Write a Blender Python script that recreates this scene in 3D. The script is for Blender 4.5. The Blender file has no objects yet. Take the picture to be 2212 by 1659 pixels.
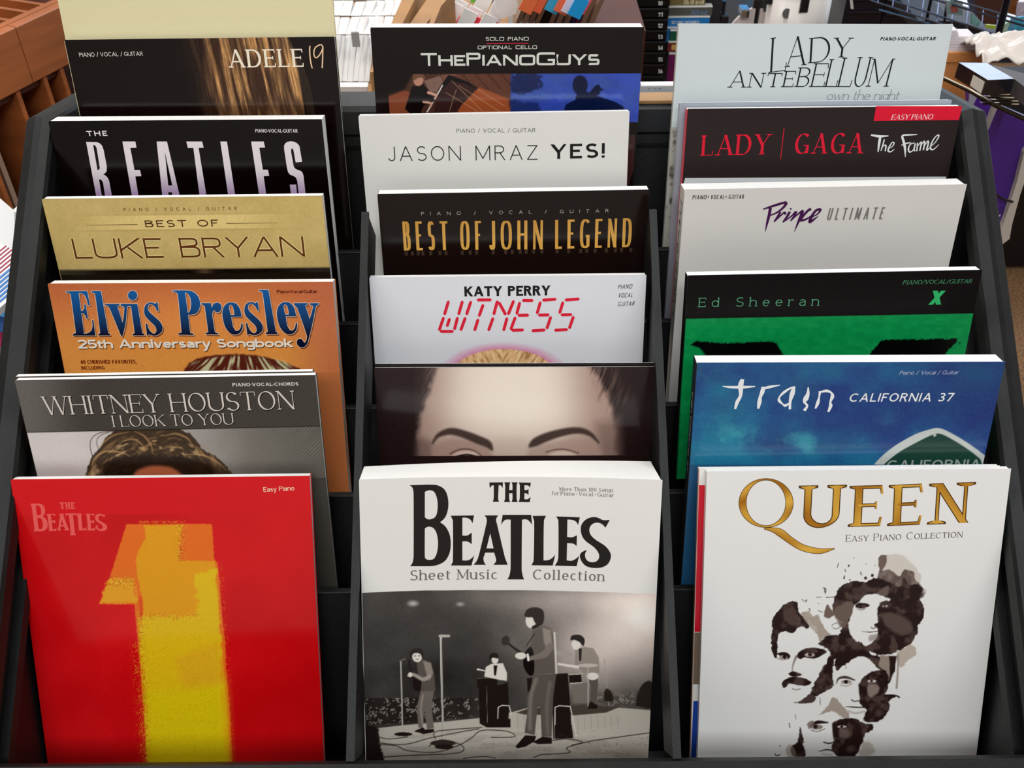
import bpy, math, random
import numpy as np
from mathutils import Matrix, Vector
random.seed(7); rng = np.random.RandomState(5)
SC = bpy.context.scene; COL = SC.collection

# ------------------------------------------------------------------ camera, world, lights, exposure
F = 2100.0; CX, CY = 1106.0, 829.5; PITCH = math.radians(40); ROLL = math.radians(0.5); CAM = Vector((0, 0, 1.6))
def cam_dir(x, y, z):
    """camera axes (right, down, forward) -> world direction"""
    xr = x*math.cos(ROLL)-y*math.sin(ROLL); dr = x*math.sin(ROLL)+y*math.cos(ROLL)
    return Vector((xr, -dr*math.sin(PITCH)+z*math.cos(PITCH), -dr*math.cos(PITCH)-z*math.sin(PITCH)))
cam = bpy.data.objects.new('camera', bpy.data.cameras.new('camera')); COL.objects.link(cam)
_r, _d, _f = cam_dir(1, 0, 0), cam_dir(0, 1, 0), cam_dir(0, 0, 1)
cam.matrix_world = Matrix(((_r.x, -_d.x, -_f.x, CAM.x), (_r.y, -_d.y, -_f.y, CAM.y), (_r.z, -_d.z, -_f.z, CAM.z), (0, 0, 0, 1)))
cam.data.sensor_width = 36; cam.data.lens = F/2212*36; cam.data.clip_start = .02
cam.data.dof.use_dof = True; cam.data.dof.focus_distance = .78; cam.data.dof.aperture_fstop = 26
SC.camera = cam
SC.view_settings.view_transform = 'Standard'; SC.view_settings.look = 'None'; SC.view_settings.gamma = 1
SC.view_settings.exposure = -1.2; SC.view_settings.use_curve_mapping = False
w = bpy.data.worlds.new('world'); SC.world = w; w.use_nodes = True
w.node_tree.nodes['Background'].inputs[0].default_value = (.75, .85, 1, 1); w.node_tree.nodes['Background'].inputs[1].default_value = .55
def area(name, loc, size, sizey, power, col, rot=(0, 0, 0)):
    l = bpy.data.lights.new(name, 'AREA'); l.shape = 'RECTANGLE'; l.size = size; l.size_y = sizey; l.energy = power; l.color = col
    o = bpy.data.objects.new(name, l); o.location = loc; o.rotation_euler = rot; COL.objects.link(o); return o
area('ceiling_panel_light', (-1.0, .75, 2.86), 1.2, .6, 50, (1, .985, .96))
area('ceiling_panel_light', (.9, .35, 2.86), 1.2, .6, 46, (.91, .96, 1))
area('ceiling_panel_light', (-.1, -1.1, 2.86), 1.2, .6, 80, (.93, .97, 1))
area('ceiling_panel_light', (.3, 2.9, 2.86), 1.2, .6, 100, (.93, .97, 1))
area('ceiling_panel_light', (-2.2, 2.6, 2.86), 1.2, .6, 60, (1, .97, .93))
area('window_daylight', (3.3, 3.9, 1.7), 1.6, 1.5, 55, (.72, .85, 1), (math.radians(90), 0, math.radians(125)))
# ------------------------------------------------------------------ lettering engine
# Every letter is drawn as pen strokes (skeleton + pen width), so one table of
# skeletons serves thin, fat, condensed, squared, slab and classic roman faces.
class Style:
    def __init__(s, T=.14, t=None, th=None, ser=0, st=None, br=0, sq=2.0, sh=0, tr=.12, xh=.65, sp=.45, pen=0.0, rnd=0):
        s.T = T; s.t = T if t is None else t; s.ser = ser; s.st = (s.t if st is None else st)
        s.br = br; s.sq = sq; s.sh = sh; s.tr = tr; s.xh = xh; s.sp = sp; s.pen = pen; s.rnd = rnd

def arc(cx, cy, rx, ry, a0, a1, sq=2.0, n=None):
    n = n or max(4, int(abs(a1-a0)/9))
    o = []
    for i in range(n+1):
        a = math.radians(a0+(a1-a0)*i/n); c, s = math.cos(a), math.sin(a); e = 2.0/sq
        o.append((cx+rx*math.copysign(abs(c)**e, c), cy+ry*math.copysign(abs(s)**e, s)))
    return o

def crom(pts, k=6):
    """smooth curve through the points"""
    o = []; P = [pts[0]]+list(pts)+[pts[-1]]
    for i in range(1, len(P)-2):
        p0, p1, p2, p3 = P[i-1:i+3]
        for j in range(k):
            t = j/k; t2 = t*t; t3 = t2*t
            o.append(tuple(.5*((2*p1[m])+(-p0[m]+p2[m])*t+(2*p0[m]-5*p1[m]+4*p2[m]-p3[m])*t2+(-p0[m]+3*p1[m]-3*p2[m]+p3[m])*t3) for m in range(len(p1))))
    o.append(tuple(pts[-1])); return o

def glyph(ch, S, a, b):
    """a: half stem thickness in glyph x units, b: half thickness of horizontals. returns width, elements"""
    q = S.sq; E = []; x = .65
    def P(*pts, k=None): E.append(('p', [p for p in pts], k))
    def PP(pts, k=None): E.append(('p', list(pts), k))
    def s(xx, y, side='b', up=None): E.append(('s', xx, y, side))
    def v(xx, y, L): E.append(('v', xx, y, L))
    def dot(xx, y, r): E.append(('o', xx, y, r))
    R = lambda *k: arc(*k, sq=q)
    w = .7
    if ch == 'A':
        w = .78; P((a, 0), (w/2, 1), k='d1'); P((w/2, 1), (w-a, 0), k='v'); P((.17, .33), (w-.17, .33), k='h'); s(a, 0); s(w-a, 0)
    elif ch == 'B':
        w = .62; P((a, 0), (a, 1), k='v'); h = .53
        PP([(a, 1-b), (.3, 1-b)]+R(.3, (1+h)/2, w*.93-.3-a, (1-h)/2-b, 90, -90)+[(a, h+0*b)])
        PP([(a, h), (.32, h)]+R(.32, h/2+b/2, w-.32-a, h/2-b/2, 90, -90)+[(a, b)]); s(a, 0, 'l'); s(a, 1, 'l')
    elif ch in 'CG':
        w = .76; PP(R(.42, .5, .42-a, .5-b, 48, 312)); v(.42+(.42-a)*.69, .5+(.5-b)*.74, .12)
        if ch == 'G':
            P((w-a, .0+b*1.5), (w-a, .42), k='v'); P((.46, .42), (w, .42), k='h')
    elif ch == 'D':
        w = .72; P((a, 0), (a, 1), k='v'); PP([(a, 1-b), (.3, 1-b)]+R(.3, .5, w-.3-a, .5-b, 90, -90)+[(a, b)]); s(a, 0, 'l'); s(a, 1, 'l')
    elif ch in 'EF':
        w = .55 if ch == 'E' else .52; P((a, 0), (a, 1), k='v'); P((a, 1-b), (w, 1-b), k='h'); P((a, .52), (w*.82, .52), k='h'); s(a, 1, 'l'); v(w, 1, -.2); v(w*.82, .52, 'm')
        if ch == 'E': P((a, b), (w, b), k='h'); s(a, 0, 'l'); v(w, 0, .22)
        else: s(a, 0)
    elif ch == 'H':
        w = .72; P((a, 0), (a, 1), k='v'); P((w-a, 0), (w-a, 1), k='v'); P((a, .52), (w-a, .52), k='h')
        for xx in (a, w-a): s(xx, 0); s(xx, 1)
    elif ch == 'I':
        w = 2*a; P((a, 0), (a, 1), k='v'); s(a, 0); s(a, 1)
    elif ch == 'J':
        w = .44; PP([(w-a, 1), (w-a, .26)]+R(w/2, .26, w/2-a, .26-b, 0, -165)); s(w-a, 1)
    elif ch == 'K':
        w = .68; P((a, 0), (a, 1), k='v'); P((a, .4), (w-a, 1), k='d1'); P((.26, .55), (w-a, 0), k='v'); s(a, 0); s(a, 1); s(w-a, 0); s(w-a, 1)
    elif ch == 'L':
        w = .54; P((a, 0), (a, 1), k='v'); P((a, b), (w, b), k='h'); s(a, 1); s(a, 0, 'l'); v(w, 0, .24)
    elif ch == 'M':
        w = .88; P((a, 0), (a, 1), k='d1'); P((a, 1), (w/2, .12), k='v'); P((w/2, .12), (w-a, 1), k='d1'); P((w-a, 1), (w-a, 0), k='v'); s(a, 0); s(w-a, 0); s(a, 1, 'l'); s(w-a, 1, 'r')
    elif ch == 'N':
        w = .74; P((a, 0), (a, 1), k='d1'); P((a, 1), (w-a, 0), k='v'); P((w-a, 0), (w-a, 1), k='d1'); s(a, 0); s(w-a, 1); s(a, 1, 'l')
    elif ch in 'OQ':
        w = .8; PP(R(.4, .5, .4-a, .5-b, 90, 450), k='c')
        if ch == 'Q': PP(crom([(.45, .05), (.65, -.1), (.95, -.2)]))
    elif ch in 'PR':
        w = .6 if ch == 'P' else .64; P((a, 0), (a, 1), k='v'); h = .47
        PP([(a, 1-b), (.3, 1-b)]+R(.3, (1+h)/2, .58-.3-a, (1-h)/2-b, 90, -90)+[(a, h+b)]); s(a, 1, 'l'); s(a, 0)
        if ch == 'R': P((.32, h+b), (w-a, 0), k='v'); s(w-a, 0)
    elif ch == 'S':
        w = .58; PP(arc(.29, .74, .27-a, .26-b, 30, 180, q)+arc(.29, .74, .27-a, .24, 180, 262, q)[1:]+arc(.29, .27, .29-a, .23, 82, 0, q)[0:]+arc(.29, .27, .29-a, .27-b, 0, -150, q)[1:]); v(.29+(.27-a)*.87, .86, .1); v(.04, .14, -.1)
    elif ch == 'T':
        w = .66; P((w/2, 0), (w/2, 1), k='v'); P((0, 1-b), (w, 1-b), k='h'); s(w/2, 0); v(0, 1, -.22); v(w, 1, -.22)
    elif ch == 'U':
        w = .72; PP([(a, 1), (a, .32)]+R(w/2, .32, w/2-a, .32-b, 180, 360)+[(w-a, 1)]); s(a, 1); s(w-a, 1)
    elif ch == 'V':
        w = .74; P((a, 1), (w/2, 0), k='v'); P((w/2, 0), (w-a, 1), k='d1'); s(a, 1); s(w-a, 1)
    elif ch == 'W':
        w = 1.1; P((a, 1), (.3, 0), k='v'); P((.3, 0), (.55, 1), k='d1'); P((.55, 1), (.8, 0), k='v'); P((.8, 0), (w-a, 1), k='d1'); s(a, 1); s(w-a, 1); s(.55, 1)
    elif ch == 'X':
        w = .7; P((a, 1), (w-a, 0), k='v'); P((a, 0), (w-a, 1), k='d1')
        for xx in (a, w-a): s(xx, 0); s(xx, 1)
    elif ch == 'Y':
        w = .72; P((a, 1), (w/2, .45), k='v'); P((w-a, 1), (w/2, .45), k='d1'); P((w/2, .5), (w/2, 0), k='v'); s(a, 1); s(w-a, 1); s(w/2, 0)
    elif ch == 'Z':
        w = .64; P((.02, 1-b), (w-.02, 1-b), k='h'); P((w-a-.02, 1-b), (a, b), k='v'); P((0, b), (w, b), k='h')
    elif ch == 'a':
        w = .52; PP(arc(.25, .44, .23-a, .21-b, 160, 0, q)+[(w-a-.02, .44), (w-a-.02, 0)], k='m'); PP([(w-a, .38), (.26, .38)]+arc(.26, .2, .26-a, .2-b+.0, 90, 270, q)+[(.36, b+.02), (w-a, .15)])
    elif ch in 'bdpq':
        w = .56; f = -1 if ch in 'dq' else 1; c = .28; st = a if f > 0 else w-a
        PP(arc(c, x/2, c-a, x/2-b, 90, 450, q), k='c')
        if ch in 'bd': P((st, 0), (st, 1), k='v'); s(st, 1, 'l')
        else: P((st, -.3), (st, x), k='v'); s(st, -.3+S.st); s(st, x, 'l')
    elif ch == 'c':
        w = .48; PP(arc(.27, x/2, .27-a, x/2-b, 50, 315, q)); 
    elif ch == 'e':
        w = .54; PP([(a, x*.52), (w-a, x*.52)]+arc(.27, x/2, .27-a, x/2-b, 4, 318, q))
    elif ch == 'f':
        w = .34; PP([(.13, 0), (.13, .8)]+arc(.28, .8, .15, .2-b, 180, 60, q), k='m'); P((0, x-b), (w, x-b), k='h'); s(.13, 0)
    elif ch == 'g':
        w = .54; PP(arc(.27, x/2+.02, .27-a, x/2-b-.02, 90, 450, q), k='c'); PP([(w-a, x), (w-a, -.08)]+arc(.27, -.08, .27-a, .2-b, 0, -150, q)); 
    elif ch == 'h':
        w = .56; P((a, 0), (a, 1), k='v'); PP([(a, .38)]+arc(w/2, .4, w/2-a, x-.4-b, 175, 0, q)+[(w-a, 0)], k='m'); s(a, 1, 'l'); s(a, 0); s(w-a, 0)
    elif ch in 'ij':
        w = 2*a; P((a, 0), (a, x), k='v'); dot(a, .86, max(S.T*.62, .04)); s(a, 0); s(a, x, 'l')
    elif ch == 'k':
        w = .54; P((a, 0), (a, 1), k='v'); P((a, .25), (w-a, x), k='d1'); P((.2, .38), (w-a, 0), k='v'); s(a, 0); s(a, 1, 'l'); s(w-a, 0); s(w-a, x)
    elif ch == 'l':
        w = 2*a; P((a, 0), (a, 1), k='v'); s(a, 0); s(a, 1, 'l')
    elif ch == 'm':
        w = .86; P((a, 0), (a, x), k='v'); c = (w-2*a)/2
        for i in (0, 1):
            PP([(a+c*i, .38)]+arc(a+c*(i+.5), .4, c/2, x-.4-b, 175, 0, q)+[(a+c*(i+1), 0)], k='m'); s(a+c*(i+1), 0)
        s(a, 0); s(a, x, 'l')
    elif ch == 'n':
        w = .56; P((a, 0), (a, x), k='v'); PP([(a, .38)]+arc(w/2, .4, w/2-a, x-.4-b, 175, 0, q)+[(w-a, 0)], k='m'); s(a, x, 'l'); s(a, 0); s(w-a, 0)
    elif ch == 'o':
        w = .56; PP(arc(.28, x/2, .28-a, x/2-b, 90, 450, q), k='c')
    elif ch == 'r':
        w = .38; P((a, 0), (a, x), k='v'); PP([(a, .36)]+arc(.3, .36, .3-a, x-.36-b, 170, 70, q)); s(a, 0); s(a, x, 'l')
        if S.ser: dot(w-.03, x-.09, S.T*.5)
    elif ch == 's':
        w = .44; PP(arc(.22, x*.74, .2-a, x*.26-b, 25, 180, q)+arc(.22, x*.74, .2-a, x*.24, 180, 262, q)[1:]+arc(.22, x*.27, .22-a, x*.23, 82, 0, q)+arc(.22, x*.27, .22-a, x*.27-b, 0, -150, q)[1:])
    elif ch == 't':
        w = .36; PP([(.13, .86), (.13, .17)]+arc(.26, .17, .13, .17-b, 180, 290, q), k='m'); P((0, x-b), (w, x-b), k='h')
    elif ch == 'u':
        w = .56; PP([(a, x), (a, .25)]+arc(w/2, .25, w/2-a, .25-b, 180, 355, q)); P((w-a, 0), (w-a, x), k='v'); s(a, x, 'l'); s(w-a, x, 'l'); s(w-a, 0, 'r')
    elif ch == 'v':
        w = .54; P((a, x), (w/2, 0), k='v'); P((w/2, 0), (w-a, x), k='d1'); s(a, x); s(w-a, x)
    elif ch == 'w':
        w = .82; P((a, x), (.22, 0), k='v'); P((.22, 0), (.41, x), k='d1'); P((.41, x), (.6, 0), k='v'); P((.6, 0), (w-a, x), k='d1'); s(a, x); s(w-a, x)
    elif ch == 'y':
        w = .54; P((a, x), (w/2, 0), k='v'); PP(crom([(w-a, x), (w/2, 0), (.17, -.26), (.05, -.28)]), k='m'); s(a, x); s(w-a, x)
        if S.ser: dot(.06, -.22, S.T*.5)
    elif ch == '0':
        w = .6; PP(R(.3, .5, .3-a, .5-b, 90, 450), k='c')
    elif ch == '1':
        w = .34; P((w-a, 0), (w-a, 1), k='v'); P((w-a, .97), (.02, .78), k='h'); s(w-a, 0)
    elif ch == '2':
        w = .58; PP(R(.29, .7, .29-a, .3-b, 165, -20)+[(a*.6, b)]); P((0, b), (w, b), k='h')
    elif ch == '3':
        w = .56; PP(R(.26, .75, .26-a, .25-b, 150, -90)); PP(R(.26, .27, .3-a, .27-b, 90, -150)); P((.2, .52), (.3, .52), k='h')
    elif ch == '4':
        w = .62; P((.46, 0), (.46, 1), k='v'); P((.46, .98), (.04, .28), k='d1'); P((0, .28), (w, .28), k='h')
    elif ch == '5':
        w = .56; P((.1, 1-b), (w-.04, 1-b), k='h'); P((.1, 1), (.07, .48), k='d1'); PP([(.07, .5)]+R(.27, .33, .29-a, .33-b, 120, -150))
    elif ch == '6':
        w = .58; PP(R(.29, .31, .29-a, .31-b, 90, 450), k='c'); PP(R(.42, .45, .42-a, .55-b, 180, 95))
    elif ch == '7':
        w = .56; P((0, 1-b), (w, 1-b), k='h'); P((w-a, 1-b), (.18, 0), k='v')
    elif ch == '9':
        w = .58; PP(R(.29, .69, .29-a, .31-b, 90, 450), k='c'); PP(R(.16, .55, .42-a, .55-b, 0, -85))
    elif ch == '/':
        w = .36; P((0, -.05), (w, 1.05), k='d1')
    elif ch == '|':
        w = .05; P((0, -.15), (0, 1.15), k='d1')
    elif ch == '!':
        w = 2*a; P((a, .28), (a, 1), k='v'); P((a, 0), (a, .16), k='v')
    elif ch == ',':
        w = 2*a; P((a, .1), (a*.5, -.14), k='v')
    elif ch == '-':
        w = .3; P((0, .4), (w, .4), k='h')
    elif ch == '*':
        w = .16; dot(.08, .42, .13)
    elif ch == 'o2':
        w = .2; PP(arc(.1, .4, .08, .08, 0, 360))
    else:
        w = S.sp
    return w, E

def round_outline(pts, lim=48):
    """curve through an outline, keeping its sharp corners"""
    n = len(pts); sharp = []
    for i in range(n):
        a, b, c = pts[i-1], pts[i], pts[(i+1) % n]; t = math.atan2(c[1]-b[1], c[0]-b[0])-math.atan2(b[1]-a[1], b[0]-a[0]); t = abs((math.degrees(t)+180) % 360-180); sharp.append(t > lim)
    o = []
    for i in range(n):
        p1, p2 = pts[i], pts[(i+1) % n]; p0 = p1 if sharp[i] else pts[i-1]; p3 = p2 if sharp[(i+1) % n] else pts[(i+2) % n]
        L = math.hypot(p2[0]-p1[0], p2[1]-p1[1]); p0 = p1 if math.hypot(p1[0]-p0[0], p1[1]-p0[1]) > 3.6*L else p0; p3 = p2 if math.hypot(p2[0]-p3[0], p2[1]-p3[1]) > 3.6*L else p3
        if sharp[i] and sharp[(i+1) % n]: o.append(p1); continue
        for j in range(4):
            t = j/4; t2 = t*t; t3 = t2*t
            o.append(tuple(.5*(2*p1[m]+(p2[m]-p0[m])*t+(2*p0[m]-5*p1[m]+4*p2[m]-p3[m])*t2+(3*p1[m]-p0[m]-3*p2[m]+p3[m])*t3) for m in (0, 1)))
    return o

def stroke_outline(pts, hw, flat=()):
    k_ = [i for i in range(len(pts)) if i == 0 or math.hypot(pts[i][0]-pts[i-1][0], pts[i][1]-pts[i-1][1]) > 1e-7]; pts = [pts[i] for i in k_]; hw = [hw[i] for i in k_]
    """pts: centre line, hw: half width per point -> left and right rails"""
    n = len(pts); L = []; Rr = []
    closed = n > 3 and math.hypot(pts[0][0]-pts[-1][0], pts[0][1]-pts[-1][1]) < 1e-6
    for i in range(n):
        p = pts[i]
        pa = pts[i-1] if i > 0 else (pts[-2] if closed else None); pb = pts[i+1] if i < n-1 else (pts[1] if closed else None)
        d1 = None if pa is None else (p[0]-pa[0], p[1]-pa[1]); d2 = None if pb is None else (pb[0]-p[0], pb[1]-p[1])
        def nz(d):
            l = math.hypot(*d) or 1e-9; return (d[0]/l, d[1]/l)
        if d1 is None: d = nz(d2); m = 1
        elif d2 is None: d = nz(d1); m = 1
        else:
            e1, e2 = nz(d1), nz(d2); d = nz((e1[0]+e2[0], e1[1]+e2[1])); c = d[0]*e1[0]+d[1]*e1[1]; m = min(1/max(c, .3), 2.2)
        w = hw[i]*m; nx, ny = -d[1], d[0]
        l = [p[0]+nx*w, p[1]+ny*w]; r = [p[0]-nx*w, p[1]-ny*w]
        if not closed and i in (0, n-1) and abs(d[1]) > .25:
            for yy in flat:
                if abs(p[1]-yy) < 1e-6:
                    for z in (l, r):
                        k = (yy-z[1])/d[1]; z[0] += d[0]*k; z[1] = yy
        L.append(l); Rr.append(r)
    return L, Rr

class Ink:
    """collects flat print (faces with a colour per vertex) in cover coordinates; each piece a hair above the last"""
    def __init__(s): s.v = []; s.f = []; s.c = []; s.z = 0; s.key = ''; s.fk = []; s.layer = 0; s.seen = {}
    def add(s, pts, faces, col):
        o = len(s.v); s.z += 1
        for p in pts:
            s.v.append((p[0], p[1], s.layer*2.8e-5+(s.z % 9)*3e-6)); s.c.append(col(p) if callable(col) else col)
        s.f += [tuple(o+i for i in f) for f in faces]; s.fk += [s.key]*len(faces)
    def rails(s, L, R, col):
        n = len(L); s.add([tuple(p) for p in L]+[tuple(p) for p in R], [(i, i+1, n+i+1, n+i) for i in range(n-1)], col)
    def poly(s, pts, col, holes=()):
        from mathutils.geometry import tessellate_polygon
        loops = [[(p[0], p[1], 0) for p in pts]]+[[(p[0], p[1], 0) for p in h] for h in holes]
        fl = [p for l in loops for p in l]
        s.add([(p[0], p[1]) for p in fl], [tuple(t) for t in tessellate_polygon(loops)], col)

def set_text(ink, txt, S, base0, base1, up, col, fit='w', grow=0.0):
    """lay txt from base0 to base1 (cover coords) with cap-height vector up; grow widens strokes (outlines)"""
    H = math.hypot(*up); ex = (base1[0]-base0[0], base1[1]-base0[1]); Lw = math.hypot(*ex); ex = (ex[0]/Lw, ex[1]/Lw); ey = (up[0]/H, up[1]/H)
    def total(wx):
        a = S.T/2/wx; t = 0
        for i, c in enumerate(txt):
            fx = 1
            if isinstance(c, tuple): c, fx = c
            t += glyph(c, S, a/fx, S.t/2)[0]*wx*fx+(1.5*S.ser if c in 'Iil' else 0)
        return t+S.tr*(len(txt)-1)
    lo, hi = .05, 6
    for _ in range(40):
        m = (lo+hi)/2
        if total(m) < Lw/H: lo = m
        else: hi = m
    wx = lo; x = 0
    def ymap(y): return y*S.xh/.65 if y <= .65 else S.xh+(y-.65)*(1-S.xh)/.35
    for c in txt:
        fs = 1
        if isinstance(c, tuple): c, fs = c          # small capitals
        ww, E = glyph(c, S, S.T/2/wx/fs, S.t/2/fs)
        low = c.islower()
        my = (lambda y: ymap(y)) if low else (lambda y: y*fs)
        flat = (0, my(1), my(.65), my(-.3))
        def put(p): return (base0[0]+ex[0]*(x+p[0]+S.sh*p[1])*H+ey[0]*p[1]*H, base0[1]+ex[1]*(x+p[0]+S.sh*p[1])*H+ey[1]*p[1]*H)
        T, t = S.T, S.t; pad = .75*S.ser if c in 'Iil' else 0; x += pad
        for e in E:
            if e[0] == 'p':
                pts = [(p[0]*wx*fs, my(p[1])) for p in e[1]]; k = e[2]; n = len(pts); hw = []
                for i in range(n):
                    pa = pts[max(i-1, 0)]; pb = pts[min(i+1, n-1)]
                    if i in (0, n-1) and k == 'c': pa, pb = pts[-2], pts[1]
                    dx, dy = pb[0]-pa[0], pb[1]-pa[1]; l = math.hypot(dx, dy) or 1e-9; nx, ny = -dy/l, dx/l
                    if k == 'v': h = T
                    elif k in ('h', 'd1'): h = t
                    else:
                        c_, s_ = math.cos(S.pen), math.sin(S.pen); u = abs(nx*c_+ny*s_)
                        h = math.sqrt((T*u)**2+(t*(1-u*u)**.5)**2)
                    hw.append(h/2+grow)
                L, R = stroke_outline(pts, hw, flat)
                ink.rails([put(p) for p in L], [put(p) for p in R], col)
            elif e[0] == 's' and S.ser:
                xx = e[1]*wx*fs; y = my(e[2]); dr = 1 if y < .2 else -1; st = S.st; a = T/2+grow; sl = S.ser; br = S.br
                xl = xx-(a+sl if e[3] in 'bl' else a); xr = xx+(a+sl if e[3] in 'br' else a); g = grow
                pts = [(xl-g, y-dr*g), (xr+g, y-dr*g), (xr+g, y+dr*(st+g)), (xx+a, y+dr*(st+br)), (xx-a, y+dr*(st+br)), (xl-g, y+dr*(st+g))]
                ink.add([put(p) for p in pts], [(0, 1, 2, 3, 4, 5)], col)
            elif e[0] == 'v' and S.ser:
                xx = e[1]*wx*fs; y = my(e[2]) if not isinstance(e[2], str) else 0; st = max(S.st, t)*.9+grow; q = S.ser*1.1
                if e[3] == 'm': pts = [(xx-st*.6, y+.09), (xx+.01, y+.1), (xx+.01, y-.1), (xx-st*.6, y-.09)]
                else: pts = [(xx+(0 if abs(xx) < .01 else -st), y), (xx+(st if abs(xx) < .01 else 0), y), (xx+(st*.4 if abs(xx) < .01 else q*.25), y+e[3]), (xx+(-q*.25 if abs(xx) < .01 else -st*.4), y+e[3])]
                ink.add([put(p) for p in pts], [(0, 1, 2, 3)], col)
            elif e[0] == 'o':
                xx = e[1]*wx*fs; y = my(e[2]); r = e[3]+grow
                pts = [(xx+r*math.cos(i*math.pi/6), y+r*math.sin(i*math.pi/6)) for i in range(12)]
                ink.add([put(p) for p in pts], [tuple(range(12))], col)
        x += ww*wx*fs+S.tr+pad
# ------------------------------------------------------------------ rays, colours, materials, mesh helpers
def W(x, y, z): return CAM+cam_dir(x, y, z)
def ray(px, py): return cam_dir((px-CX)/F, (py-CY)/F, 1)
def at_y(px, py, y):
    d = ray(px, py); return CAM+d*((y-CAM.y)/d.y)
def at_z(px, py, z):
    d = ray(px, py); return CAM+d*((z-CAM.z)/d.z)
def lin(c):
    c = c/255.0
    return c/12.92 if c <= .04045 else ((c+.055)/1.055)**2.4
KE = 1.22
def C(r, g=None, b=None):
    if g is None: r, g, b = r
    return tuple(min(max(lin(v)*KE-.0045, .0012), .93) for v in (r, g, b))+(1,)
MATS = {}
def mat(name, col, rough=.5, metal=0, bump=0, bscale=200, var=0, vscale=8, emit=0, spec=.5, coat=0, stretch=None, trans=0):
    """plain or gently mottled procedural material"""
    if name in MATS: return MATS[name]
    m = bpy.data.materials.new(name); m.use_nodes = True; nt = m.node_tree; p = nt.nodes['Principled BSDF']
    p.inputs['Roughness'].default_value = rough; p.inputs['Metallic'].default_value = metal; p.inputs['Specular IOR Level'].default_value = spec
    p.inputs['Coat Weight'].default_value = coat; p.inputs['Coat Roughness'].default_value = .08; p.inputs['Transmission Weight'].default_value = trans
    p.inputs['Base Color'].default_value = col
    tc = nt.nodes.new('ShaderNodeTexCoord'); mp = nt.nodes.new('ShaderNodeMapping'); nt.links.new(tc.outputs['Object'], mp.inputs[0])
    if stretch: mp.inputs['Scale'].default_value = stretch
    if var:
        n = nt.nodes.new('ShaderNodeTexNoise'); n.inputs['Scale'].default_value = vscale; n.inputs['Detail'].default_value = 5; nt.links.new(mp.outputs[0], n.inputs[0])
        r = nt.nodes.new('ShaderNodeValToRGB'); r.color_ramp.elements[0].position = .3; r.color_ramp.elements[1].position = .7
        r.color_ramp.elements[0].color = tuple(c*(1-var) for c in col[:3])+(1,); r.color_ramp.elements[1].color = tuple(min(c*(1+var), .95) for c in col[:3])+(1,)
        nt.links.new(n.outputs[0], r.inputs[0]); nt.links.new(r.outputs[0], p.inputs['Base Color'])
    if bump:
        n = nt.nodes.new('ShaderNodeTexNoise'); n.inputs['Scale'].default_value = bscale; n.inputs['Detail'].default_value = 3; nt.links.new(mp.outputs[0], n.inputs[0])
        b = nt.nodes.new('ShaderNodeBump'); b.inputs['Strength'].default_value = bump; b.inputs['Distance'].default_value = .002; nt.links.new(n.outputs[0], b.inputs['Height']); nt.links.new(b.outputs[0], p.inputs['Normal'])
    if emit: p.inputs['Emission Color'].default_value = col; p.inputs['Emission Strength'].default_value = emit
    MATS[name] = m; return m
def print_mat(name, rough, spec=.5, grain=0.0):
    """flat print: colour comes from the Col attribute of the printed mesh"""
    if name in MATS: return MATS[name]
    m = bpy.data.materials.new(name); m.use_nodes = True; nt = m.node_tree; p = nt.nodes['Principled BSDF']
    a = nt.nodes.new('ShaderNodeAttribute'); a.attribute_name = 'Col'; nt.links.new(a.outputs[0], p.inputs['Base Color'])
    p.inputs['Roughness'].default_value = rough; p.inputs['Specular IOR Level'].default_value = spec
    MATS[name] = m; return m
GLOSS = print_mat('print_gloss', .13, .36); SATIN = print_mat('print_satin', .32, .2); MATTE = print_mat('print_matte', .5, .3)
PAPER = mat('page_paper', (.88, .87, .84, 1), .7, bump=.25, bscale=900, stretch=(.02, 3, 3))
BLACKP = mat('black_plastic', (.004, .004, .0043, 1), .5, bump=.12, bscale=420)
RAILP = mat('worn_black_plastic', (.0085, .009, .0085, 1), .5, bump=.12, bscale=300, var=.3, vscale=30, spec=.28)

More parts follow.
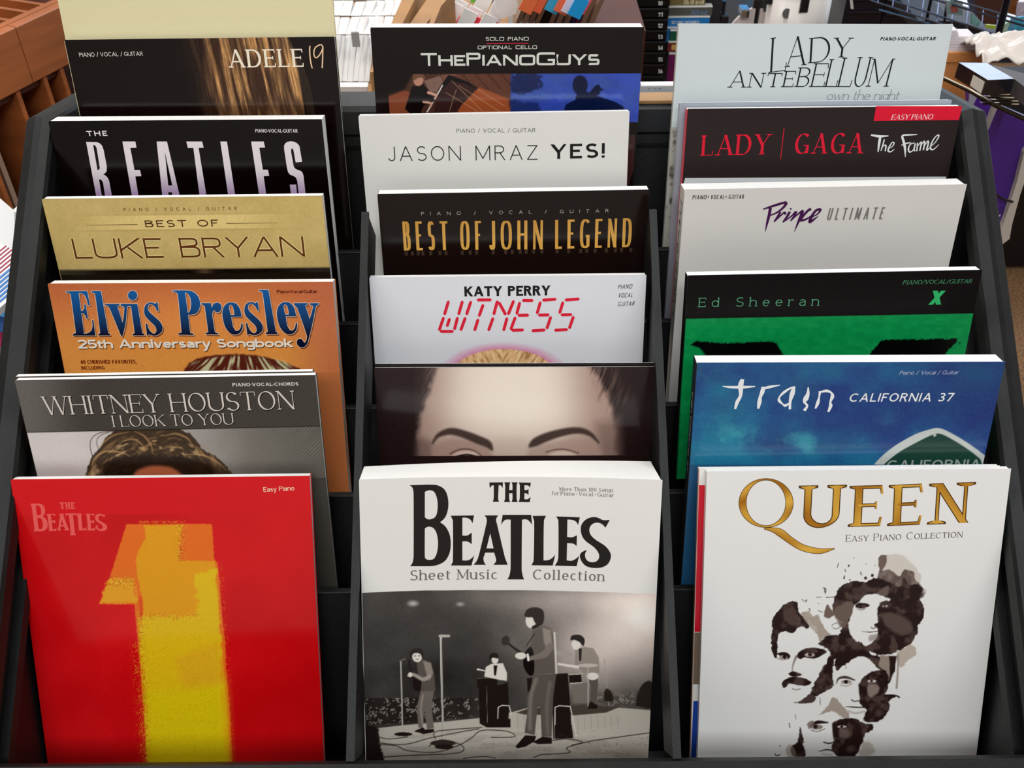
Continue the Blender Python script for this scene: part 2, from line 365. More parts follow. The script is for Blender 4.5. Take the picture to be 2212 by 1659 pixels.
def new_mesh(name, verts, faces, m, parent=None, smooth=False):
    me = bpy.data.meshes.new(name); me.from_pydata([tuple(v) for v in verts], [], faces); me.update()
    if m: me.materials.append(m)
    if smooth: me.polygons.foreach_set('use_smooth', [True]*len(me.polygons))
    o = bpy.data.objects.new(name, me); COL.objects.link(o)
    if parent: o.parent = parent
    return o
class MB:
    def __init__(s): s.v = []; s.f = []
    def hexa(s, p):
        """8 corners: bottom ring 0-3 then top ring 4-7"""
        o = len(s.v); s.v += [tuple(q) for q in p]
        s.f += [tuple(o+i for i in f) for f in ((3, 2, 1, 0), (4, 5, 6, 7), (0, 1, 5, 4), (1, 2, 6, 5), (2, 3, 7, 6), (3, 0, 4, 7))]
        return s
    def box(s, x0, x1, y0, y1, z0, z1):
        return s.hexa([(x0, y0, z0), (x1, y0, z0), (x1, y1, z0), (x0, y1, z0), (x0, y0, z1), (x1, y0, z1), (x1, y1, z1), (x0, y1, z1)])
    def bbox(s, x0, x1, y0, y1, z0, z1, b=.002):
        """box with chamfered long edges (profile in y-z, run along x)"""
        pr = [(y0+b, z0), (y1-b, z0), (y1, z0+b), (y1, z1-b), (y1-b, z1), (y0+b, z1), (y0, z1-b), (y0, z0+b)]
        return s.prism([(x0, y, z) for y, z in pr], (x1-x0, 0, 0))
    def prism(s, ring, d):
        o = len(s.v); n = len(ring); s.v += [tuple(r) for r in ring]+[(r[0]+d[0], r[1]+d[1], r[2]+d[2]) for r in ring]
        s.f += [tuple(o+i for i in range(n))[::-1], tuple(o+n+i for i in range(n))]+[(o+i, o+(i+1) % n, o+n+(i+1) % n, o+n+i) for i in range(n)]
        return s
    def tube(s, p0, p1, r, n=8, r1=None):
        p0, p1 = Vector(p0), Vector(p1); d = (p1-p0).normalized(); a = d.orthogonal().normalized(); b = d.cross(a); r1 = r if r1 is None else r1
        o = len(s.v)
        for P_, R_ in ((p0, r), (p1, r1)):
            for i in range(n):
                t = 2*math.pi*i/n; s.v.append(tuple(P_+a*math.cos(t)*R_+b*math.sin(t)*R_))
        s.f += [(o+i, o+(i+1) % n, o+n+(i+1) % n, o+n+i) for i in range(n)]+[tuple(o+i for i in range(n))[::-1], tuple(o+n+i for i in range(n))]
        return s
    def build(s, name, m, parent=None, smooth=False): return new_mesh(name, s.v, s.f, m, parent, smooth)
def tag(o, label=None, cat=None, group=None, kind=None):
    for k, v in (('label', label), ('category', cat), ('group', group), ('kind', kind)):
        if v: o[k] = v
    return o
def empty(name, M, label, cat, group=None):
    o = bpy.data.objects.new(name, None); o.empty_display_size = .05; COL.objects.link(o)
    o.matrix_world = M if isinstance(M, Matrix) else Matrix.Translation(Vector(M))
    return tag(o, label, cat, group)

# ------------------------------------------------------------------ songbooks
BW = .2286
class Book:
    """pose = camera-space top centre of the front cover and yaw, tilt, roll in degrees"""
    def __init__(s, pose, t, base, label, spine=None, width=BW, bulge=0.0, gloss=None, dy=0, shelf=None, t_right=None, tbot=None, H=.3048, group='songbooks in the display rack', back=None, name='songbook'):
        X, Y, Z, yw, ti, ro = pose; yw, ti, ro = map(math.radians, (yw, ti, ro))
        cy, sy, ct, st, cr, sr = math.cos(yw), math.sin(yw), math.cos(ti), math.sin(ti), math.cos(ro), math.sin(ro)
        Ry = np.array([[cy, 0, sy], [0, 1, 0], [-sy, 0, cy]]); Rx = np.array([[1, 0, 0], [0, ct, -st], [0, st, ct]]); Rz = np.array([[cr, -sr, 0], [sr, cr, 0], [0, 0, 1]])
        M = Rx@Ry@Rz
        s.u = cam_dir(*M[:, 0]); s.dn = cam_dir(*M[:, 1]); s.w = cam_dir(*M[:, 2]); s.bulge = bulge; s.width = width; s.t = t
        top = W(X, Y, Z)+s.w*dy
        if shelf is not None: H = (top.z-shelf)/(-s.dn.z)-max(t, 0)*abs(s.w.z)/(-s.dn.z)
        s.H = H; s.top = top; org = top+s.dn*H
        s.M = Matrix(((s.u.x, s.w.x, -s.dn.x, org.x), (s.u.y, s.w.y, -s.dn.y, org.y), (s.u.z, s.w.z, -s.dn.z, org.z), (0, 0, 0, 1)))
        s.Mi = s.M.inverted()
        s.root = empty(name, s.M, label, 'book', group)
        s.gloss = gloss or GLOSS; s.base = base; tr = t if t_right is None else t_right; tb = t if tbot is None else tbot
        cm = mat('cover_%d_%d_%d' % tuple(int(c*999) for c in base[:3]), base, .16 if s.gloss is GLOSS else .32, spec=.36 if s.gloss is GLOSS else .2)
        h = width/2; c = .0004; N = 24 if bulge else 1
        V = []; Fc = []
        for i in range(N+1):
            x = -h+width*i/N; b = s.off(x)
            V += [(x, b, 0), (x, b, H), (x, b+c, H), (x, b+c, 0)]
        for i in range(N):
            a = 4*i; e = a+4
            Fc += [(a, e, e+1, a+1), (a+1, e+1, e+2, a+2), (a+2, e+2, e+3, a+3), (a+3, e+3, e, a)]
        Fc += [(0, 1, 2, 3), (4*N, 4*N+3, 4*N+2, 4*N+1)]
        new_mesh('front_cover', V, Fc, cm, s.root)
        # page block: a wedge whose top edge follows the cover
        V = []; Fc = []; i0 = .0006; hp = H-.0008
        for i in range(N+1):
            x = -h+(width-i0)*i/N; b = s.off(x)+c; k = i/N; tt = t+(tr-t)*k; tbm = min(tb, tt)
            V += [(x, b, .001), (x, b, hp), (x, b+tt-2*c, hp), (x, b+tbm-2*c-s.off(x)*.0, .001)]
        for i in range(N):
            a = 4*i; e = a+4
            Fc += [(a, e, e+1, a+1), (a+1, e+1, e+2, a+2), (a+2, e+2, e+3, a+3), (a+3, e+3, e, a)]
        Fc += [(0, 1, 2, 3), (4*N, 4*N+3, 4*N+2, 4*N+1)]
        new_mesh('page_block', V, Fc, PAPER, s.root)
        bm = mat('cover_%d_%d_%d' % tuple(int(q*999) for q in (back or base)[:3]), back or base, .3)
        tl, bl = t, min(tb, t); b0 = s.off(-h); b1 = s.off(h); br = min(tb, tr)
        MB().hexa([(-h, b0+bl-c, 0), (h, b1+br-c, 0), (h, b1+br, 0), (-h, b0+bl, 0), (-h, b0+tl-c, H-.001), (h, b1+tr-c, H-.001), (h, b1+tr, H-.001), (-h, b0+tl, H-.001)]).build('back_cover', bm, s.root)
        sp = spine or base; sm = mat('cover_%d_%d_%d' % tuple(int(q*999) for q in sp[:3]), sp, .3)
        MB().hexa([(-h-.0004, b0, 0), (-h, b0, 0), (-h, b0+bl, 0), (-h-.0004, b0+bl, 0), (-h-.0004, b0, H-.001), (-h, b0, H-.001), (-h, b0+tl, H-.001), (-h-.0004, b0+tl, H-.001)]).build('spine', sm, s.root)
    def off(s, x): return s.bulge*(1-(2*x/s.width)**2) if s.bulge else 0.0
    def uv(s, px, py):
        """picture point -> point on the cover (x from centre, z from the top, both metres)"""
        d = ray(px, py); o = s.Mi@CAM; e = s.Mi.to_3x3()@d; y = 0.0
        for _ in range(5 if s.bulge else 1):
            k = (y-o.y)/e.y; x = o.x+e.x*k; y = s.off(max(-s.width/2, min(s.width/2, x)))
        return (o.x+e.x*k, o.z+e.z*k-s.H)
    def proj(s, x, z):
        """arrays of cover points -> picture points (how the printed artwork was measured)"""
        y = s.bulge*(1-(2*x/s.width)**2) if s.bulge else np.zeros_like(x)
        M = np.array(cam.matrix_world.inverted()@s.M)
        z = z+s.H
        c = [M[i, 0]*x+M[i, 1]*y+M[i, 2]*z+M[i, 3] for i in range(3)]
        return CX+F*c[0]/-c[2], CY-F*c[1]/-c[2]
    def place(s, ink, name, label=None, lift=.00009, m=None):
        if not ink.v: return
        for key in dict.fromkeys(ink.fk):
            fs = [f for f, k in zip(ink.f, ink.fk) if k == key]; ids = {}
            for f in fs:
                for q in f: ids.setdefault(q, len(ids))
            V = [(ink.v[q][0], s.off(ink.v[q][0])-lift-ink.v[q][2], s.H+ink.v[q][1]) for q in ids]
            o = new_mesh(name if key in ('', 'T') else 'lettering', V, [tuple(ids[q] for q in f) for f in fs], m or s.gloss, s.root)
            a = o.data.color_attributes.new('Col', 'FLOAT_COLOR', 'POINT'); a.data.foreach_set('color', np.array([ink.c[q] for q in ids], dtype=np.float32).ravel())
            if label: o['label'] = label
        return o
    def text(s, ink, txt, S, p0, p1, cap, col, grow=0, shift=(0, 0), key=None):
        old = ink.key; ink.key = key or (txt if isinstance(txt, str) and len(txt) > 1 else 'T')
        ink.seen[ink.key] = ink.seen.get(ink.key, -1)+1; ink.layer = (2 if grow < 0 else 1) if ink.key == 'T' else ink.seen[ink.key]+1
        p0 = (p0[0]+shift[0], p0[1]+shift[1]); p1 = (p1[0]+shift[0], p1[1]+shift[1])
        a = s.uv(*p0); b = s.uv(*p1); c = s.uv(p0[0], p0[1]-cap); ex = (b[0]-a[0], b[1]-a[1]); l = math.hypot(*ex); n = (-ex[1]/l, ex[0]/l)
        h = abs((c[0]-a[0])*n[0]+(c[1]-a[1])*n[1]); set_text(ink, txt, S, a, b, (n[0]*h, n[1]*h), col, grow=grow); ink.key = old
    def poly(s, ink, pts, col, holes=(), o=(0, 0, 1), edge=None):
        if edge:
            for q in [round_outline(z_) if 9 <= len(z_) < 50 else z_ for z_ in [pts]+list(holes)]: s.line(ink, list(q)+[q[0]], edge[0], edge[1], o, smooth=False)
        T = lambda q: [s.uv(o[0]+p[0]/o[2], o[1]+p[1]/o[2]) for p in (round_outline(q) if 9 <= len(q) < 50 else q)]
        ink.poly(T(pts), col, [T(h_) for h_ in holes])
    def line(s, ink, pts, wd, col, o=(0, 0, 1), smooth=True):
        """pen line through picture points; wd = width in picture pixels (number or one per point)"""
        ws = wd if isinstance(wd, (list, tuple)) else [wd]*len(pts)
        q = [(o[0]+p[0]/o[2], o[1]+p[1]/o[2], w_) for p, w_ in zip(pts, ws)]
        if smooth and len(q) > 2: q = crom(q, 5)
        sc = abs(s.uv(q[0][0]+1, q[0][1])[0]-s.uv(q[0][0], q[0][1])[0])
        P_ = [s.uv(a[0], a[1]) for a in q]; L, R = stroke_outline(P_, [a[2]*sc/2 for a in q]); ink.rails(L, R, col)
    def paint(s, x0, x1, z0, z1, step): return Paint(s, x0, x1, z0, z1, step)

def fnoise(x, y, seed=0):
    xi = np.floor(x).astype(np.int64); yi = np.floor(y).astype(np.int64); fx = x-xi; fy = y-yi; fx = fx*fx*(3-2*fx); fy = fy*fy*(3-2*fy)
    def h(a, b):
        n = (a*374761393+b*668265263+seed*982451653) & 0xffffffff; n = ((n ^ (n >> 13))*1274126177) & 0xffffffff; return ((n ^ (n >> 16)) & 0xffff)/65535.0
    return (h(xi, yi)*(1-fx)+h(xi+1, yi)*fx)*(1-fy)+(h(xi, yi+1)*(1-fx)+h(xi+1, yi+1)*fx)*fy
def fbm(x, y, n=4, seed=0): return sum(fnoise(x*2**i, y*2**i, seed+i)*.5**(i+1) for i in range(n))/(1-.5**n)
def ss(a, b, x): t = np.clip((x-a)/(b-a), 0, 1); return t*t*(3-2*t)

class Paint:
    """printed picture: a fine mesh on the cover whose points carry the ink colours"""
    def __init__(s, bk, x0, x1, z0, z1, step):
        s.bk = bk; s.nx = int(round((x1-x0)/step))+1; s.nz = int(round((z0-z1)/step))+1
        gx, gz = np.meshgrid(np.linspace(x0, x1, s.nx), np.linspace(z0, z1, s.nz)); s.x = gx.ravel(); s.z = gz.ravel()
        s.X, s.Y = bk.proj(s.x, s.z); s.c = np.zeros((len(s.x), 3)); s.o = (0, 0, 1); s.A0 = s.X; s.B0 = s.Y
    def crop(s, ox, oy, k): s.o = (ox, oy, k); s.X = (s.A0-ox)*k; s.Y = (s.B0-oy)*k; return s
    def mix(s, m, col, idx=None):
        col = np.asarray(col, float); m = m[:, None]
        if idx is None: s.c = s.c*(1-m)+col*m
        else: s.c[idx] = s.c[idx]*(1-m)+(col[idx] if col.ndim == 2 else col)*m
    def fill(s, col): s.c[:] = col
    def near(s, xs, ys, pad):
        return np.nonzero((s.X > min(xs)-pad) & (s.X < max(xs)+pad) & (s.Y > min(ys)-pad) & (s.Y < max(ys)+pad))[0]
    def poly(s, pts, col, soft=2.5, a=1.0, rough=0, rs=8, seed=1, tex=None):
        xs = [p[0] for p in pts]; ys = [p[1] for p in pts]; i = s.near(xs, ys, soft+rough*2+4)
        if not len(i): return
        x, y = s.X[i], s.Y[i]; d = np.full(len(i), 1e9); ins = np.zeros(len(i), bool); n = len(pts)
        for k in range(n):
            ax, ay = pts[k]; bx, by = pts[(k+1) % n]; ex, ey = bx-ax, by-ay; L = ex*ex+ey*ey or 1e-9
            t = np.clip(((x-ax)*ex+(y-ay)*ey)/L, 0, 1); d = np.minimum(d, np.hypot(x-ax-t*ex, y-ay-t*ey))
            if ay != by: ins ^= ((ay > y) != (by > y)) & (x < ax+(y-ay)*ex/ey)
        d = np.where(ins, d, -d)
        if rough: d = d+(fbm(x/rs, y/rs, 3, seed)-.5)*2*rough
        m = ss(-soft, soft, d)*a
        if tex is not None: m = m*tex(x, y)
        s.mix(m, col, i)
    def blob(s, pts, col, **k): s.poly(crom(list(pts)+[pts[0]], 5)[:-1], col, **k)
    def line(s, pts, wd, col, soft=1.5, a=1.0, smooth=True):
        ws = wd if isinstance(wd, (list, tuple)) else [wd]*len(pts)
        q = [(p[0], p[1], w_) for p, w_ in zip(pts, ws)]
        if smooth and len(q) > 2: q = crom(q, 5)
        i = s.near([p[0] for p in q], [p[1] for p in q], soft+max(ws)+2)
        if not len(i): return
        x, y = s.X[i], s.Y[i]; d = np.full(len(i), -1e9)
        for k in range(len(q)-1):
            ax, ay, aw = q[k]; bx, by, bw = q[k+1]; ex, ey = bx-ax, by-ay; L = ex*ex+ey*ey or 1e-9
            t = np.clip(((x-ax)*ex+(y-ay)*ey)/L, 0, 1); d = np.maximum(d, (aw+(bw-aw)*t)/2-np.hypot(x-ax-t*ex, y-ay-t*ey))
        s.mix(ss(-soft, soft, d)*a, col, i)
    def ell(s, cx, cy, rx, ry, col, soft=.1, a=1.0, rot=0):
        c_, s_ = math.cos(rot), math.sin(rot); dx, dy = s.X-cx, s.Y-cy; r = np.hypot((dx*c_+dy*s_)/rx, (-dx*s_+dy*c_)/ry)
        s.mix(ss(1+soft, 1-soft, r)*a, col)
    def grain(s, amp, sc=1.5, seed=3): s.c += ((fnoise(s.X/sc, s.Y/sc, seed)-.5)*2*amp)[:, None]
    def build(s, name='cover_artwork', label=None, lift=.00003, m=None, keep=None):
        c = np.clip(s.c, 0, 255)/255; c = np.where(c <= .04045, c/12.92, ((c+.055)/1.055)**2.4)*KE-.0045; c = np.clip(c, .0012, .93)
        n = len(s.x); y = (s.bk.bulge*(1-(2*s.x/s.bk.width)**2) if s.bk.bulge else np.zeros(n))-lift
        co = np.stack([s.x, y, s.z+s.bk.H], 1).astype(np.float32)
        j, i = np.meshgrid(np.arange(s.nz-1), np.arange(s.nx-1), indexing='ij'); a = (j*s.nx+i).ravel(); q = np.stack([a+s.nx, a+s.nx+1, a+1, a], 1)
        if keep is not None: q = q[keep[q].all(1)]
        me = bpy.data.meshes.new(name); me.vertices.add(n); me.vertices.foreach_set('co', co.ravel())
        me.loops.add(q.size); me.loops.foreach_set('vertex_index', q.ravel().astype(np.int32)); me.polygons.add(len(q)); me.polygons.foreach_set('loop_start', np.arange(0, q.size, 4, dtype=np.int32))
        me.update(calc_edges=True)
        at = me.color_attributes.new('Col', 'FLOAT_COLOR', 'POINT'); at.data.foreach_set('color', np.concatenate([c, np.ones((n, 1))], 1).astype(np.float32).ravel())
        me.materials.append(m or s.bk.gloss); o = bpy.data.objects.new(name, me); COL.objects.link(o); o.parent = s.bk.root
        if label: o['label'] = label
        return o
# ------------------------------------------------------------------ room
def room():
    m = mat('carpet_weave', C(150, 115, 84), .95, bump=1.0, bscale=260, var=.5, vscale=150, spec=.1)
    nt = m.node_tree
    for n_ in nt.nodes:
        if n_.type == 'BUMP': n_.inputs['Distance'].default_value = .01
    MB().box(-4, 4, -2.6, 4, -.05, 0).build('floor', m)
    wm = mat('wall_paint', C(190, 188, 184), .8, bump=.1, var=.04)
    MB().box(-4.1, -4, -2.6, 4, 0, 3).build('wall_left', wm); MB().box(4, 4.1, -2.6, 4, 0, 3).build('wall_right', wm)
    MB().box(-4, .62, 4, 4.1, 0, 3).build('wall_back', wm); MB().box(-4, 4, -2.7, -2.6, 0, 3).build('wall_front', wm)
    MB().box(-4, 4, -2.6, 4, 3, 3.1).build('ceiling', mat('ceiling_tile', C(215, 212, 205), .9, bump=.3))
    fr = mat('window_frame_paint', C(40, 45, 55), .4)
    for k, (xa, xb, gl) in enumerate(((.62, 1.55, mat('blue_lit_glass', (.16, .50, .88, 1), .1, emit=.9)), (1.55, 4, mat('daylit_glass', (.78, .88, 1, 1), .1, emit=2.2)))):
        win = MB().box(xa, xb, 4.02, 4.06, .03, 2.6).build('window_%d' % (k+1), gl)
        for x in ((xa,) if k == 0 else (xa, 2.3, 3.1, 3.95)): MB().box(x, x+.04, 3.97, 4.02, 0, 2.6).build('mullion', fr, win)
        MB().box(xa, xb, 3.97, 4.02, 0, .05).build('sill', fr, win)
    MB().box(.62, 4, 4, 4.1, 2.6, 3).build('trim_1', wm)
    for o in list(COL.objects):
        if o.parent is None and o.type == 'MESH': o['kind'] = 'structure'
room()

# ------------------------------------------------------------------ display rack
def K(x, d, z): return Vector((CAM.x+x, CAM.y-d*math.sin(PITCH)+z*math.cos(PITCH), CAM.z-d*math.cos(PITCH)-z*math.sin(PITCH)))
def rp(py, off=0.0):
    """(down, forward) of the sloping front plane of the rack, pushed back by off, where it shows at picture height py"""
    t = (py-CY)/F; s = (.1639+t*(.8126+off))/(.1537+.0356*t); return (-.1639+.1537*s, .8126+off-.0356*s)
LEAN = math.radians(15.5); dl = Vector((0, -math.sin(LEAN), -math.cos(LEAN)))
XL, XR = -.3935, .3870
SH = {}
def shelf_z(pose): X, Y, Z, yw, ti, ro = pose; q = W(X, Y, Z)+cam_dir(0, math.cos(math.radians(ti)), math.sin(math.radians(ti)))*.3048; return q.z-.003
POSE = {
'adele': (-.2639, -.2916, .8199, .5, 26.7, -.7), 'beat70': (-.2728, -.2200, .8106, .5, 29.4, -.5), 'luke': (-.2688, -.1520, .7918, 0, 27.7, -.7),
'elvis': (-.2579, -.0812, .7794, .1, 22.0, -.4), 'whit': (-.2651, -.0048, .7432, -1.2, 24.0, -.6), 'b1': (-.2727, .0729, .7560, -2.6, 14.3, .2),
'pg': (-.0037, -.2981, .8124, -.5, 31.0, 0), 'jason': (-.0152, -.2283, .8202, .1, 27.6, -1.0), 'legend': (.0016, -.1615, .8170, -1.1, 29.4, -.6),
'katy': (-.0033, -.0891, .8029, -.1, 22.7, -.5), 'myst': (.0024, -.0137, .7914, 0, 21.9, -.2), 'bsm': (-.0001, .0722, .7328, -2.0, 13.3, .8),
'ladya': (.2534, -.3000, .8098, -.2, 24.7, .2), 'gaga': (.2606, -.2303, .8095, -.4, 27.3, -.5), 'prince': (.2538, -.1592, .7851, -1.2, 29.4, -.7),
'ed': (.2514, -.0866, .7561, -.4, 26.0, -1.0), 'train': (.2536, -.0163, .7279, 1.3, 25.0, -.8), 'queen': (.2642, .0656, .7415, 2.0, 15.5, -1.3)}
ROWS = [('adele', 'pg', 'ladya'), ('beat70', 'jason', 'gaga'), ('luke', 'legend', 'prince'), ('elvis', 'katy', 'ed'), ('whit', 'myst', 'train'), ('b1', 'bsm', 'queen')]
for r, names in enumerate(ROWS): SH[r] = sum(shelf_z(POSE[n]) for n in names)/3
def rack():
    root = empty('display_rack', (0, .6, 0), 'black plastic tiered display rack holding three columns of songbooks', 'display rack', None)
    o = root.location
    def loc(v): return (v[0]-o.x, v[1]-o.y, v[2]-o.z)
    def put(mb, name, m): return new_mesh(name, [loc(v) for v in mb.v], mb.f, m, root)
    top = K(0, -.2263, .827); lip = K(0, .2732, .7112); bk = K(0, -.262, .897)
    # sides
    for x0, x1, xc in ((-.409, XL, -.399), (XR, .403, .393)):
        ring = [(x0, top.y, top.z-.004), (x0, lip.y-.004, lip.z-.004), (x0, lip.y-.004, .02), (x0, bk.y+.02, .02), (x0, bk.y+.02, bk.z-.004)]
        put(MB().prism(ring, (x1-x0, 0, 0)), 'side_panel', BLACKP)
        d = (lip-top).normalized(); n = Vector((0, -d.z, d.y)); n = n if n.z > 0 else -n
        def rail(a, b, n1, n2):
            c = xc; hw = .012; V = []
            for p, nn in ((a, n1), (b, n2)):
                V += [Vector((c+sx, p.y, p.z))+nn*h for sx, h in ((-hw, -.012), (-hw, 0), (-hw+.002, .003), (-.002, .0065), (.003, .0045), (hw-.002, .003), (hw, 0), (hw, -.012))]
            m_ = MB(); m_.v = [tuple(v) for v in V]; k = 8
            m_.f = [(i, (i+1) % k, k+(i+1) % k, k+i) for i in range(k)]+[tuple(range(k))[::-1], tuple(range(k, 2*k))]; return m_
        n3 = (n+Vector((0, 0, 1))).normalized()
        put(rail(top, lip+d*.02, n3, n), 'side_rail', RAILP)
        put(rail(bk+Vector((0, .012, 0)), top, Vector((0, 0, 1)), n3), 'side_rail', RAILP)
        # flange a little below the rail on the inner face
        a = rp(600, .032); b = rp(1640, .032); xi = XL if x0 < 0 else XR; sg = 1 if x0 < 0 else -1
        A, B = K(0, *a), K(0, *b); q = MB(); dn = Vector((0, .006, -.008))
        q.prism([(xi, A.y, A.z), (xi, B.y, B.z), (xi, B.y+dn.y, B.z+dn.z), (xi, A.y+dn.y, A.z+dn.z)], (sg*.007, 0, 0)); put(q, 'side_flange', RAILP)
    # back, top rail
    put(MB().bbox(XL, XR, bk.y-.014, bk.y+.026, bk.z-.03, bk.z, .004), 'top_rail', mat('satin_black_plastic', (.028, .028, .03, 1), .45, bump=.1))
    fronts = [545, 700, 881, 1070, 1278]; P = [K(0, *rp(y, o_)) for y, o_ in zip(fronts, (.081, .080, .073, .075, .071))]; LN = [11.5, 10.5, 12.5, 15.5, 17.5]
    bt = K(0, -.243, .905)
    def plate(p, z_end, name, th=.004, ln=13.0):
        dl = Vector((0, -math.sin(math.radians(ln)), -math.cos(math.radians(ln)))); L = (p.z-z_end)/-dl.z; e = p+dl*L
        put(MB().hexa([(XL, e.y, e.z), (XR, e.y, e.z), (XR, e.y+th, e.z), (XL, e.y+th, e.z), (XL, p.y, p.z), (XR, p.y, p.z), (XR, p.y+th, p.z), (XL, p.y+th, p.z)]), name, BLACKP)
        # folded light-catching edge along the top
        put(MB().bbox(XL, XR, p.y-.0012, p.y+th+.0004, p.z, p.z+.0022, .0008), 'tray_edge', RAILP)
    plate(bt+Vector((0, 0, -.002)), SH[0], 'back_panel')
    q293 = bt+dl*.02; put(MB().box(XL, XR, q293.y-.003, q293.y, q293.z-.002, q293.z), 'seam_strip', RAILP)
    for r in range(6):
        if r < 5: plate(P[r], SH[r+1]-.004, 'tray_front', ln=LN[r])
        pb = bt if r == 0 else P[r-1]
        yb = pb.y-math.tan(math.radians(LN[r-1] if r else 13))*(pb.z-SH[r]); pf = P[r] if r < 5 else lip; yf = (pf.y-math.tan(math.radians(LN[r]))*(pf.z-SH[r])) if r < 5 else lip.y
        put(MB().box(XL, XR, yf+.004, yb, SH[r]-.0065, SH[r]-.0035), 'tray_floor', BLACKP)
    put(MB().bbox(XL-.03, XR+.03, lip.y-.028, lip.y+.002, SH[5]-.06, lip.z, .006), 'front_lip', RAILP)
    put(MB().box(XL, XR, lip.y+.003, lip.y+.007, .05, SH[5]-.003), 'front_panel', BLACKP)
    # dividers
    for xc in (-.1206, .1182):
        a, b = K(0, *rp(458)), K(0, .2757, .7108); e = Vector((0, .11, -.06)); h = .0031
        put(MB().prism([(xc-h*.6, a.y, a.z), (xc-h*.6, b.y, b.z), (xc-h*.6, b.y+.03, b.z-.04), (xc-h*.6, a.y+.03, a.z-.04)], (h*1.2, 0, 0)), 'divider', BLACKP)
        put(MB().hexa([(xc-h, b.y, b.z-.002), (xc+h, b.y, b.z-.002), (xc+h, b.y, b.z+.0015), (xc-h, b.y, b.z+.0015), (xc-h, a.y, a.z-.002), (xc+h, a.y, a.z-.002), (xc+h, a.y, a.z+.0015), (xc-h, a.y, a.z+.0015)]), 'divider_edge', RAILP)
rack()
# ------------------------------------------------------------------ faces of type
SANS = Style(T=.13, tr=.14); LIGHT = Style(T=.05, tr=.34); BOLD = Style(T=.21, t=.18, tr=.12)
SLAB = Style(T=.145, t=.07, ser=.095, st=.055, tr=.17, xh=.7, pen=.1, sp=.25)
def rowbook(key, t, base, label, **k):
    r = [i for i, n in enumerate(ROWS) if key in n][0]
    return Book(POSE[key], t, base, label, shelf=SH[r], **k)
def spare(key, off, t, base, label, dx=0, dY=0, **k):
    """a second copy standing behind the one in front"""
    X, Y, Z, yw, ti, ro = POSE[key]; r = [i for i, n in enumerate(ROWS) if key in n][0]
    return Book((X+dx, Y+dY, Z, yw, ti, ro), t, base, label, dy=off, shelf=SH[r], **k)
BLK = C(24, 18, 17)

def adele():
    b = rowbook('adele', .006, C(22, 16, 15), 'black songbook with flowing brown hair and number 19, back row left', spine=C(200, 190, 150))
    p = b.paint(-.1143, .1143, 0, -.074, .00055); X, Y = p.X, p.Y; p.fill((24, 17, 16))
    u = X-.22*(Y-80); st = fbm(u/7, Y/90, 4, 1); fine = fbm(u/2.2, Y/45, 3, 4); clump = fbm(u/26, Y/110, 3, 8)
    left = ss(385, 470, u+14*(clump-.5)); right = ss(0, 6, (613+26*(np.clip(Y-80, 0, None)/85)**.8-8*((Y-80)/160)**2+12)-X)
    lower = 1-.35*ss(200, 247, Y)
    k = left*right*np.clip((st-.27)*2.4, 0, 1)*(.42+.95*fine)*lower
    warm = np.stack([222-30*clump, 168-28*clump, 112-30*clump], 1)
    p.c = p.c*(1-np.clip(k, 0, 1)[:, None])+warm*np.clip(k, 0, 1)[:, None]
    p.mix(left*right*(1-np.clip(k, 0, 1))*.55, (84, 52, 34))
    for i in range(6):
        x0 = 606+i*3; p.line([(x0, 82), (x0+22, 120), (x0+46, 180), (x0+58, 245)], 1.8, (120, 98, 70), soft=1.6, a=.3)
    p.grain(5); p.build()
    i = Ink(); b.text(i, 'PIANO / VOCAL / GUITAR', Style(T=.12, tr=.12, sp=.25), (172, 122.8), (309.4, 120.3), 9, C(205, 198, 190))
    b.text(i, 'ADELE', Style(T=.15, t=.075, ser=.07, st=.055, br=.02, tr=.2), (497, 146), (656, 144.5), 39, C(232, 214, 192))
    ink = C(226, 190, 150); b.line(i, [(669.6, 99), (669, 112), (671, 132), (674.5, 147.5)], 2.6, ink)
    b.line(i, [(690, 97), (681, 103), (678, 114), (680, 123), (685, 124), (692, 116), (697, 104), (695, 97), (690, 97)], 2.4, ink); b.line(i, [(697.5, 100), (697, 125), (696, 147)], 2.6, ink)
    b.place(i, 'title_lettering')
    c = Book((POSE['adele'][0]-.0028, -.3405, .8010, .5, 26.7, -.2), .004, C(208, 198, 158), 'tall pale cream board standing behind the back row at the left', dy=.0072, shelf=SH[0], width=.2315, gloss=MATTE, back=C(208, 198, 158), name='cream_board', group=None)
    c.root['category'] = 'board'
adele()
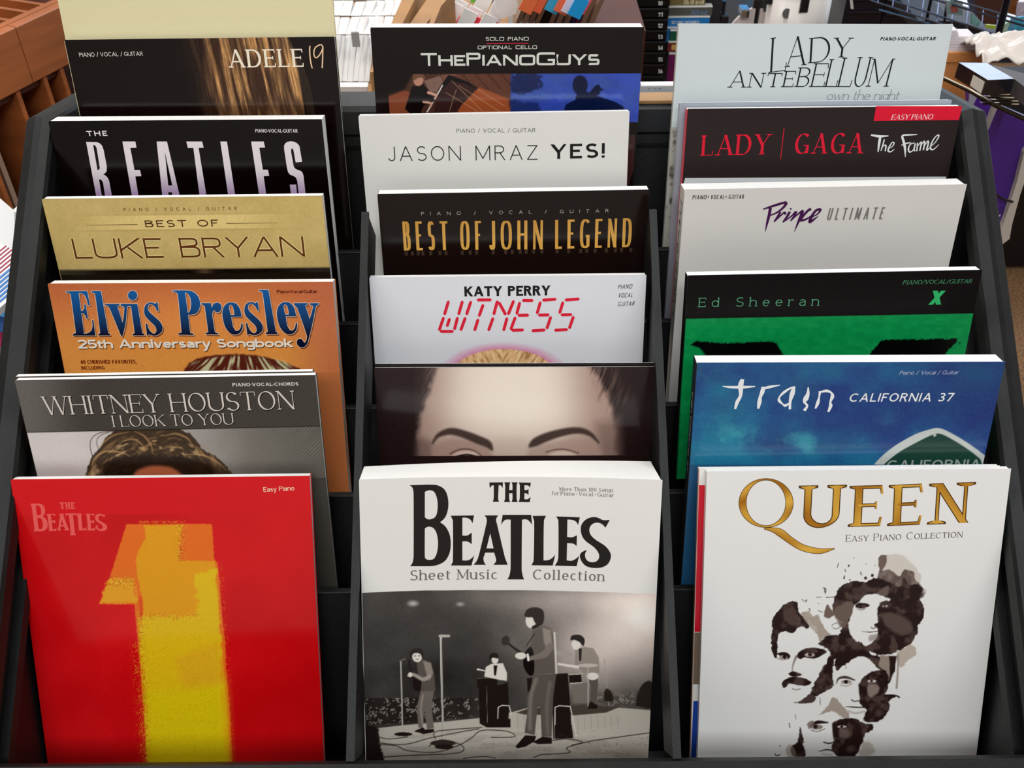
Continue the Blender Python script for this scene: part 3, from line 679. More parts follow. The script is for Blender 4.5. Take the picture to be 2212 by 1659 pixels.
def beat70():
    b = rowbook('beat70', .018, C(20, 15, 15), 'black songbook with very tall pale to purple letters, second row left', tbot=.012)
    i = Ink(); b.text(i, 'THE', Style(T=.22, t=.19, tr=.42), (188.4, 293.8), (232.5, 293.3), 11, C(228, 220, 216))
    b.text(i, 'PIANO*VOCAL*GUITAR', Style(T=.17, t=.15, tr=.1), (551.9, 286.2), (643.5, 286.4), 7.5, C(210, 203, 200))
    z0 = b.uv(300, 372)[1]; z1 = b.uv(300, 425)[1]
    def col(p):
        k = max(0, min(1, (z0-p[1])/(z0-z1))); a, c_ = C(232, 216, 218), C(160, 128, 172); return tuple(a[j]+(c_[j]-a[j])*k for j in range(4))
    # tall condensed capitals; long edges are divided so that the colour can fade down the stems
    def dense(P_):
        o_ = []
        for k, p in enumerate(P_):
            q = P_[(k+1) % len(P_)]; n = max(1, int(math.hypot(q[0]-p[0], q[1]-p[1])/45))
            o_ += [(p[0]+(q[0]-p[0])*j/n, p[1]+(q[1]-p[1])*j/n) for j in range(n)]
        return o_
    TALL = [((0, 0, 3.95), [(735,1210),(825,1212),(850,1222),(870,1240),(885,1280),(912,1420),(910,1460),(895,1480),(880,1488),(905,1500),(922,1520),(932,1545),(965,1720),(905,1720),(880,1560),(870,1540),(858,1530),(845,1530),(878,1720),(830,1720)], [[(795,1235),(812,1240),(825,1262),(852,1430),(848,1446),(832,1450)]]),
        ((0, 0, 3.95), [(1045,1207),(1155,1207),(1165,1260),(1112,1262),(1148,1450),(1195,1450),(1207,1503),(1155,1505),(1190,1720),(1135,1720)], []),
        ((0, 0, 3.95), [(1337,1207),(1425,1207),(1545,1720),(1478,1720),(1468,1640),(1436,1640),(1442,1720),(1390,1720)], [[(1406,1288),(1470,1582),(1436,1582)]]),
        ((0, 0, 3.95), [(1590,1207),(1725,1207),(1738,1260),(1695,1262),(1770,1720),(1710,1720),(1650,1262),(1603,1262)], []),
        ((0, 0, 3.95), [(1880,1207),(1937,1207),(2015,1720),(1955,1720)], []),
        ((500, 0, 3.95), [(168,1207),(275,1207),(287,1258),(238,1260),(268,1448),(312,1448),(322,1500),(275,1503),(305,1720),(245,1720)], []),
        ((500, 0, 3.95), [(449,1270),(450,1240),(462,1220),(480,1209),(505,1205),(535,1209),(560,1222),(580,1245),(603,1380),(548,1385),(530,1285),(522,1266),(511,1268),(508,1290),(530,1415),(540,1435),(560,1447),(590,1457),(606,1472),(615,1500),(640,1720),(580,1720),(562,1545),(550,1515),(530,1502),(500,1490),(484,1470),(475,1440)], []),
        ((500, 0, 3.95), [(498,1575),(552,1575),(566,1720),(515,1720)], [])]
    for k, (o_, P_, H_) in enumerate(TALL):
        T_ = lambda q: [b.uv(o_[0]+p[0]/o_[2], o_[1]+p[1]/o_[2]) for p in q]
        i.key = 'capital%d' % min(k, 6); i.poly(T_(dense(P_)), col, [T_(dense(h)) for h in H_])
    b.place(i, 'title_lettering')
beat70()
def luke():
    b = rowbook('luke', .010, C(32, 26, 20), 'gold songbook with brown outlined title, third row left', spine=C(190, 165, 100), gloss=SATIN)
    p = b.paint(-.1143, .1143, 0, -.066, .0011); X, Y = p.X, p.Y; g = fbm(X/30, Y/30, 4); p.fill((190, 165, 102)); p.c += ((g-.5)*16)[:, None]
    lim = 583.5-(X-128)*.011; band = ss(465, 468, Y+.012*(X-200))*ss(499, 496, Y+.012*(X-200))*ss(130, 330, X)*ss(680, 470, X); p.mix(band*.75, (222, 196, 128))
    for yy in (466.5, 498): p.mix(np.exp(-((Y+.012*(X-200)-yy)/1.0)**2)*ss(120, 260, X)*ss(680, 520, X)*.35, (120, 95, 50))
    dark = ss(-.8, .8, Y-lim); p.mix(dark, (24, 20, 17)); p.mix(dark*ss(250, 130, X)*.8, (62, 60, 42)); p.mix(dark*np.exp(-((X-442)/16)**2)*.6, (120, 90, 62)); p.mix(dark*ss(590, 680, X)*.5, (60, 56, 48))
    p.grain(5, 3); p.build()
    i = Ink(); br = C(84, 56, 20)
    b.text(i, 'PIANO / VOCAL / GUITAR', Style(T=.13, tr=.95, sp=.1), (267.8, 456.2), (512.5, 453.7), 7.2, br)
    b.text(i, 'BEST OF', Style(T=.17, t=.15, tr=.42, sp=.35), (314.7, 490.8), (472.5, 489), 14.8, C(66, 38, 12))
    for x0, y0, x1, y1 in ((186, 486.6, 297, 484.6), (488.6, 482.6, 598, 481)): b.line(i, [(x0, y0), (x1, y1)], [.5, 1.5] if x0 < 300 else [1.5, .5], C(70, 44, 16), smooth=False)
    b.text(i, 'LUKE BRYAN', Style(T=.1, tr=.13, sq=3, sp=.38), (163.5, 559), (659.5, 553.5), 43, C(236, 214, 150), grow=.028)
    b.text(i, 'LUKE BRYAN', Style(T=.1, tr=.13, sq=3, sp=.38), (163.5, 559), (659.5, 553.5), 43, C(92, 48, 16), grow=0)
    b.place(i, 'title_lettering')
luke()
def elvis():
    b = rowbook('elvis', .012, C(178, 104, 60), 'orange songbook with fat dark blue serif title, fourth row left', gloss=SATIN)
    p = b.paint(-.1143, .1143, 0, -.078, .0008); X, Y = p.X, p.Y; t = ss(600, 790, Y)
    p.c = np.stack([176+38*t, 94+46*t, 56+8*t], 1); p.mix(np.exp(-((X-420)/200)**2)*np.exp(-((Y-690)/70)**2)*.45, (226, 140, 66)); p.mix(ss(600, 720, X)*.75, (176, 96, 66)); p.grain(5, 2)
    H = [(398, 800), (404, 790), (418, 779), (443, 770), (481, 766), (519, 765), (561, 769), (601, 779), (632, 790), (650, 800), (650, 830), (398, 830)]
    def tex(x, y): return np.ones_like(x)
    p.blob(H, (84, 34, 24), soft=2.0, rough=2, rs=6)
    i = p.near([398, 650], [764, 830], 2); x, y = p.X[i], p.Y[i]; u = (x-520)/(1+(y-764)/60)/4.2; k = np.clip((fbm(u, y/30, 2, 5)-.5)*6, 0, 1)*ss(764, 772, y-abs(x-520)*.0-((x-520)/130)**2*24)*ss(640, 615, x)*ss(405, 425, x)
    p.mix(k*.85, (206, 208, 160), i); p.build()
    i = Ink(); z0, z1 = b.uv(400, 630)[1], b.uv(400, 722)[1]
    def col(q):
        k = max(0, min(1, (z0-q[1])/(z0-z1))); a, c_ = C(20, 82, 142), C(14, 18, 42); return tuple(a[j]+(c_[j]-a[j])*k for j in range(4))
    ES = [(1345,1000),(1355,1075),(1343,1075),(1320,1035),(1290,1015),(1270,1020),(1262,1045),(1275,1080),(1330,1130),(1370,1170),(1388,1212),(1380,1250),(1345,1278),(1305,1283),(1275,1272),(1262,1282),(1255,1282),(1243,1180),(1256,1180),(1270,1225),(1300,1262),(1322,1265),(1335,1243),(1325,1205),(1280,1160),(1240,1115),(1230,1070),(1240,1025),(1270,1002),(1300,1001),(1325,1012),(1335,1000)]
    EL = [(783,903),(862,903),(925,1262),(942,1270),(940,1282),(840,1282),(840,1268),(856,1262),(812,928),(803,920),(785,917)]
    EE = [(1975,1000),(2015,1010),(2045,1050),(2060,1105),(2060,1122),(1974,1122),(1987,1200),(2010,1240),(2032,1242),(2052,1218),(2058,1180),(2071,1180),(2069,1225),(2045,1262),(2005,1276),(1965,1263),(1925,1215),(1902,1140),(1898,1080),(1915,1030),(1945,1004)]; EH = [(1966,1018),(1985,1032),(1996,1070),(2000,1106),(1969,1106),(1958,1060),(1955,1032)]
    sh_ = lambda P_, dx, dy: [(x+dx, y+dy) for x, y in P_]
    GL = [([(565,905),(745,903),(768,1022),(752,1024),(732,955),(705,927),(672,922),(692,1072),(706,1070),(720,1050),(718,1015),(731,1015),(752,1138),(739,1140),(728,1112),(713,1094),(695,1092),(718,1266),(748,1262),(778,1240),(790,1200),(784,1150),(797,1150),(815,1283),(622,1283),(622,1270),(648,1260),(604,935),(592,920),(566,917)], []), (EL, []),
        ([(897,1012),(1020,1012),(1020,1024),(1002,1032),(1046,1172),(1056,1120),(1062,1040),(1030,1027),(1030,1012),(1172,1012),(1215,1262),(1235,1270),(1233,1282),(1132,1282),(1132,1269),(1150,1262),(1118,1032),(1086,1034),(1072,1180),(1046,1286),(1034,1286),(935,1050),(918,1028),(897,1024)], []),
        ([(1132+40*math.cos(k*math.pi/10), 940+40*math.sin(k*math.pi/10)) for k in range(20)], []), (ES, []),
        ([(1472,897),(1590,897),(1645,908),(1688,945),(1708,1000),(1700,1060),(1672,1095),(1630,1105),(1606,1105),(1624,1260),(1652,1267),(1652,1279),(1522,1276),(1522,1263),(1550,1257),(1518,930),(1500,912),(1472,908)], [[(1580,915),(1605,928),(1625,962),(1632,1010),(1626,1058),(1614,1082),(1603,1088)]]),
        ([(1718,1005),(1800,1005),(1806,1045),(1825,1010),(1860,1000),(1885,1018),(1890,1052),(1872,1084),(1846,1086),(1830,1068),(1816,1076),(1812,1110),(1835,1256),(1862,1263),(1862,1275),(1755,1272),(1755,1260),(1778,1254),(1747,1030),(1720,1017)], []),
        (EE, [EH]), (sh_(ES, 855, -4), []), (sh_(EL, 1429, -11), []), (sh_(EE, 465, -3), [sh_(EH, 465, -3)]),
        (sh_([(535,1005),(650,1005),(650,1017),(630,1026),(667,1142),(682,1095),(698,1032),(672,1020),(672,1006),(745,1005),(745,1017),(723,1030),(692,1180),(665,1290),(648,1350),(620,1380),(590,1383),(564,1362),(558,1332),(574,1310),(600,1312),(615,1335),(627,1345),(640,1322),(645,1288),(560,1045),(535,1020)], 1975, 0), [])]
    i.key = 'Elvis Presley'
    for P_, H_ in GL: b.poly(i, sh_(P_, 11, 13), C(112, 60, 34), [sh_(q, 11, 13) for q in H_], (0, 400, 3.95))
    i.layer += 1
    for P_, H_ in GL: b.poly(i, P_, C(214, 186, 160), H_, (0, 400, 3.95), edge=(2.2, C(214, 186, 160)))
    i.layer += 1
    for P_, H_ in GL: b.poly(i, P_, col, H_, (0, 400, 3.95))
    i.key = ''
    S2 = Style(T=.215, t=.17, tr=.07, xh=.72, sp=.3); b.text(i, '25th Anniversary Songbook', S2, (170, 752.6), (633, 749.6), 18.5, C(110, 60, 26), grow=.02, shift=(1.6, 1.8)); b.text(i, '25th Anniversary Songbook', S2, (170, 752.6), (633, 749.6), 18.5, C(222, 214, 200), grow=.01)
    b.text(i, 'Piano*Vocal*Guitar', Style(T=.22, t=.17, tr=.07, xh=.72), (598.2, 633.6), (685.8, 633), 7.4, C(92, 24, 12))
    S3 = Style(T=.2, t=.17, tr=.09, sp=.3); b.text(i, '40 CHERISHED FAVORITES,', S3, (174.7, 785.8), (296, 784.9), 8.2, C(100, 26, 8)); b.text(i, 'INCLUDING', S3, (176.3, 798.6), (226.6, 797.4), 7.6, C(100, 26, 8))
    b.place(i, 'title_lettering')
elvis()
def whitney():
    b = rowbook('whit', .007, C(66, 62, 56), 'grey pinstriped songbook with thin serif title above a head of hair, fifth row left', gloss=SATIN)
    spare('whit', .0075, .007, C(70, 64, 58), 'white-edged songbook directly behind the grey pinstriped one, fifth row left', dx=-.0036, dY=.0002)
    p = b.paint(-.1143, .1143, 0, -.090, .00052); X, Y = p.X, p.Y
    lim = 934-(X-59)*.0213; top = ss(.8, -.8, Y-lim)
    g = ss(60, 700, X); base = np.stack([200-112*g**1.6, 192-108*g**1.6, 188-112*g**1.6], 1); base += ((fbm(X/60, Y/60, 3)-.5)*14)[:, None]; base -= (ss(985, 1030, Y)*18*(1-.4*g))[:, None]
    hat = (np.sin((X+Y)*2*np.pi/8.2) > .2)*1.0; base += (hat*ss(560, 700, X)*16)[:, None]; p.c = base
    hs = (np.sin((X*.9-Y)*2*np.pi/7.6)*.5+.5)**2
    def BAND():
      p.crop(0, 0, 1); p.c = p.c*(1-top[:, None])+tb*top[:, None]; p.mix(np.exp(-((p.Y-lim)/.9)**2), (26, 20, 16)); p.grain(4); p.build()
    tb = np.stack([62+0*X, 57+0*X, 52+0*X], 1)+(hs*13)[:, None]+(ss(200, 50, X)*34)[:, None]
    h = p
    h.crop(0, 780, 3.95)
    O = [(700, 1120), (735, 960), (765, 870), (790, 810), (860, 740), (900, 660), (960, 605), (1060, 570), (1300, 560), (1520, 575), (1620, 620), (1690, 690), (1715, 750), (1800, 790), (1880, 840), (1940, 905), (1985, 970), (2050, 1120)]
    h.poly(O, (62, 48, 36), soft=6, rough=12, rs=30)
    X, Y = h.X, h.Y; i = h.near([700, 2050], [560, 1120], 0); x, y = X[i], Y[i]
    r = np.hypot((x-1320)/1.25, y-1080); a = np.arctan2(y-1080, x-1320); inside = ss(0, 14, 535-r)*(1)
    s_ = fbm(r/26+3*np.sin(a*2), a*5, 4, 3); m = np.clip((s_-.52)*4, 0, 1)*ss(0, 30, 500-r)*ss(150, 260, r)
    h.mix(m*.75, (150, 116, 76), i); m2 = np.clip((fbm(r/16, a*7+9, 3, 8)-.6)*5, 0, 1)*ss(0, 40, 480-r)*ss(200, 280, r); h.mix(m2*.7, (196, 164, 118), i)
    h.blob([(880, 1000), (900, 880), (1050, 820), (1350, 800), (1600, 820), (1780, 880), (1840, 960), (1800, 1060), (1300, 1100)], (34, 24, 18), soft=30, a=.9)
    h.blob([(1120, 1000), (1170, 935), (1260, 900), (1340, 893), (1450, 905), (1530, 950), (1560, 1010), (1340, 1060)], (168, 92, 60), soft=22)
    for q in ([(850, 740), (900, 680), (980, 630), (1100, 605)], [(820, 830), (900, 770), (1040, 780), (1110, 815)], [(1020, 690), (1130, 665), (1200, 700), (1240, 765)], [(1400, 640), (1500, 620), (1600, 660), (1650, 730)], [(1560, 800), (1720, 800), (1850, 860), (1930, 930)], [(780, 900), (800, 850), (850, 790), (930, 765)], [(1150, 600), (1230, 640), (1290, 720), (1300, 790)]):
        h.line(q, [4, 14, 12, 3], (172, 134, 90), soft=7, a=.75)
    h.line([(790, 815), (768, 720), (790, 650), (860, 610), (960, 600)], 7, (70, 56, 46), soft=3, a=.8); h.line([(840, 750), (825, 690), (850, 640), (930, 605)], 6, (70, 56, 46), soft=3, a=.8)
    BAND()
    i = Ink(); S = Style(T=.092, t=.034, ser=.06, st=.028, br=.025, pen=.35, tr=.12, sp=.24); cr = C(208, 198, 188)
    for tx, a, c_, cap in (('WHITNEY HOUSTON', (99, 896.5), (637, 883.6), 40), ('I LOOK TO YOU', (244.5, 922.5), (505.5, 916.8), 24.5)):
        b.text(i, tx, S, a, c_, cap, C(30, 26, 22), grow=.012, shift=(1.2, 1.4)); b.text(i, tx, S, a, c_, cap, cr)
    b.text(i, 'PIANO*VOCAL*CHORDS', Style(T=.24, t=.2, tr=.14), (502.5, 834.6), (645, 832.6), 7.2, C(206, 200, 194))
    b.place(i, 'title_lettering')
whitney()

LOGO = [
 ([(268,847),(420,843),(470,852),(505,875),(525,915),(533,970),(527,1025),(508,1070),(476,1100),(512,1128),(540,1180),(549,1240),(542,1305),(515,1358),(475,1385),(430,1398),(390,1400),(272,1400),(288,1375),(295,1340),(295,900),(288,865)],
  [[(372,892),(398,882),(430,888),(450,920),(460,975),(455,1035),(440,1066),(412,1079),(388,1078),(372,1065)],[(372,1142),(395,1130),(428,1138),(452,1175),(462,1240),(455,1305),(435,1347),(405,1357),(382,1352),(372,1340)]]),
 ([(548,1055),(708,1053),(697,1108),(685,1085),(660,1070),(628,1068),(628,1190),(662,1190),(692,1170),(692,1250),(665,1232),(628,1230),(628,1360),(665,1360),(695,1342),(710,1322),(690,1395),(550,1395),(563,1370),(563,1085)], []),
 ([(778,1053),(872,1053),(858,1080),(864,1110),(920,1345),(938,1390),(840,1390),(858,1365),(855,1340),(845,1307),(785,1307),(772,1345),(778,1375),(790,1390),(705,1390),(728,1360),(742,1320),(795,1095),(792,1070)], [[(818,1175),(841,1278),(793,1278)]]),
 ([(903,1050),(1098,1050),(1104,1118),(1088,1096),(1065,1080),(1035,1082),(1033,1430),(1040,1465),(1050,1490),(935,1490),(950,1460),(957,1420),(958,1082),(925,1082),(905,1098),(892,1118)], []),
 ([(1106,1056),(1200,1055),(1185,1085),(1182,1360),(1215,1358),(1243,1342),(1262,1320),(1245,1395),(1100,1393),(1114,1365),(1118,1090)], []),
 ([(1268,1060),(1430,1066),(1418,1120),(1405,1097),(1380,1084),(1345,1081),(1343,1200),(1378,1202),(1410,1188),(1408,1263),(1385,1246),(1343,1242),(1340,1360),(1375,1362),(1405,1347),(1426,1326),(1408,1400),(1258,1396),(1275,1370),(1283,1340),(1283,1085)], []),
 ([(1635,1083),(1605,1137),(1580,1112),(1545,1102),(1512,1115),(1495,1145),(1502,1182),(1535,1217),(1598,1258),(1632,1297),(1642,1335),(1625,1380),(1585,1406),(1530,1412),(1475,1400),(1442,1367),(1430,1330),(1442,1305),(1478,1288),(1465,1320),(1475,1355),(1505,1372),(1540,1368),(1560,1345),(1558,1312),(1530,1273),(1470,1228),(1442,1185),(1437,1130),(1460,1090),(1500,1068),(1545,1066),(1590,1085)], [])]
THE = [([(812,828),(905,827),(903,868),(893,850),(876,846),(872,940),(878,960),(835,960),(842,940),(843,848),(828,850),(815,868)], []),
 ([(914,827),(956,827),(950,845),(948,880),(970,880),(970,845),(963,827),(1005,827),(999,845),(999,942),(1005,962),(963,962),(970,942),(970,902),(948,902),(948,942),(955,962),(912,962),(919,942),(920,845)], []),
 ([(1013,828),(1096,830),(1089,865),(1078,850),(1052,847),(1052,880),(1066,880),(1080,872),(1080,914),(1066,903),(1052,902),(1051,942),(1074,942),(1094,925),(1088,963),(1012,962),(1019,942),(1020,845)], [])]

def b1():
    b = rowbook('b1', .009, C(196, 20, 26), 'bright red songbook with a big yellow numeral one, front row left')
    p = b.paint(-.1143, .1143, -.03, -.265, .002); p.fill((192, 20, 24)); p.c += ((fbm(p.X/150, p.Y/150, 3)-.5)[:, None]*np.array([34, 12, 12])); p.build('cover_tint', lift=.000015)
    q = b.paint(-.064, .052, -.030, -.262, .00060); q.fill((192, 20, 24)); q.c += ((fbm(q.X/150, q.Y/150, 3)-.5)[:, None]*np.array([34, 12, 12])); q.crop(0, 1060, 2.765)
    X, Y = q.X, q.Y; big = fbm(X/90, Y/90, 3, 6)
    q.poly([(755, 201), (1265, 198), (1280, 412), (1300, 430), (1316, 600), (1328, 760), (1345, 900), (1352, 1080), (1372, 1300), (1388, 1660), (870, 1660), (878, 1500), (850, 1200), (824, 900), (803, 680), (590, 677), (655, 520)], (212, 100, 30), soft=2, rough=4, rs=9)
    q.poly([(860, 205), (1090, 205), (1075, 300), (1072, 415), (1285, 420), (1305, 700), (1330, 1000), (1358, 1300), (1375, 1660), (880, 1660), (862, 1300), (838, 1000), (822, 760), (858, 750), (850, 640), (822, 520), (812, 420), (830, 350), (870, 280)], (210, 142, 24), soft=5, rough=7, rs=16)
    q.poly([(645, 525), (800, 520), (818, 670), (600, 672)], (212, 146, 34), soft=8, rough=20, rs=12)
    q.poly([(825, 632), (848, 632), (858, 755), (838, 758)], (206, 78, 26), soft=3)
    q.poly([(858, 755), (1180, 760), (1170, 500), (1290, 470), (1306, 760), (1315, 900), (1345, 1660), (885, 1660), (868, 1200), (835, 900)], (208, 172, 24), soft=12, rough=26, rs=30, a=.9)
    q.poly([(880, 1200), (1340, 1150), (1372, 1660), (900, 1660)], (206, 182, 20), soft=60, a=.8)
    q.poly([(1050, 1000), (1300, 900), (1320, 1150), (1100, 1180)], (208, 150, 36), soft=40, a=.6)
    sp = fnoise(X/5, Y/5, 7)*fnoise(X/3, Y/3, 9)
    edge = np.exp(-((X-(835+(Y-700)*.045))/22)**2)*(Y > 720)+np.exp(-((X-1080)/26)**2)*(Y > 200)*(Y < 420)+np.exp(-((Y-752)/26)**2)*(X > 850)*(X < 1200)*.6+np.exp(-((Y-545)/30)**2)*(X > 640)*(X < 810)
    q.mix(np.clip(edge, 0, 1)*(sp > .36)*.55, (150, 60, 10)); q.mix(np.clip(edge, 0, 1)*(sp < .10)*.6, (225, 190, 60))
    spray = np.exp(-((X-(795+(Y-700)*.065))/26)**2)*(Y > 900)*(fnoise(X/4, Y/6, 19) > .74); q.mix(spray*.8, (205, 120, 30))
    spray = np.exp(-((X-(1325+(Y-500)*.06))/16)**2)*(Y > 420)*(fnoise(X/5, Y/7, 29) > .72); q.mix(spray*.7, (206, 84, 24))
    spray = np.exp(-((Y-188)/9)**2)*(X > 830)*(X < 1110)*(fnoise(X/6, Y/6, 39) > .5); q.mix(spray*.8, (208, 110, 34))
    q.mix((sp > .5)*(X > 860)*(X < 1300)*(Y > 760)*.25, (150, 110, 10)); q.grain(5, 3); q.build('numeral_artwork', lift=.00005)
    i = Ink(); b.text(i, 'Easy Piano', Style(T=.12, t=.11, tr=.09, xh=.73, sp=.3), (569.6, 1062.4), (636.2, 1059.2), 10, C(246, 206, 176))
    col = C(214, 84, 80); o = (800, 780, 3.16)
    s0 = (886, 1221.5); a = b.uv(72.4, 1147.2); c_ = b.uv(232.2, 1145.6); k = math.hypot(c_[0]-a[0], c_[1]-a[1])/(1319-886)
    f = lambda P_: [(a[0]+((800+x/3.16)-s0[0])*k, a[1]-((780+y/3.16)-s0[1])*k*1.0) for x, y in P_]
    for pts, hol in LOGO+THE: i.poly(f(round_outline(pts)), col, [f(round_outline(h)) for h in hol])
    b.place(i, 'title_lettering')
b1()
def pianoguys():
    b = rowbook('pg', .021, C(22, 16, 15), 'black songbook with two stage photographs and grey small capitals, back row middle', tbot=.014)
    p = b.paint(-.103, .1143, -.038, -.080, .0005); p.fill((22, 16, 15)); p.crop(500, 0, 3.95); X, Y = p.X, p.Y
    p.poly([(1320, 624), (2382, 618), (2370, 1000), (1240, 1000), (1236, 870)], (70, 44, 34), soft=3)
    p.poly([(1230, 855), (1480, 770), (1560, 800), (1560, 1000), (1230, 1000)], (128, 66, 42), soft=14)
    p.poly([(1236, 600), (1560, 600), (1480, 760), (1230, 850)], (22, 15, 14), soft=20)
    p.poly([(1640, 690), (1780, 645), (1820, 720), (1760, 790), (1690, 780)], (120, 92, 82), soft=6); p.poly([(1790, 640), (1930, 622), (2000, 700), (1930, 760), (1820, 750)], (112, 72, 58), soft=8)
    p.poly([(1900, 620), (2382, 618), (2382, 960), (2150, 780), (1980, 700)], (92, 54, 40), soft=10)
    for a_ in range(4): p.line([(1960+a_*110, 620), (2080+a_*110, 760)], 12, (58, 32, 26), soft=8, a=.7)
    p.poly([(1980, 700), (2100, 740), (2382, 850), (2382, 1000), (1960, 1000), (1900, 900)], (150, 76, 42), soft=8)
    p.poly([(1760, 770), (1850, 650), (1960, 680), (2110, 745), (1960, 900), (1900, 1000), (1720, 1000)], (52, 30, 30), soft=6)
    p.poly([(1850, 640), (1900, 650), (2020, 700), (2100, 760), (1985, 712), (1870, 690), (1800, 760), (1760, 770)], (18, 14, 14), soft=5)
    p.line([(1800, 730), (1670, 955)], 12, (206, 196, 186), soft=3, smooth=False)
    for q in ([(1880, 690), (2140, 950)], [(1940, 730), (2380, 1010)], [(1920, 760), (1860, 950)], [(1830, 790), (2100, 950)], [(2100, 760), (2330, 905)]): p.line(q, 4, (196, 158, 120), soft=3, smooth=False, a=.8)
    p.poly([(1560, 1000), (1480, 930), (1540, 740), (1640, 720), (1700, 800), (1740, 860), (1640, 900), (1600, 1000)], (20, 15, 15), soft=6)
    p.line([(1680, 790), (1740, 810), (1745, 830)], [24, 22, 14], (200, 150, 130), soft=4); p.line([(1640, 870), (1700, 880), (1700, 910)], [20, 20, 12], (196, 146, 128), soft=4)
    p.ell(1595, 680, 44, 54, (176, 126, 106)); p.blob([(1552, 690), (1550, 640), (1590, 622), (1640, 640), (1652, 680), (1610, 660)], (104, 70, 52), soft=5)
    R = X > 2382; i = np.nonzero(R)[0]; x, y = X[i]-1975, Y[i]
    sky = np.stack([44+18*fbm(x/200, y/100, 3), 62+24*fbm(x/200, y/100, 3), 140+40*fbm(x/160, y/120, 3, 2)], 1); p.c[i] = np.where((y > 618)[:, None], sky, p.c[i])
    p.crop(1000, 0, 3.95)
    p.poly([(404, 622), (600, 620), (680, 680), (660, 760), (560, 800), (404, 800)], (22, 30, 66), soft=12, rough=34, rs=40, a=.85); p.poly([(404, 850), (640, 880), (700, 1000), (404, 1000)], (24, 34, 78), soft=14, rough=20, rs=40, a=.7)
    p.poly([(404, 800), (1360, 800), (1360, 850), (404, 850)], (120, 150, 210), soft=20, a=.3, rough=16, rs=60)
    p.ell(1000, 725, 64, 82, (18, 24, 50)); p.poly([(975, 780), (1050, 780), (1180, 830), (1300, 870), (1370, 910), (1400, 1000), (840, 1000), (880, 890), (960, 850)], (18, 26, 56), soft=6)
    p.poly([(1080, 790), (1130, 730), (1160, 720), (1180, 755), (1210, 760), (1175, 775), (1160, 810), (1090, 820)], (16, 22, 50), soft=5)
    p.crop(0, 0, 1); p.mix(ss(-.8, .8, 157.2-(p.X-840)*.0012-p.Y), (22, 16, 15)); p.grain(5); p.build('stage_photographs')
    i = Ink(); g = C(206, 206, 196); S = Style(T=.19, t=.17, tr=.1, sq=7)
    b.text(i, ['T', ('H', .83), ('E', .83), 'P', ('I', .83), ('A', .83), ('N', .83), ('O', .83), 'G', ('U', .83), ('Y', .83), ('S', .83)], S, (910, 142.5), (1294.5, 140.4), 28, g)
    s2 = Style(T=.17, t=.15, tr=.2, sq=7, sp=.4); b.text(i, 'SOLO PIANO', s2, (1049.4, 88), (1142, 87.5), 7.8, g); b.text(i, 'OPTIONAL CELLO', s2, (1032, 106.3), (1160, 105.8), 7.8, g)
    b.line(i, [(1050.6, 93.8), (1141.8, 93.4)], 1.3, C(190, 36, 60), smooth=False); b.place(i, 'title_lettering')
    i = Ink(); b.poly(i, [(1358, 402), (1368, 365), (1372, 291), (1330, 291), (1330, 402)], C(60, 34, 34)); b.place(i, 'lower_photograph', lift=.00004)
pianoguys()
def jason():
    b = rowbook('jason', .010, C(212, 209, 203), 'plain off-white songbook with thin and bold black capitals, second row middle', gloss=SATIN)
    i = Ink(); k = C(30, 27, 27)
    b.text(i, 'PIANO / VOCAL / GUITAR', Style(T=.09, tr=.22, sp=.3), (986, 286.8), (1156.8, 285.3), 8.8, k)
    b.text(i, 'JASON MRAZ', Style(T=.066, tr=.3, sp=.35), (838.7, 348), (1161.5, 345), 31.5, k); b.text(i, 'YES!', Style(T=.2, t=.165, tr=.24), (1190, 343.5), (1306, 340.5), 31.5, k)
    b.place(i, 'title_lettering')
jason()
def legend():
    b = rowbook('legend', .013, C(28, 20, 18), 'black songbook with tall condensed gold capitals, third row middle')
    i = Ink(); z0, z1 = b.uv(1100, 475)[1], b.uv(1100, 541)[1]
    def col(q):
        k = max(0, min(1, (z0-q[1])/(z0-z1)))*.8+.2*math.sin(q[0]*300); a, c_ = C(196, 144, 66), C(226, 172, 84); return tuple(a[j]+(c_[j]-a[j])*k for j in range(3))+(1,)
    b.text(i, 'PIANO / VOCAL / GUITAR', Style(T=.11, tr=1.75, sp=.2), (910, 465.3), (1314.5, 458.7), 7.3, C(176, 170, 164))
    S = Style(T=.1, t=.078, tr=.18, sq=3.0, sp=.12)
    b.text(i, 'BEST OF', S, (872.5, 541), (1040, 539.4), 62.5, col); b.text(i, 'JOHN', S, (1057, 539.6), (1173, 538), 62.5, col); b.text(i, 'LEGEND', S, (1199, 537.5), (1363, 533.5), 62.5, col)
    for a_, n in ((b.uv(874, 543), 14),):
        for x in (877, 890, 903, 913, 930, 950, 963, 998, 1015, 1029, 1065, 1092, 1106, 1123, 1136, 1152, 1170, 1203, 1228, 1254, 1267, 1285, 1309, 1329, 1342, 1362):
            y = 543.2-(x-872)*.0155; b.poly(i, [(x-3, y), (x+4, y), (x+3.5, y+9), (x-2.5, y+9)], C(66, 50, 40))
    b.place(i, 'title_lettering')
legend()
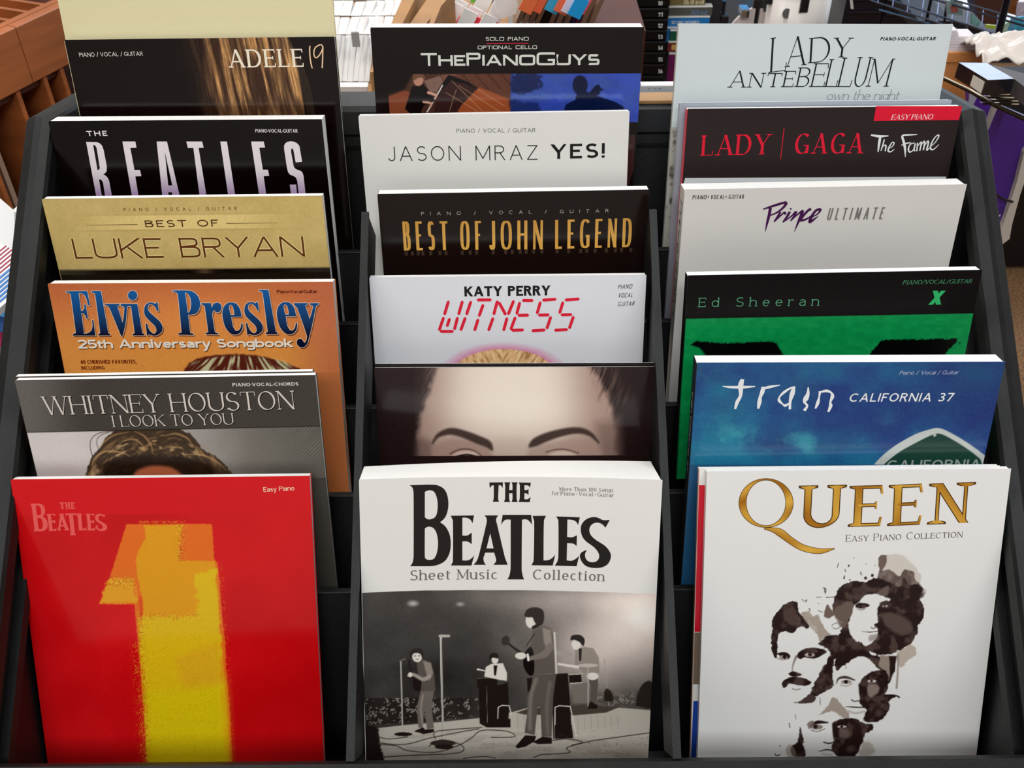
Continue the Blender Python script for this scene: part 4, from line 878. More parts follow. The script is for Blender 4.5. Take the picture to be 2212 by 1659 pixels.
def katy():
    b = rowbook('katy', .009, C(208, 207, 211), 'glossy white songbook with red digital-clock lettering, fourth row middle')
    p = b.paint(-.060, .062, -.046, -.080, .0005); p.fill((208, 207, 211)); X, Y = p.X, p.Y
    r = np.hypot((X-1088)/112, (Y-812)/58); p.mix(np.clip(1.28-r, 0, .38)/.38*.9*(.8+.4*fbm(X/5, Y/5, 2)), (204, 96, 140))
    ins = ss(1.02, .98, r); hair = fbm((X-1088)/5+(Y-760)*.12*np.sign(X-1088), Y/14+X/60, 3, 2); p.mix(ins, (214, 170, 120)); p.mix(ins*np.clip((hair-.5)*4, 0, 1), (160, 112, 70)); p.mix(ins*np.clip((.42-hair)*4, 0, 1)*.8, (240, 208, 160)); p.build('hair_picture')
    i = Ink(); k = C(22, 20, 20); r_ = C(206, 24, 50)
    b.text(i, 'KATY PERRY', Style(T=.24, t=.2, tr=.08, sp=.32), (1003.5, 640.2), (1189, 638), 21.5, k)
    def seg(x0, y0, x1, y1, w_=6.6):
        L = math.hypot(x1-x0, y1-y0); dx, dy = (x1-x0)/L, (y1-y0)/L; g = .35; x0 += dx*g; y0 += dy*g; x1 -= dx*g; y1 -= dy*g; h = w_/2; nx, ny = -dy*h, dx*h
        b.poly(i, [(x0, y0), (x0+dx*h+nx, y0+dy*h+ny), (x1-dx*h+nx, y1-dy*h+ny), (x1, y1), (x1-dx*h-nx, y1-dy*h-ny), (x0+dx*h-nx, y0+dy*h-ny)], r_)
    for s_ in ((969.5, 648.5, 959.5, 681.5), (959, 683.5, 948, 715.5), (949, 715.8, 981, 715.8), (999.5, 648.5, 990, 681.5), (989, 683.5, 981, 714), (972, 686, 965, 707),
               (1018, 649, 1007, 681.5), (1006, 684, 994.5, 715.5), (1029, 647.8, 1063, 647.5), (1044.5, 656, 1034, 685), (1033.5, 687.5, 1024.5, 716),
               (1075, 648, 1066, 681.5), (1066, 684.5, 1054.5, 716), (1076.5, 651, 1093.5, 681.5), (1110.5, 647.5, 1097, 681), (1096, 684.5, 1087.3, 716),
               (1126.5, 649, 1153.5, 649), (1123.5, 651, 1115.5, 680.5), (1117, 681.2, 1144, 680.6), (1114, 683, 1102.5, 714), (1103.5, 713.5, 1133, 712.5),
               (1170, 648.5, 1203, 646), (1168, 650, 1159.5, 679.5), (1161, 680.6, 1188, 680), (1190.5, 682, 1180.5, 712), (1147, 714.6, 1179.5, 712.4),
               (1219, 648, 1253, 645.5), (1217, 650, 1208, 678.5), (1210, 680, 1237, 679.4), (1239.5, 681.5, 1229, 711.5), (1196, 713.4, 1228, 711.6)): seg(*s_)
    S = Style(T=.12, t=.12, sh=.24, sq=9, tr=.18)
    for tx, p0, p1 in (('PIANO', (1334.5, 624), (1364.5, 622.8)), ('VOCAL', (1335, 642.6), (1366, 641.8)), ('GUITAR', (1334.5, 661), (1369.5, 659.8))): b.text(i, tx, S, p0, p1, 9, C(60, 60, 66))
    b.place(i, 'title_lettering')
katy()
def mystery():
    b = rowbook('myst', .0035, C(36, 25, 25), 'dark songbook with a close-up forehead and two eyebrows, fifth row middle')
    spare('myst', .0042, .0035, C(26, 20, 20), 'second dark songbook behind the eyebrow portrait, fifth row middle', dY=-.0016)
    p = b.paint(-.1143, .1143, 0, -.080, .0005); p.fill((38, 27, 27)); p.crop(800, 780, 3.16); X, Y = p.X, p.Y
    F_ = [(455, 40), (430, 110), (400, 200), (365, 300), (335, 420), (325, 520), (345, 620), (380, 760), (1690, 760), (1672, 640), (1668, 520), (1660, 400), (1640, 280), (1600, 180), (1560, 110), (1500, 40), (1450, 0), (480, 0)]
    p.poly(F_, (158, 130, 118), soft=26, rough=14, rs=40)
    i = p.near([300, 1700], [0, 760], 0); x, y = X[i], Y[i]
    inside = np.exp(-((x-950)/470)**4)*np.exp(-((y-200)/420)**4); p.mix(inside*.95, (219, 204, 188), i)
    p.ell(1000, 300, 330, 330, (226, 212, 196), soft=.8, a=.5)
    p.poly([(325, 500), (420, 560), (430, 760), (300, 760)], (112, 88, 80), soft=40, a=.8); p.poly([(1540, 420), (1700, 380), (1720, 760), (1600, 760)], (120, 96, 88), soft=50, a=.7)
    p.poly([(780, 560), (840, 580), (870, 700), (1060, 700), (1080, 590), (1110, 560), (1020, 520), (880, 520)], (196, 174, 160), soft=30, a=.5)
    p.poly([(430, 580), (560, 520), (720, 540), (820, 600), (840, 700), (430, 700)], (156, 126, 114), soft=26, a=.75); p.poly([(1080, 600), (1200, 560), (1400, 520), (1560, 570), (1600, 700), (1060, 700)], (168, 138, 126), soft=26, a=.7)
    br = (58, 44, 40)
    p.line([(425, 560), (455, 515), (500, 490), (560, 480), (640, 500), (730, 535), (800, 565), (828, 600)], [10, 24, 38, 48, 52, 56, 50, 20], br, soft=12, a=.92)
    p.line([(1092, 578), (1130, 552), (1200, 520), (1290, 492), (1380, 475), (1450, 478), (1510, 505), (1558, 556)], [24, 56, 58, 52, 46, 40, 28, 10], br, soft=12, a=.92)
    p.line([(545, 632), (600, 606), (660, 600), (715, 615), (755, 645)], 9, (92, 66, 60), soft=6); p.ell(655, 650, 85, 38, (206, 180, 166), soft=.25, a=.9); p.line([(590, 652), (660, 640), (730, 655)], 14, (30, 22, 22), soft=6)
    p.line([(1200, 622), (1270, 603), (1340, 604), (1420, 628)], 8, (104, 76, 70), soft=6); p.ell(1310, 648, 90, 34, (208, 182, 168), soft=.25, a=.9)
    u = X-1500+(Y-40)*.9; hr = fbm((X*.8+Y*.35)/9, (Y*.6-X*.5)/90, 3, 3)
    m = ss(0, 60, X-(1450+Y*.28))*ss(260, 60, X-(1460+Y*.55))*ss(420, 60, Y); p.mix(m*np.clip((hr-.42)*3, 0, 1)*.7, (150, 118, 108)); p.mix(m*np.clip((.5-hr)*4, 0, 1)*.6, (48, 34, 32))
    hl = fbm((X+Y*.5)/10, Y/70, 3, 6); m = ss(60, 0, abs(X-(430-Y*.2)))*ss(500, 200, Y); p.mix(m*np.clip((hl-.45)*4, 0, 1)*.5, (120, 96, 86))
    p.grain(3.5, 4); p.build('portrait_photograph')
mystery()
def bsm():
    b = rowbook('bsm', .034, C(212, 208, 202), 'thick white songbook with heavy black title over a concert photograph, front row middle', bulge=.007, t_right=.049, tbot=.02)
    i = Ink(); k = C(28, 23, 20); o = (800, 780, 3.16)
    for pts, hol in LOGO+THE: b.poly(i, pts, k, hol, o)
    g = C(104, 97, 92); b.text(i, 'More Than 100 Songs', SLAB, (1208.3, 1060), (1324.7, 1062.8), 8.2, g); b.text(i, 'for Piano * Vocal * Guitar', Style(T=.14, t=.075, ser=.085, st=.06, tr=.16, xh=.7, sp=.1), (1191.8, 1069), (1325, 1073.8), 8.4, g)
    b.text(i, 'Sheet Music', SLAB, (886.5, 1253.8), (1074, 1251.2), 22, g); b.text(i, 'Collection', SLAB, (1151, 1251.6), (1305, 1255.6), 21.5, g)
    b.place(i, 'title_lettering')
    p = b.paint(-.1143, .1143, -.092, -.262, .0005); p.crop(740, 1240, 2.989); X, Y = p.X, p.Y
    n = fbm(X/220, Y/220, 4, 2); gl = np.exp(-(((X-1960)/620)**2+((Y-310)/330)**2)); v = 46+34*n+150*gl+40*np.exp(-((Y-150)/90)**2)*ss(300, 1200, X)+60*np.exp(-(((X-1560)/300)**2+((Y-620)/200)**2))-18*np.exp(-((X-700)/350)**2-((Y-600)/300)**2)
    p.c = np.stack([v*1.0, v*.93, v*.88], 1); p.c += ((fnoise(X/3, Y/3, 4)-.5)*14)[:, None]
    p.ell(455, 190, 30, 16, (205, 200, 192), soft=.9, a=.7); p.ell(760, 195, 22, 12, (190, 186, 178), soft=.9, a=.6); p.ell(1950, 280, 110, 70, (232, 228, 220), soft=.9, a=.7)
    # crowd
    cr = (Y > 800)*(Y < 1010)*ss(-8, 8, 990-X*.075-Y); hd = fnoise(X/22, Y/22, 12)*fnoise(X/9, Y/9, 3); p.mix(cr*.55*ss(900, 760, X), (28, 22, 20)); p.mix(cr*(hd > .42)*ss(900, 860, X)*.6, (168, 160, 150))
    cr = np.exp(-((Y-810)/44)**2)*(X > 1600); p.mix(np.clip(cr, 0, 1)*.6, (70, 62, 56)); p.mix(cr*(fnoise(X/14, Y/12, 15)*fnoise(X/6, Y/7, 16) > .34)*.5, (170, 162, 152))
    # stage floor
    p.poly([(130, 1005), (400, 975), (640, 955), (880, 930), (1100, 890), (1200, 862), (1560, 845), (2000, 880), (2000, 1300), (120, 1300)], (176, 168, 156), soft=3)
    i2 = p.near([120, 2000], [840, 1300], 0); x, y = X[i2], Y[i2]; p.mix((y > 850)*ss(1120, 1250, y)*.35, (120, 112, 104), i2); p.mix((fbm(x/120, y/25, 4, 8) > .56)*(y > 1010)*.22, (120, 110, 100), i2)
    p.poly([(120, 960), (230, 990), (240, 1090), (270, 1200), (120, 1260)], (34, 28, 26), soft=8, rough=10)
    D = (34, 27, 25); M = (120, 110, 100); Lt = (208, 200, 190); Md = (84, 76, 70)
    # drum riser
    p.poly([(1115, 905), (1180, 875), (1560, 848), (1780, 868), (1805, 960), (1700, 990), (1500, 1010), (1180, 1005), (1112, 980)], (172, 164, 152), soft=3)
    p.poly([(1120, 895), (1200, 868), (1560, 842), (1785, 860), (1700, 895), (1500, 912), (1180, 908)], (70, 60, 54), soft=4)
    for k_ in range(16): p.line([(1130+k_*43, 915), (1134+k_*43, 1000)], 5, (140, 132, 122), soft=4, a=.55, smooth=False)
    # amplifiers
    for q in ([(868, 672), (995, 662), (1000, 720), (1068, 700), (1075, 850), (1070, 985), (930, 990), (885, 965), (880, 735), (868, 728)], [(1352, 645), (1455, 640), (1470, 840), (1480, 1060), (1360, 1065)], [(1190, 672), (1225, 668), (1225, 760), (1195, 760)]): p.poly(q, D, soft=3)
    p.line([(1000, 985), (1005, 860), (1030, 848), (1075, 850), (1090, 905)], 6, Lt, soft=2, smooth=False); p.line([(1370, 1060), (1372, 860), (1400, 850), (1470, 855), (1510, 1050)], 6, Lt, soft=2, smooth=False); p.line([(872, 675), (993, 665)], 3, M, smooth=False); p.line([(930, 725), (935, 960)], 3, M, smooth=False)
    p.poly([(945, 935), (1085, 935), (1085, 990), (945, 990)], D, soft=2); p.poly([(1370, 975), (1480, 975), (1490, 1060), (1370, 1060)], D, soft=2)
    # bass player behind the amplifier
    p.poly([(925, 600), (960, 580), (1035, 575), (1062, 640), (1060, 690), (1000, 680), (915, 662)], Lt, soft=4); p.poly([(975, 590), (1000, 590), (990, 660), (978, 660)], D, soft=3); p.ell(984, 552, 22, 27, Lt); p.blob([(948, 560), (950, 520), (980, 508), (1004, 520), (1002, 545), (970, 540)], D, soft=3); p.line([(872, 615), (930, 630), (1020, 680)], [12, 6, 10], Lt, soft=2)
    # guitarist at the left
    p.poly([(480, 570), (520, 550), (570, 570), (590, 640), (600, 750), (500, 755), (490, 690)], Md, soft=4); p.poly([(520, 560), (570, 575), (585, 640), (560, 690), (540, 640)], (132, 122, 112), soft=6)
    p.poly([(505, 755), (592, 752), (575, 850), (590, 995), (545, 1005), (530, 880), (515, 1000), (490, 990), (478, 860)], (104, 95, 88), soft=4); p.line([(520, 780), (505, 870), (520, 980)], 8, (150, 140, 130), soft=5)
    p.poly([(470, 1010), (520, 990), (535, 1005), (590, 1000), (592, 1020), (520, 1034), (500, 1025), (465, 1018)], D, soft=3); p.ell(482, 533, 32, 36, Lt); p.blob([(436, 545), (438, 505), (470, 480), (510, 485), (522, 520), (515, 545), (500, 515), (460, 512)], D, soft=3)
    p.ell(468, 529, 6, 4, (90, 76, 70), soft=.5); p.ell(494, 528, 6, 4, (90, 76, 70), soft=.5); p.ell(482, 550, 9, 4, (140, 110, 100), soft=.6)
    p.line([(430, 560), (438, 620), (470, 690)], [14, 8, 10], D, soft=3); p.blob([(450, 670), (500, 660), (510, 700), (500, 755), (460, 740)], D, soft=3); p.line([(425, 655), (460, 650), (520, 680), (560, 660)], [16, 22, 24, 26], (150, 140, 130), soft=4); p.ell(437, 650, 14, 16, Lt)
    # microphones
    p.line([(376, 560), (388, 1030)], 9, (170, 164, 156), soft=2, smooth=False); p.line([(370, 560), (405, 548)], 11, (90, 84, 80), soft=2, smooth=False); p.ell(392, 1034, 58, 13, D)
    p.line([(635, 400), (640, 700), (650, 1075)], [15, 13, 11], (188, 182, 174), soft=2, smooth=False); p.line([(628, 400), (686, 400)], 17, (170, 164, 156), soft=2, smooth=False); p.line([(641, 420), (645, 1060)], 3, (96, 90, 86), soft=2, smooth=False)
    p.ell(648, 1092, 82, 20, (52, 44, 40)); p.ell(655, 1115, 60, 16, (40, 32, 30))
    # drummer
    p.poly([(1500, 490), (1560, 470), (1620, 480), (1655, 540), (1660, 640), (1560, 640), (1500, 590)], (136, 126, 116), soft=5); p.poly([(1525, 480), (1545, 480), (1540, 560), (1528, 560)], D, soft=3); p.ell(1508, 455, 28, 34, Lt); p.blob([(1470, 430), (1480, 398), (1530, 392), (1562, 420), (1555, 465), (1530, 440), (1495, 425)], D, soft=3)
    p.poly([(1585, 660), (1640, 640), (1650, 700), (1640, 830), (1600, 820), (1600, 720)], Md, soft=4); p.ell(1615, 660, 38, 24, Lt); p.line([(1395, 580), (1450, 590), (1520, 600)], [14, 16, 18], Lt, soft=4)
    p.ell(1430, 515, 60, 20, (150, 142, 132), rot=.12); p.ell(1585, 590, 66, 12, (176, 168, 158)); p.poly([(1460, 650), (1540, 645), (1545, 700), (1465, 708)], D, soft=2); p.poly([(1480, 720), (1580, 700), (1600, 830), (1490, 835)], (110, 102, 94), soft=5); p.line([(1465, 650), (1545, 645)], 4, Lt); p.line([(1467, 706), (1545, 700)], 4, Lt)
    p.line([(1585, 600), (1585, 860)], 5, (180, 172, 162), soft=2, smooth=False); p.line([(1690, 550), (1705, 700), (1720, 850)], 5, (150, 142, 134), soft=2)
    p.poly([(1580, 870), (1600, 820), (1650, 850), (1640, 870)], D, soft=3); p.blob([(1890, 850), (1910, 760), (1950, 700), (2000, 705), (2010, 860)], (42, 36, 33), soft=6); p.blob([(1690, 820), (1690, 760), (1710, 740), (1740, 770), (1745, 820)], (40, 34, 31), soft=6)
    # standing guitarist
    p.poly([(1225, 370), (1290, 335), (1345, 350), (1362, 400), (1370, 480), (1385, 640), (1230, 650), (1225, 560), (1215, 470)], (88, 79, 73), soft=4); p.poly([(1290, 345), (1345, 360), (1355, 470), (1330, 520), (1300, 440)], (132, 122, 112), soft=10); p.line([(1368, 380), (1380, 640)], 12, Lt, soft=5, a=.9)
    p.poly([(1230, 650), (1380, 645), (1360, 790), (1350, 1050), (1285, 1050), (1278, 880), (1262, 830), (1240, 1040), (1175, 1025), (1195, 880), (1185, 800), (1215, 740)], (84, 76, 70), soft=4); p.line([(1250, 680), (1215, 800), (1210, 1000)], 22, (124, 114, 105), soft=12, a=.8); p.line([(1340, 700), (1320, 850), (1325, 1030)], 18, (112, 103, 95), soft=12, a=.7)
    p.poly([(1115, 1115), (1180, 1040), (1250, 1045), (1240, 1080), (1180, 1115), (1130, 1125)], D, soft=3); p.poly([(1228, 1085), (1290, 1050), (1350, 1055), (1352, 1095), (1260, 1098)], D, soft=3)
    p.blob([(1180, 500), (1215, 470), (1235, 520), (1235, 640), (1200, 650), (1165, 580)], (24, 20, 19), soft=3); p.line([(1050, 430), (1110, 480), (1200, 540)], [12, 15, 18], D, soft=3); p.ell(1052, 430, 26, 32, (48, 40, 37), rot=.4); p.line([(1185, 465), (1240, 385)], 5, D); p.line([(1340, 470), (1300, 520), (1210, 545)], [46, 44, 26], (112, 103, 95), soft=6); p.ell(1150, 528, 36, 22, Lt); p.line([(1195, 520), (1200, 556)], 14, (225, 220, 212), soft=3)
    p.ell(1218, 300, 36, 50, Lt); p.line([(1232, 345), (1262, 330)], 22, D, soft=4); p.blob([(1172, 270), (1190, 230), (1240, 214), (1290, 230), (1302, 275), (1290, 325), (1255, 330), (1235, 300), (1225, 280), (1195, 280)], (44, 35, 32), soft=4)
    # cables
    cb = (48, 40, 36)
    for q in ([(230, 1090), (400, 1100), (560, 1060), (760, 1020), (880, 1000)], [(240, 1100), (350, 1110), (420, 1140), (600, 1150), (740, 1110), (830, 1060), (900, 1010), (1060, 1015), (1110, 1050), (960, 1055)], [(560, 1110), (640, 1070), (760, 1100), (780, 1140), (700, 1160), (450, 1170), (220, 1185)], [(600, 1065), (590, 1030), (640, 1010), (900, 990)], [(1235, 1185), (1290, 1165), (1400, 1160), (1470, 1150), (1450, 1120), (1600, 1080), (1800, 1050), (1985, 1025)], [(780, 1190), (900, 1178), (990, 1188)], [(230, 1050), (300, 1065), (420, 1052)], [(1350, 1075), (1450, 1065), (1550, 1085), (1480, 1105)]): p.line(q, 6, cb, soft=2.5, a=.9)
    i3 = p.near([900, 1980], [1040, 1180], 0); p.mix((fnoise(X[i3]/7, Y[i3]/5, 77) > .93)*.7, (70, 60, 54), i3)
    # keep only the picture area under the title band
    p.mix(ss(1.5, -1.5, p.Y-(104+(p.X-1074)*.007+20*((p.X-1074)/950)**2)), (212, 208, 202)); p.crop(0, 0, 1); p.build('concert_photograph', lift=.00004)
bsm()
def ladya():
    b = rowbook('ladya', .006, C(190, 196, 196), 'pale grey songbook with thin slanted black serif capitals, back row right', gloss=SATIN, spine=C(170, 168, 160))
    i = Ink(); k = C(26, 28, 28); o = (1500, 0, 3.107)
    def T(ch, x0, x1, y0, cap, sh=.12, y1=None): b.text(i, ch, Style(T=(13.5 if y0 < 500 else 10)/cap, t=5.2/cap, ser=13/cap, st=4.4/cap, br=.015, sh=sh, pen=.3), (1500+x0/3.107, y0/3.107), (1500+x1/3.107, (y1 or y0)/3.107), cap/3.107, k)
    T('L', 508, 612, 488, 232, .08, 474); T('A', 616, 742, 450, 198, .06, 436); T('D', 772, 905, 424, 168, .02, 412); T('Y', 930, 1040, 385, 132, .0)
    for ch, x0, x1, y0, cap in (('A', 232, 335, 587, 112), ('N', 362, 452, 587, 98), ('T', 478, 572, 585, 95), ('E', 592, 660, 584, 108), ('B', 682, 762, 583, 130), ('E', 780, 868, 583, 158), ('L', 876, 952, 583, 186), ('L', 960, 1046, 583, 196), ('U', 1062, 1140, 583, 200), ('M', 1160, 1290, 581, 188)):
        T(ch, x0, x1, y0, cap, .1)
    b.text(i, 'PIANO*VOCAL*GUITAR', Style(T=.25, t=.2, sh=.2, tr=.16), (1900.7, 87.6), (2020.5, 86.9), 7.2, k)
    b.text(i, 'own the night', Style(T=.06, t=.03, ser=.04, st=.025, xh=.56, sh=.18, tr=.07, sp=.3), (1785, 215.6), (1941, 215), 21.5, C(110, 114, 114))
    b.place(i, 'title_lettering')
    p = b.paint(-.1143, -.094, -.085, -.25, .001); X, Y = p.X, p.Y; p.fill((176, 172, 162)); n = fbm(X/9, Y/14, 4, 3); p.mix(np.clip((n-.55)*6, 0, 1)*.8, (74, 66, 58)); p.mix(ss(290, 240, Y), (190, 196, 196)); p.build('winter_picture')
ladya()
def gaga():
    b = rowbook('gaga', .009, C(44, 35, 35), 'charcoal songbook with red serif title and red corner flash, second row right', spine=C(200, 28, 48), gloss=SATIN)
    spare('gaga', .0095, .006, C(150, 156, 166), 'grey songbook directly behind the charcoal one with the red corner, second row right', dx=-.0046, dY=-.0032)
    i = Ink(); r = C(206, 30, 52)
    b.poly(i, [(1892.7, 229), (2078.4, 229.3), (2071.3, 259.2), (1887.2, 261)], r)
    e = [(1476, 392), (1474, 383.5), (2046, 381), (2042, 400), (1472, 402)]; b.poly(i, [(1480, 384.5), (2044, 381.5), (2036, 415), (1470, 418)], C(196, 198, 198))
    b.text(i, 'EASY PIANO', Style(T=.17, t=.06, ser=.07, st=.05, sh=.22, tr=.07, sp=.25), (1924.2, 258.6), (2013.5, 257.6), 11, C(240, 196, 196))
    S = Style(T=.14, t=.04, ser=.075, st=.03, br=.03, pen=.3, tr=.19); b.text(i, 'LADY', S, (1515, 336.3), (1661, 333), 43.5, r); b.text(i, 'GAGA', S, (1715, 332.2), (1861, 331), 43.5, r)
    b.line(i, [(1693.6, 277), (1686, 344.5)], 1.6, r, smooth=False)
    w_ = C(212, 214, 210); o = (1500, 0, 3.107)
    for pts, wd in (([(1185, 905), (1240, 915), (1302, 912)], [9, 14, 5]), ([(1248, 915), (1240, 960), (1232, 1020)], [13, 15, 6]), ([(1275, 935), (1262, 980), (1252, 1012)], [7, 8, 6]), ([(1258, 990), (1275, 975), (1285, 980), (1280, 1015)], [4, 6, 9, 7]),
        ([(1300, 998), (1325, 985), (1340, 962), (1328, 955), (1308, 985), (1300, 1012), (1318, 1018), (1342, 1000)], [4, 5, 7, 6, 9, 9, 7, 3]),
        ([(1395, 925), (1400, 908), (1440, 905), (1495, 903)], [14, 10, 9, 5]), ([(1395, 920), (1412, 985), (1415, 1055)], [12, 14, 3]), ([(1388, 975), (1420, 962), (1455, 958)], [4, 8, 5]),
        ([(1478, 958), (1448, 970), (1436, 1000), (1445, 1020), (1470, 1005), (1485, 962)], [5, 7, 9, 8, 6, 6]), ([(1482, 965), (1474, 1000), (1480, 1015)], [7, 9, 6]), ([(1498, 958), (1492, 1015)], [7, 8]), ([(1495, 985), (1518, 955), (1522, 965), (1512, 1012)], [4, 7, 9, 7]), ([(1516, 985), (1538, 950), (1545, 958), (1536, 1008)], [4, 7, 9, 8]), ([(1540, 985), (1564, 948), (1570, 958), (1560, 1006), (1578, 992)], [4, 7, 9, 9, 4]),
        ([(1582, 985), (1612, 960), (1638, 920), (1636, 905), (1612, 925), (1590, 965), (1585, 998), (1605, 1002), (1640, 970)], [4, 5, 7, 7, 7, 9, 9, 7, 3])):
        b.line(i, pts, [x/3.107*1.15 for x in wd], w_, o=o)
    b.place(i, 'title_lettering')
gaga()
def prince():
    b = rowbook('prince', .018, C(206, 201, 195), 'thick off-white songbook with purple brush script, third row right', tbot=.012, gloss=SATIN, spine=C(196, 190, 180))
    i = Ink(); o = (0, 0, 1)
    b.text(i, 'PIANO', Style(T=.15, sq=5, sh=.06, tr=.2), (1495.5, 430.6), (1525.5, 430.2), 8.8, C(62, 58, 56)); b.text(i, 'VOCAL', Style(T=.15, sq=5, sh=.06, tr=.2), (1535, 430.1), (1564, 429.6), 8.8, C(62, 58, 56)); b.text(i, 'GUITAR', Style(T=.15, sq=5, sh=.06, tr=.2), (1573.5, 429.4), (1606.5, 428.8), 8.8, C(62, 58, 56))
    i.key = 'dots'
    for x in (1530, 1568.5): b.line(i, [(x-1.6, 425), (x, 423.2), (x+1.6, 425), (x, 426.8), (x-1.6, 425)], .9, C(62, 58, 56), smooth=False)
    b.text(i, 'ULTIMATE', Style(T=.12, sq=4, sh=.1, tr=.3), (1785.4, 475.6), (1905, 473.4), 26, C(116, 111, 106))
    q = C(66, 22, 70); i.key = 'script'
    for pts, wd in (([(1648, 452), (1660, 448), (1682, 441), (1699, 436)], [2, 4, 5, 4]), ([(1699, 437), (1694, 446), (1680, 458), (1662, 466)], [7, 5, 4, 2]), ([(1664, 449), (1662, 462), (1658, 478), (1653, 500)], [6, 6, 5, 1]),
        ([(1686, 458), (1680, 468), (1672, 479)], [4, 5, 3]), ([(1672, 479), (1686, 466), (1694, 459), (1697, 463)], [3, 3, 4, 5]), ([(1706, 457), (1700, 468), (1691, 480)], [5, 5, 3]), ([(1691, 480), (1708, 468), (1718, 457)], [2, 3, 3]), ([(1707, 452), (1709, 450)], [4, 4]),
        ([(1720, 456), (1716, 466), (1708, 477)], [5, 5, 3]), ([(1708, 477), (1722, 464), (1733, 456), (1731, 464), (1725, 478), (1716, 500)], [2, 3, 5, 6, 5, 1]),
        ([(1752, 451), (1744, 456), (1732, 470), (1730, 476), (1742, 473), (1752, 466)], [6, 5, 5, 5, 4, 2]), ([(1752, 470), (1766, 462), (1772, 453), (1762, 455), (1752, 470), (1750, 479), (1762, 471), (1768, 466)], [2, 3, 5, 5, 6, 6, 3, 1])):
        b.line(i, pts, [x*1.12 for x in wd], q)
    b.place(i, 'title_lettering')
    # spine lettering, reading down
    s = Ink(); H = b.H
    for tx, z0, z1, st, cl in (('Prince', -.012, -.058, Style(T=.12, t=.06, sh=.2, tr=.06), C(50, 30, 50)), ('ULTIMATE', -.066, -.118, Style(T=.1, sq=4, tr=.25), C(96, 92, 88))): set_text(s, tx, st, (.0125, z0), (.0125, z1), (-.008, 0), cl)
    V = [(-b.width/2-.00055-v[2], v[0], H+v[1]) for v in s.v]; ob = new_mesh('spine_lettering', V, s.f, GLOSS, b.root); a = ob.data.color_attributes.new('Col', 'FLOAT_COLOR', 'POINT'); a.data.foreach_set('color', np.array(s.c, dtype=np.float32).ravel())
prince()
def ed():
    b = rowbook('ed', .011, C(19, 15, 16), 'black and green songbook with green typewriter lettering, fourth row right', spine=C(16, 12, 12), gloss=SATIN)
    p = b.paint(-.1143, .1143, -.030, -.185, .001); X, Y = p.X, p.Y; p.fill((18, 132, 68)); p.c += ((fbm(X/14, Y/8, 3, 5)-.5)[:, None]*np.array([14, 22, 14])); le = 1486-(Y-595)*.062
    p.mix(ss(2.6, 1.4, X-le), (14, 14, 12)); keep = Y > 688.6-(X-1484)*.0177
    for k_, pts in enumerate(([(1492, 745), (1503, 737), (1560, 741), (1600, 741), (1660, 737), (1677, 741), (1688, 758), (1699, 780), (1712, 800), (1540, 800), (1524, 770), (1512, 752)], [(1860, 800), (1880, 762), (1904, 734), (1980, 733), (2069, 731), (2066, 740), (2052, 752), (2040, 768), (2036, 800)])):
        p.poly(pts, (10, 12, 12), soft=.8, rough=2.6, rs=3)
    p.ell(2073.5, 740, 2.4, 2.4, (10, 12, 12)); p.mix(ss(.7, -.7, Y-(688.6-(X-1484)*.0177)), (19, 15, 16)); p.build('green_artwork')
    i = Ink(); g = C(84, 156, 116)
    b.text(i, 'Ed Sheeran', Style(T=.085, t=.07, ser=.085, st=.06, tr=.62, xh=.7, sp=.42), (1509, 663.3), (1768, 660), 20, g)
    b.text(i, 'PIANO/VOCAL/GUITAR', Style(T=.1, t=.08, ser=.08, st=.07, sh=.24, tr=.15), (1949.5, 614.4), (2098, 611.4), 8.8, C(74, 146, 104))
    b.text(i, 'X', Style(T=.3, t=.28, sh=.16), (2005, 658.2), (2032, 657.8), 30, C(44, 164, 96))
    b.place(i, 'title_lettering')
ed()
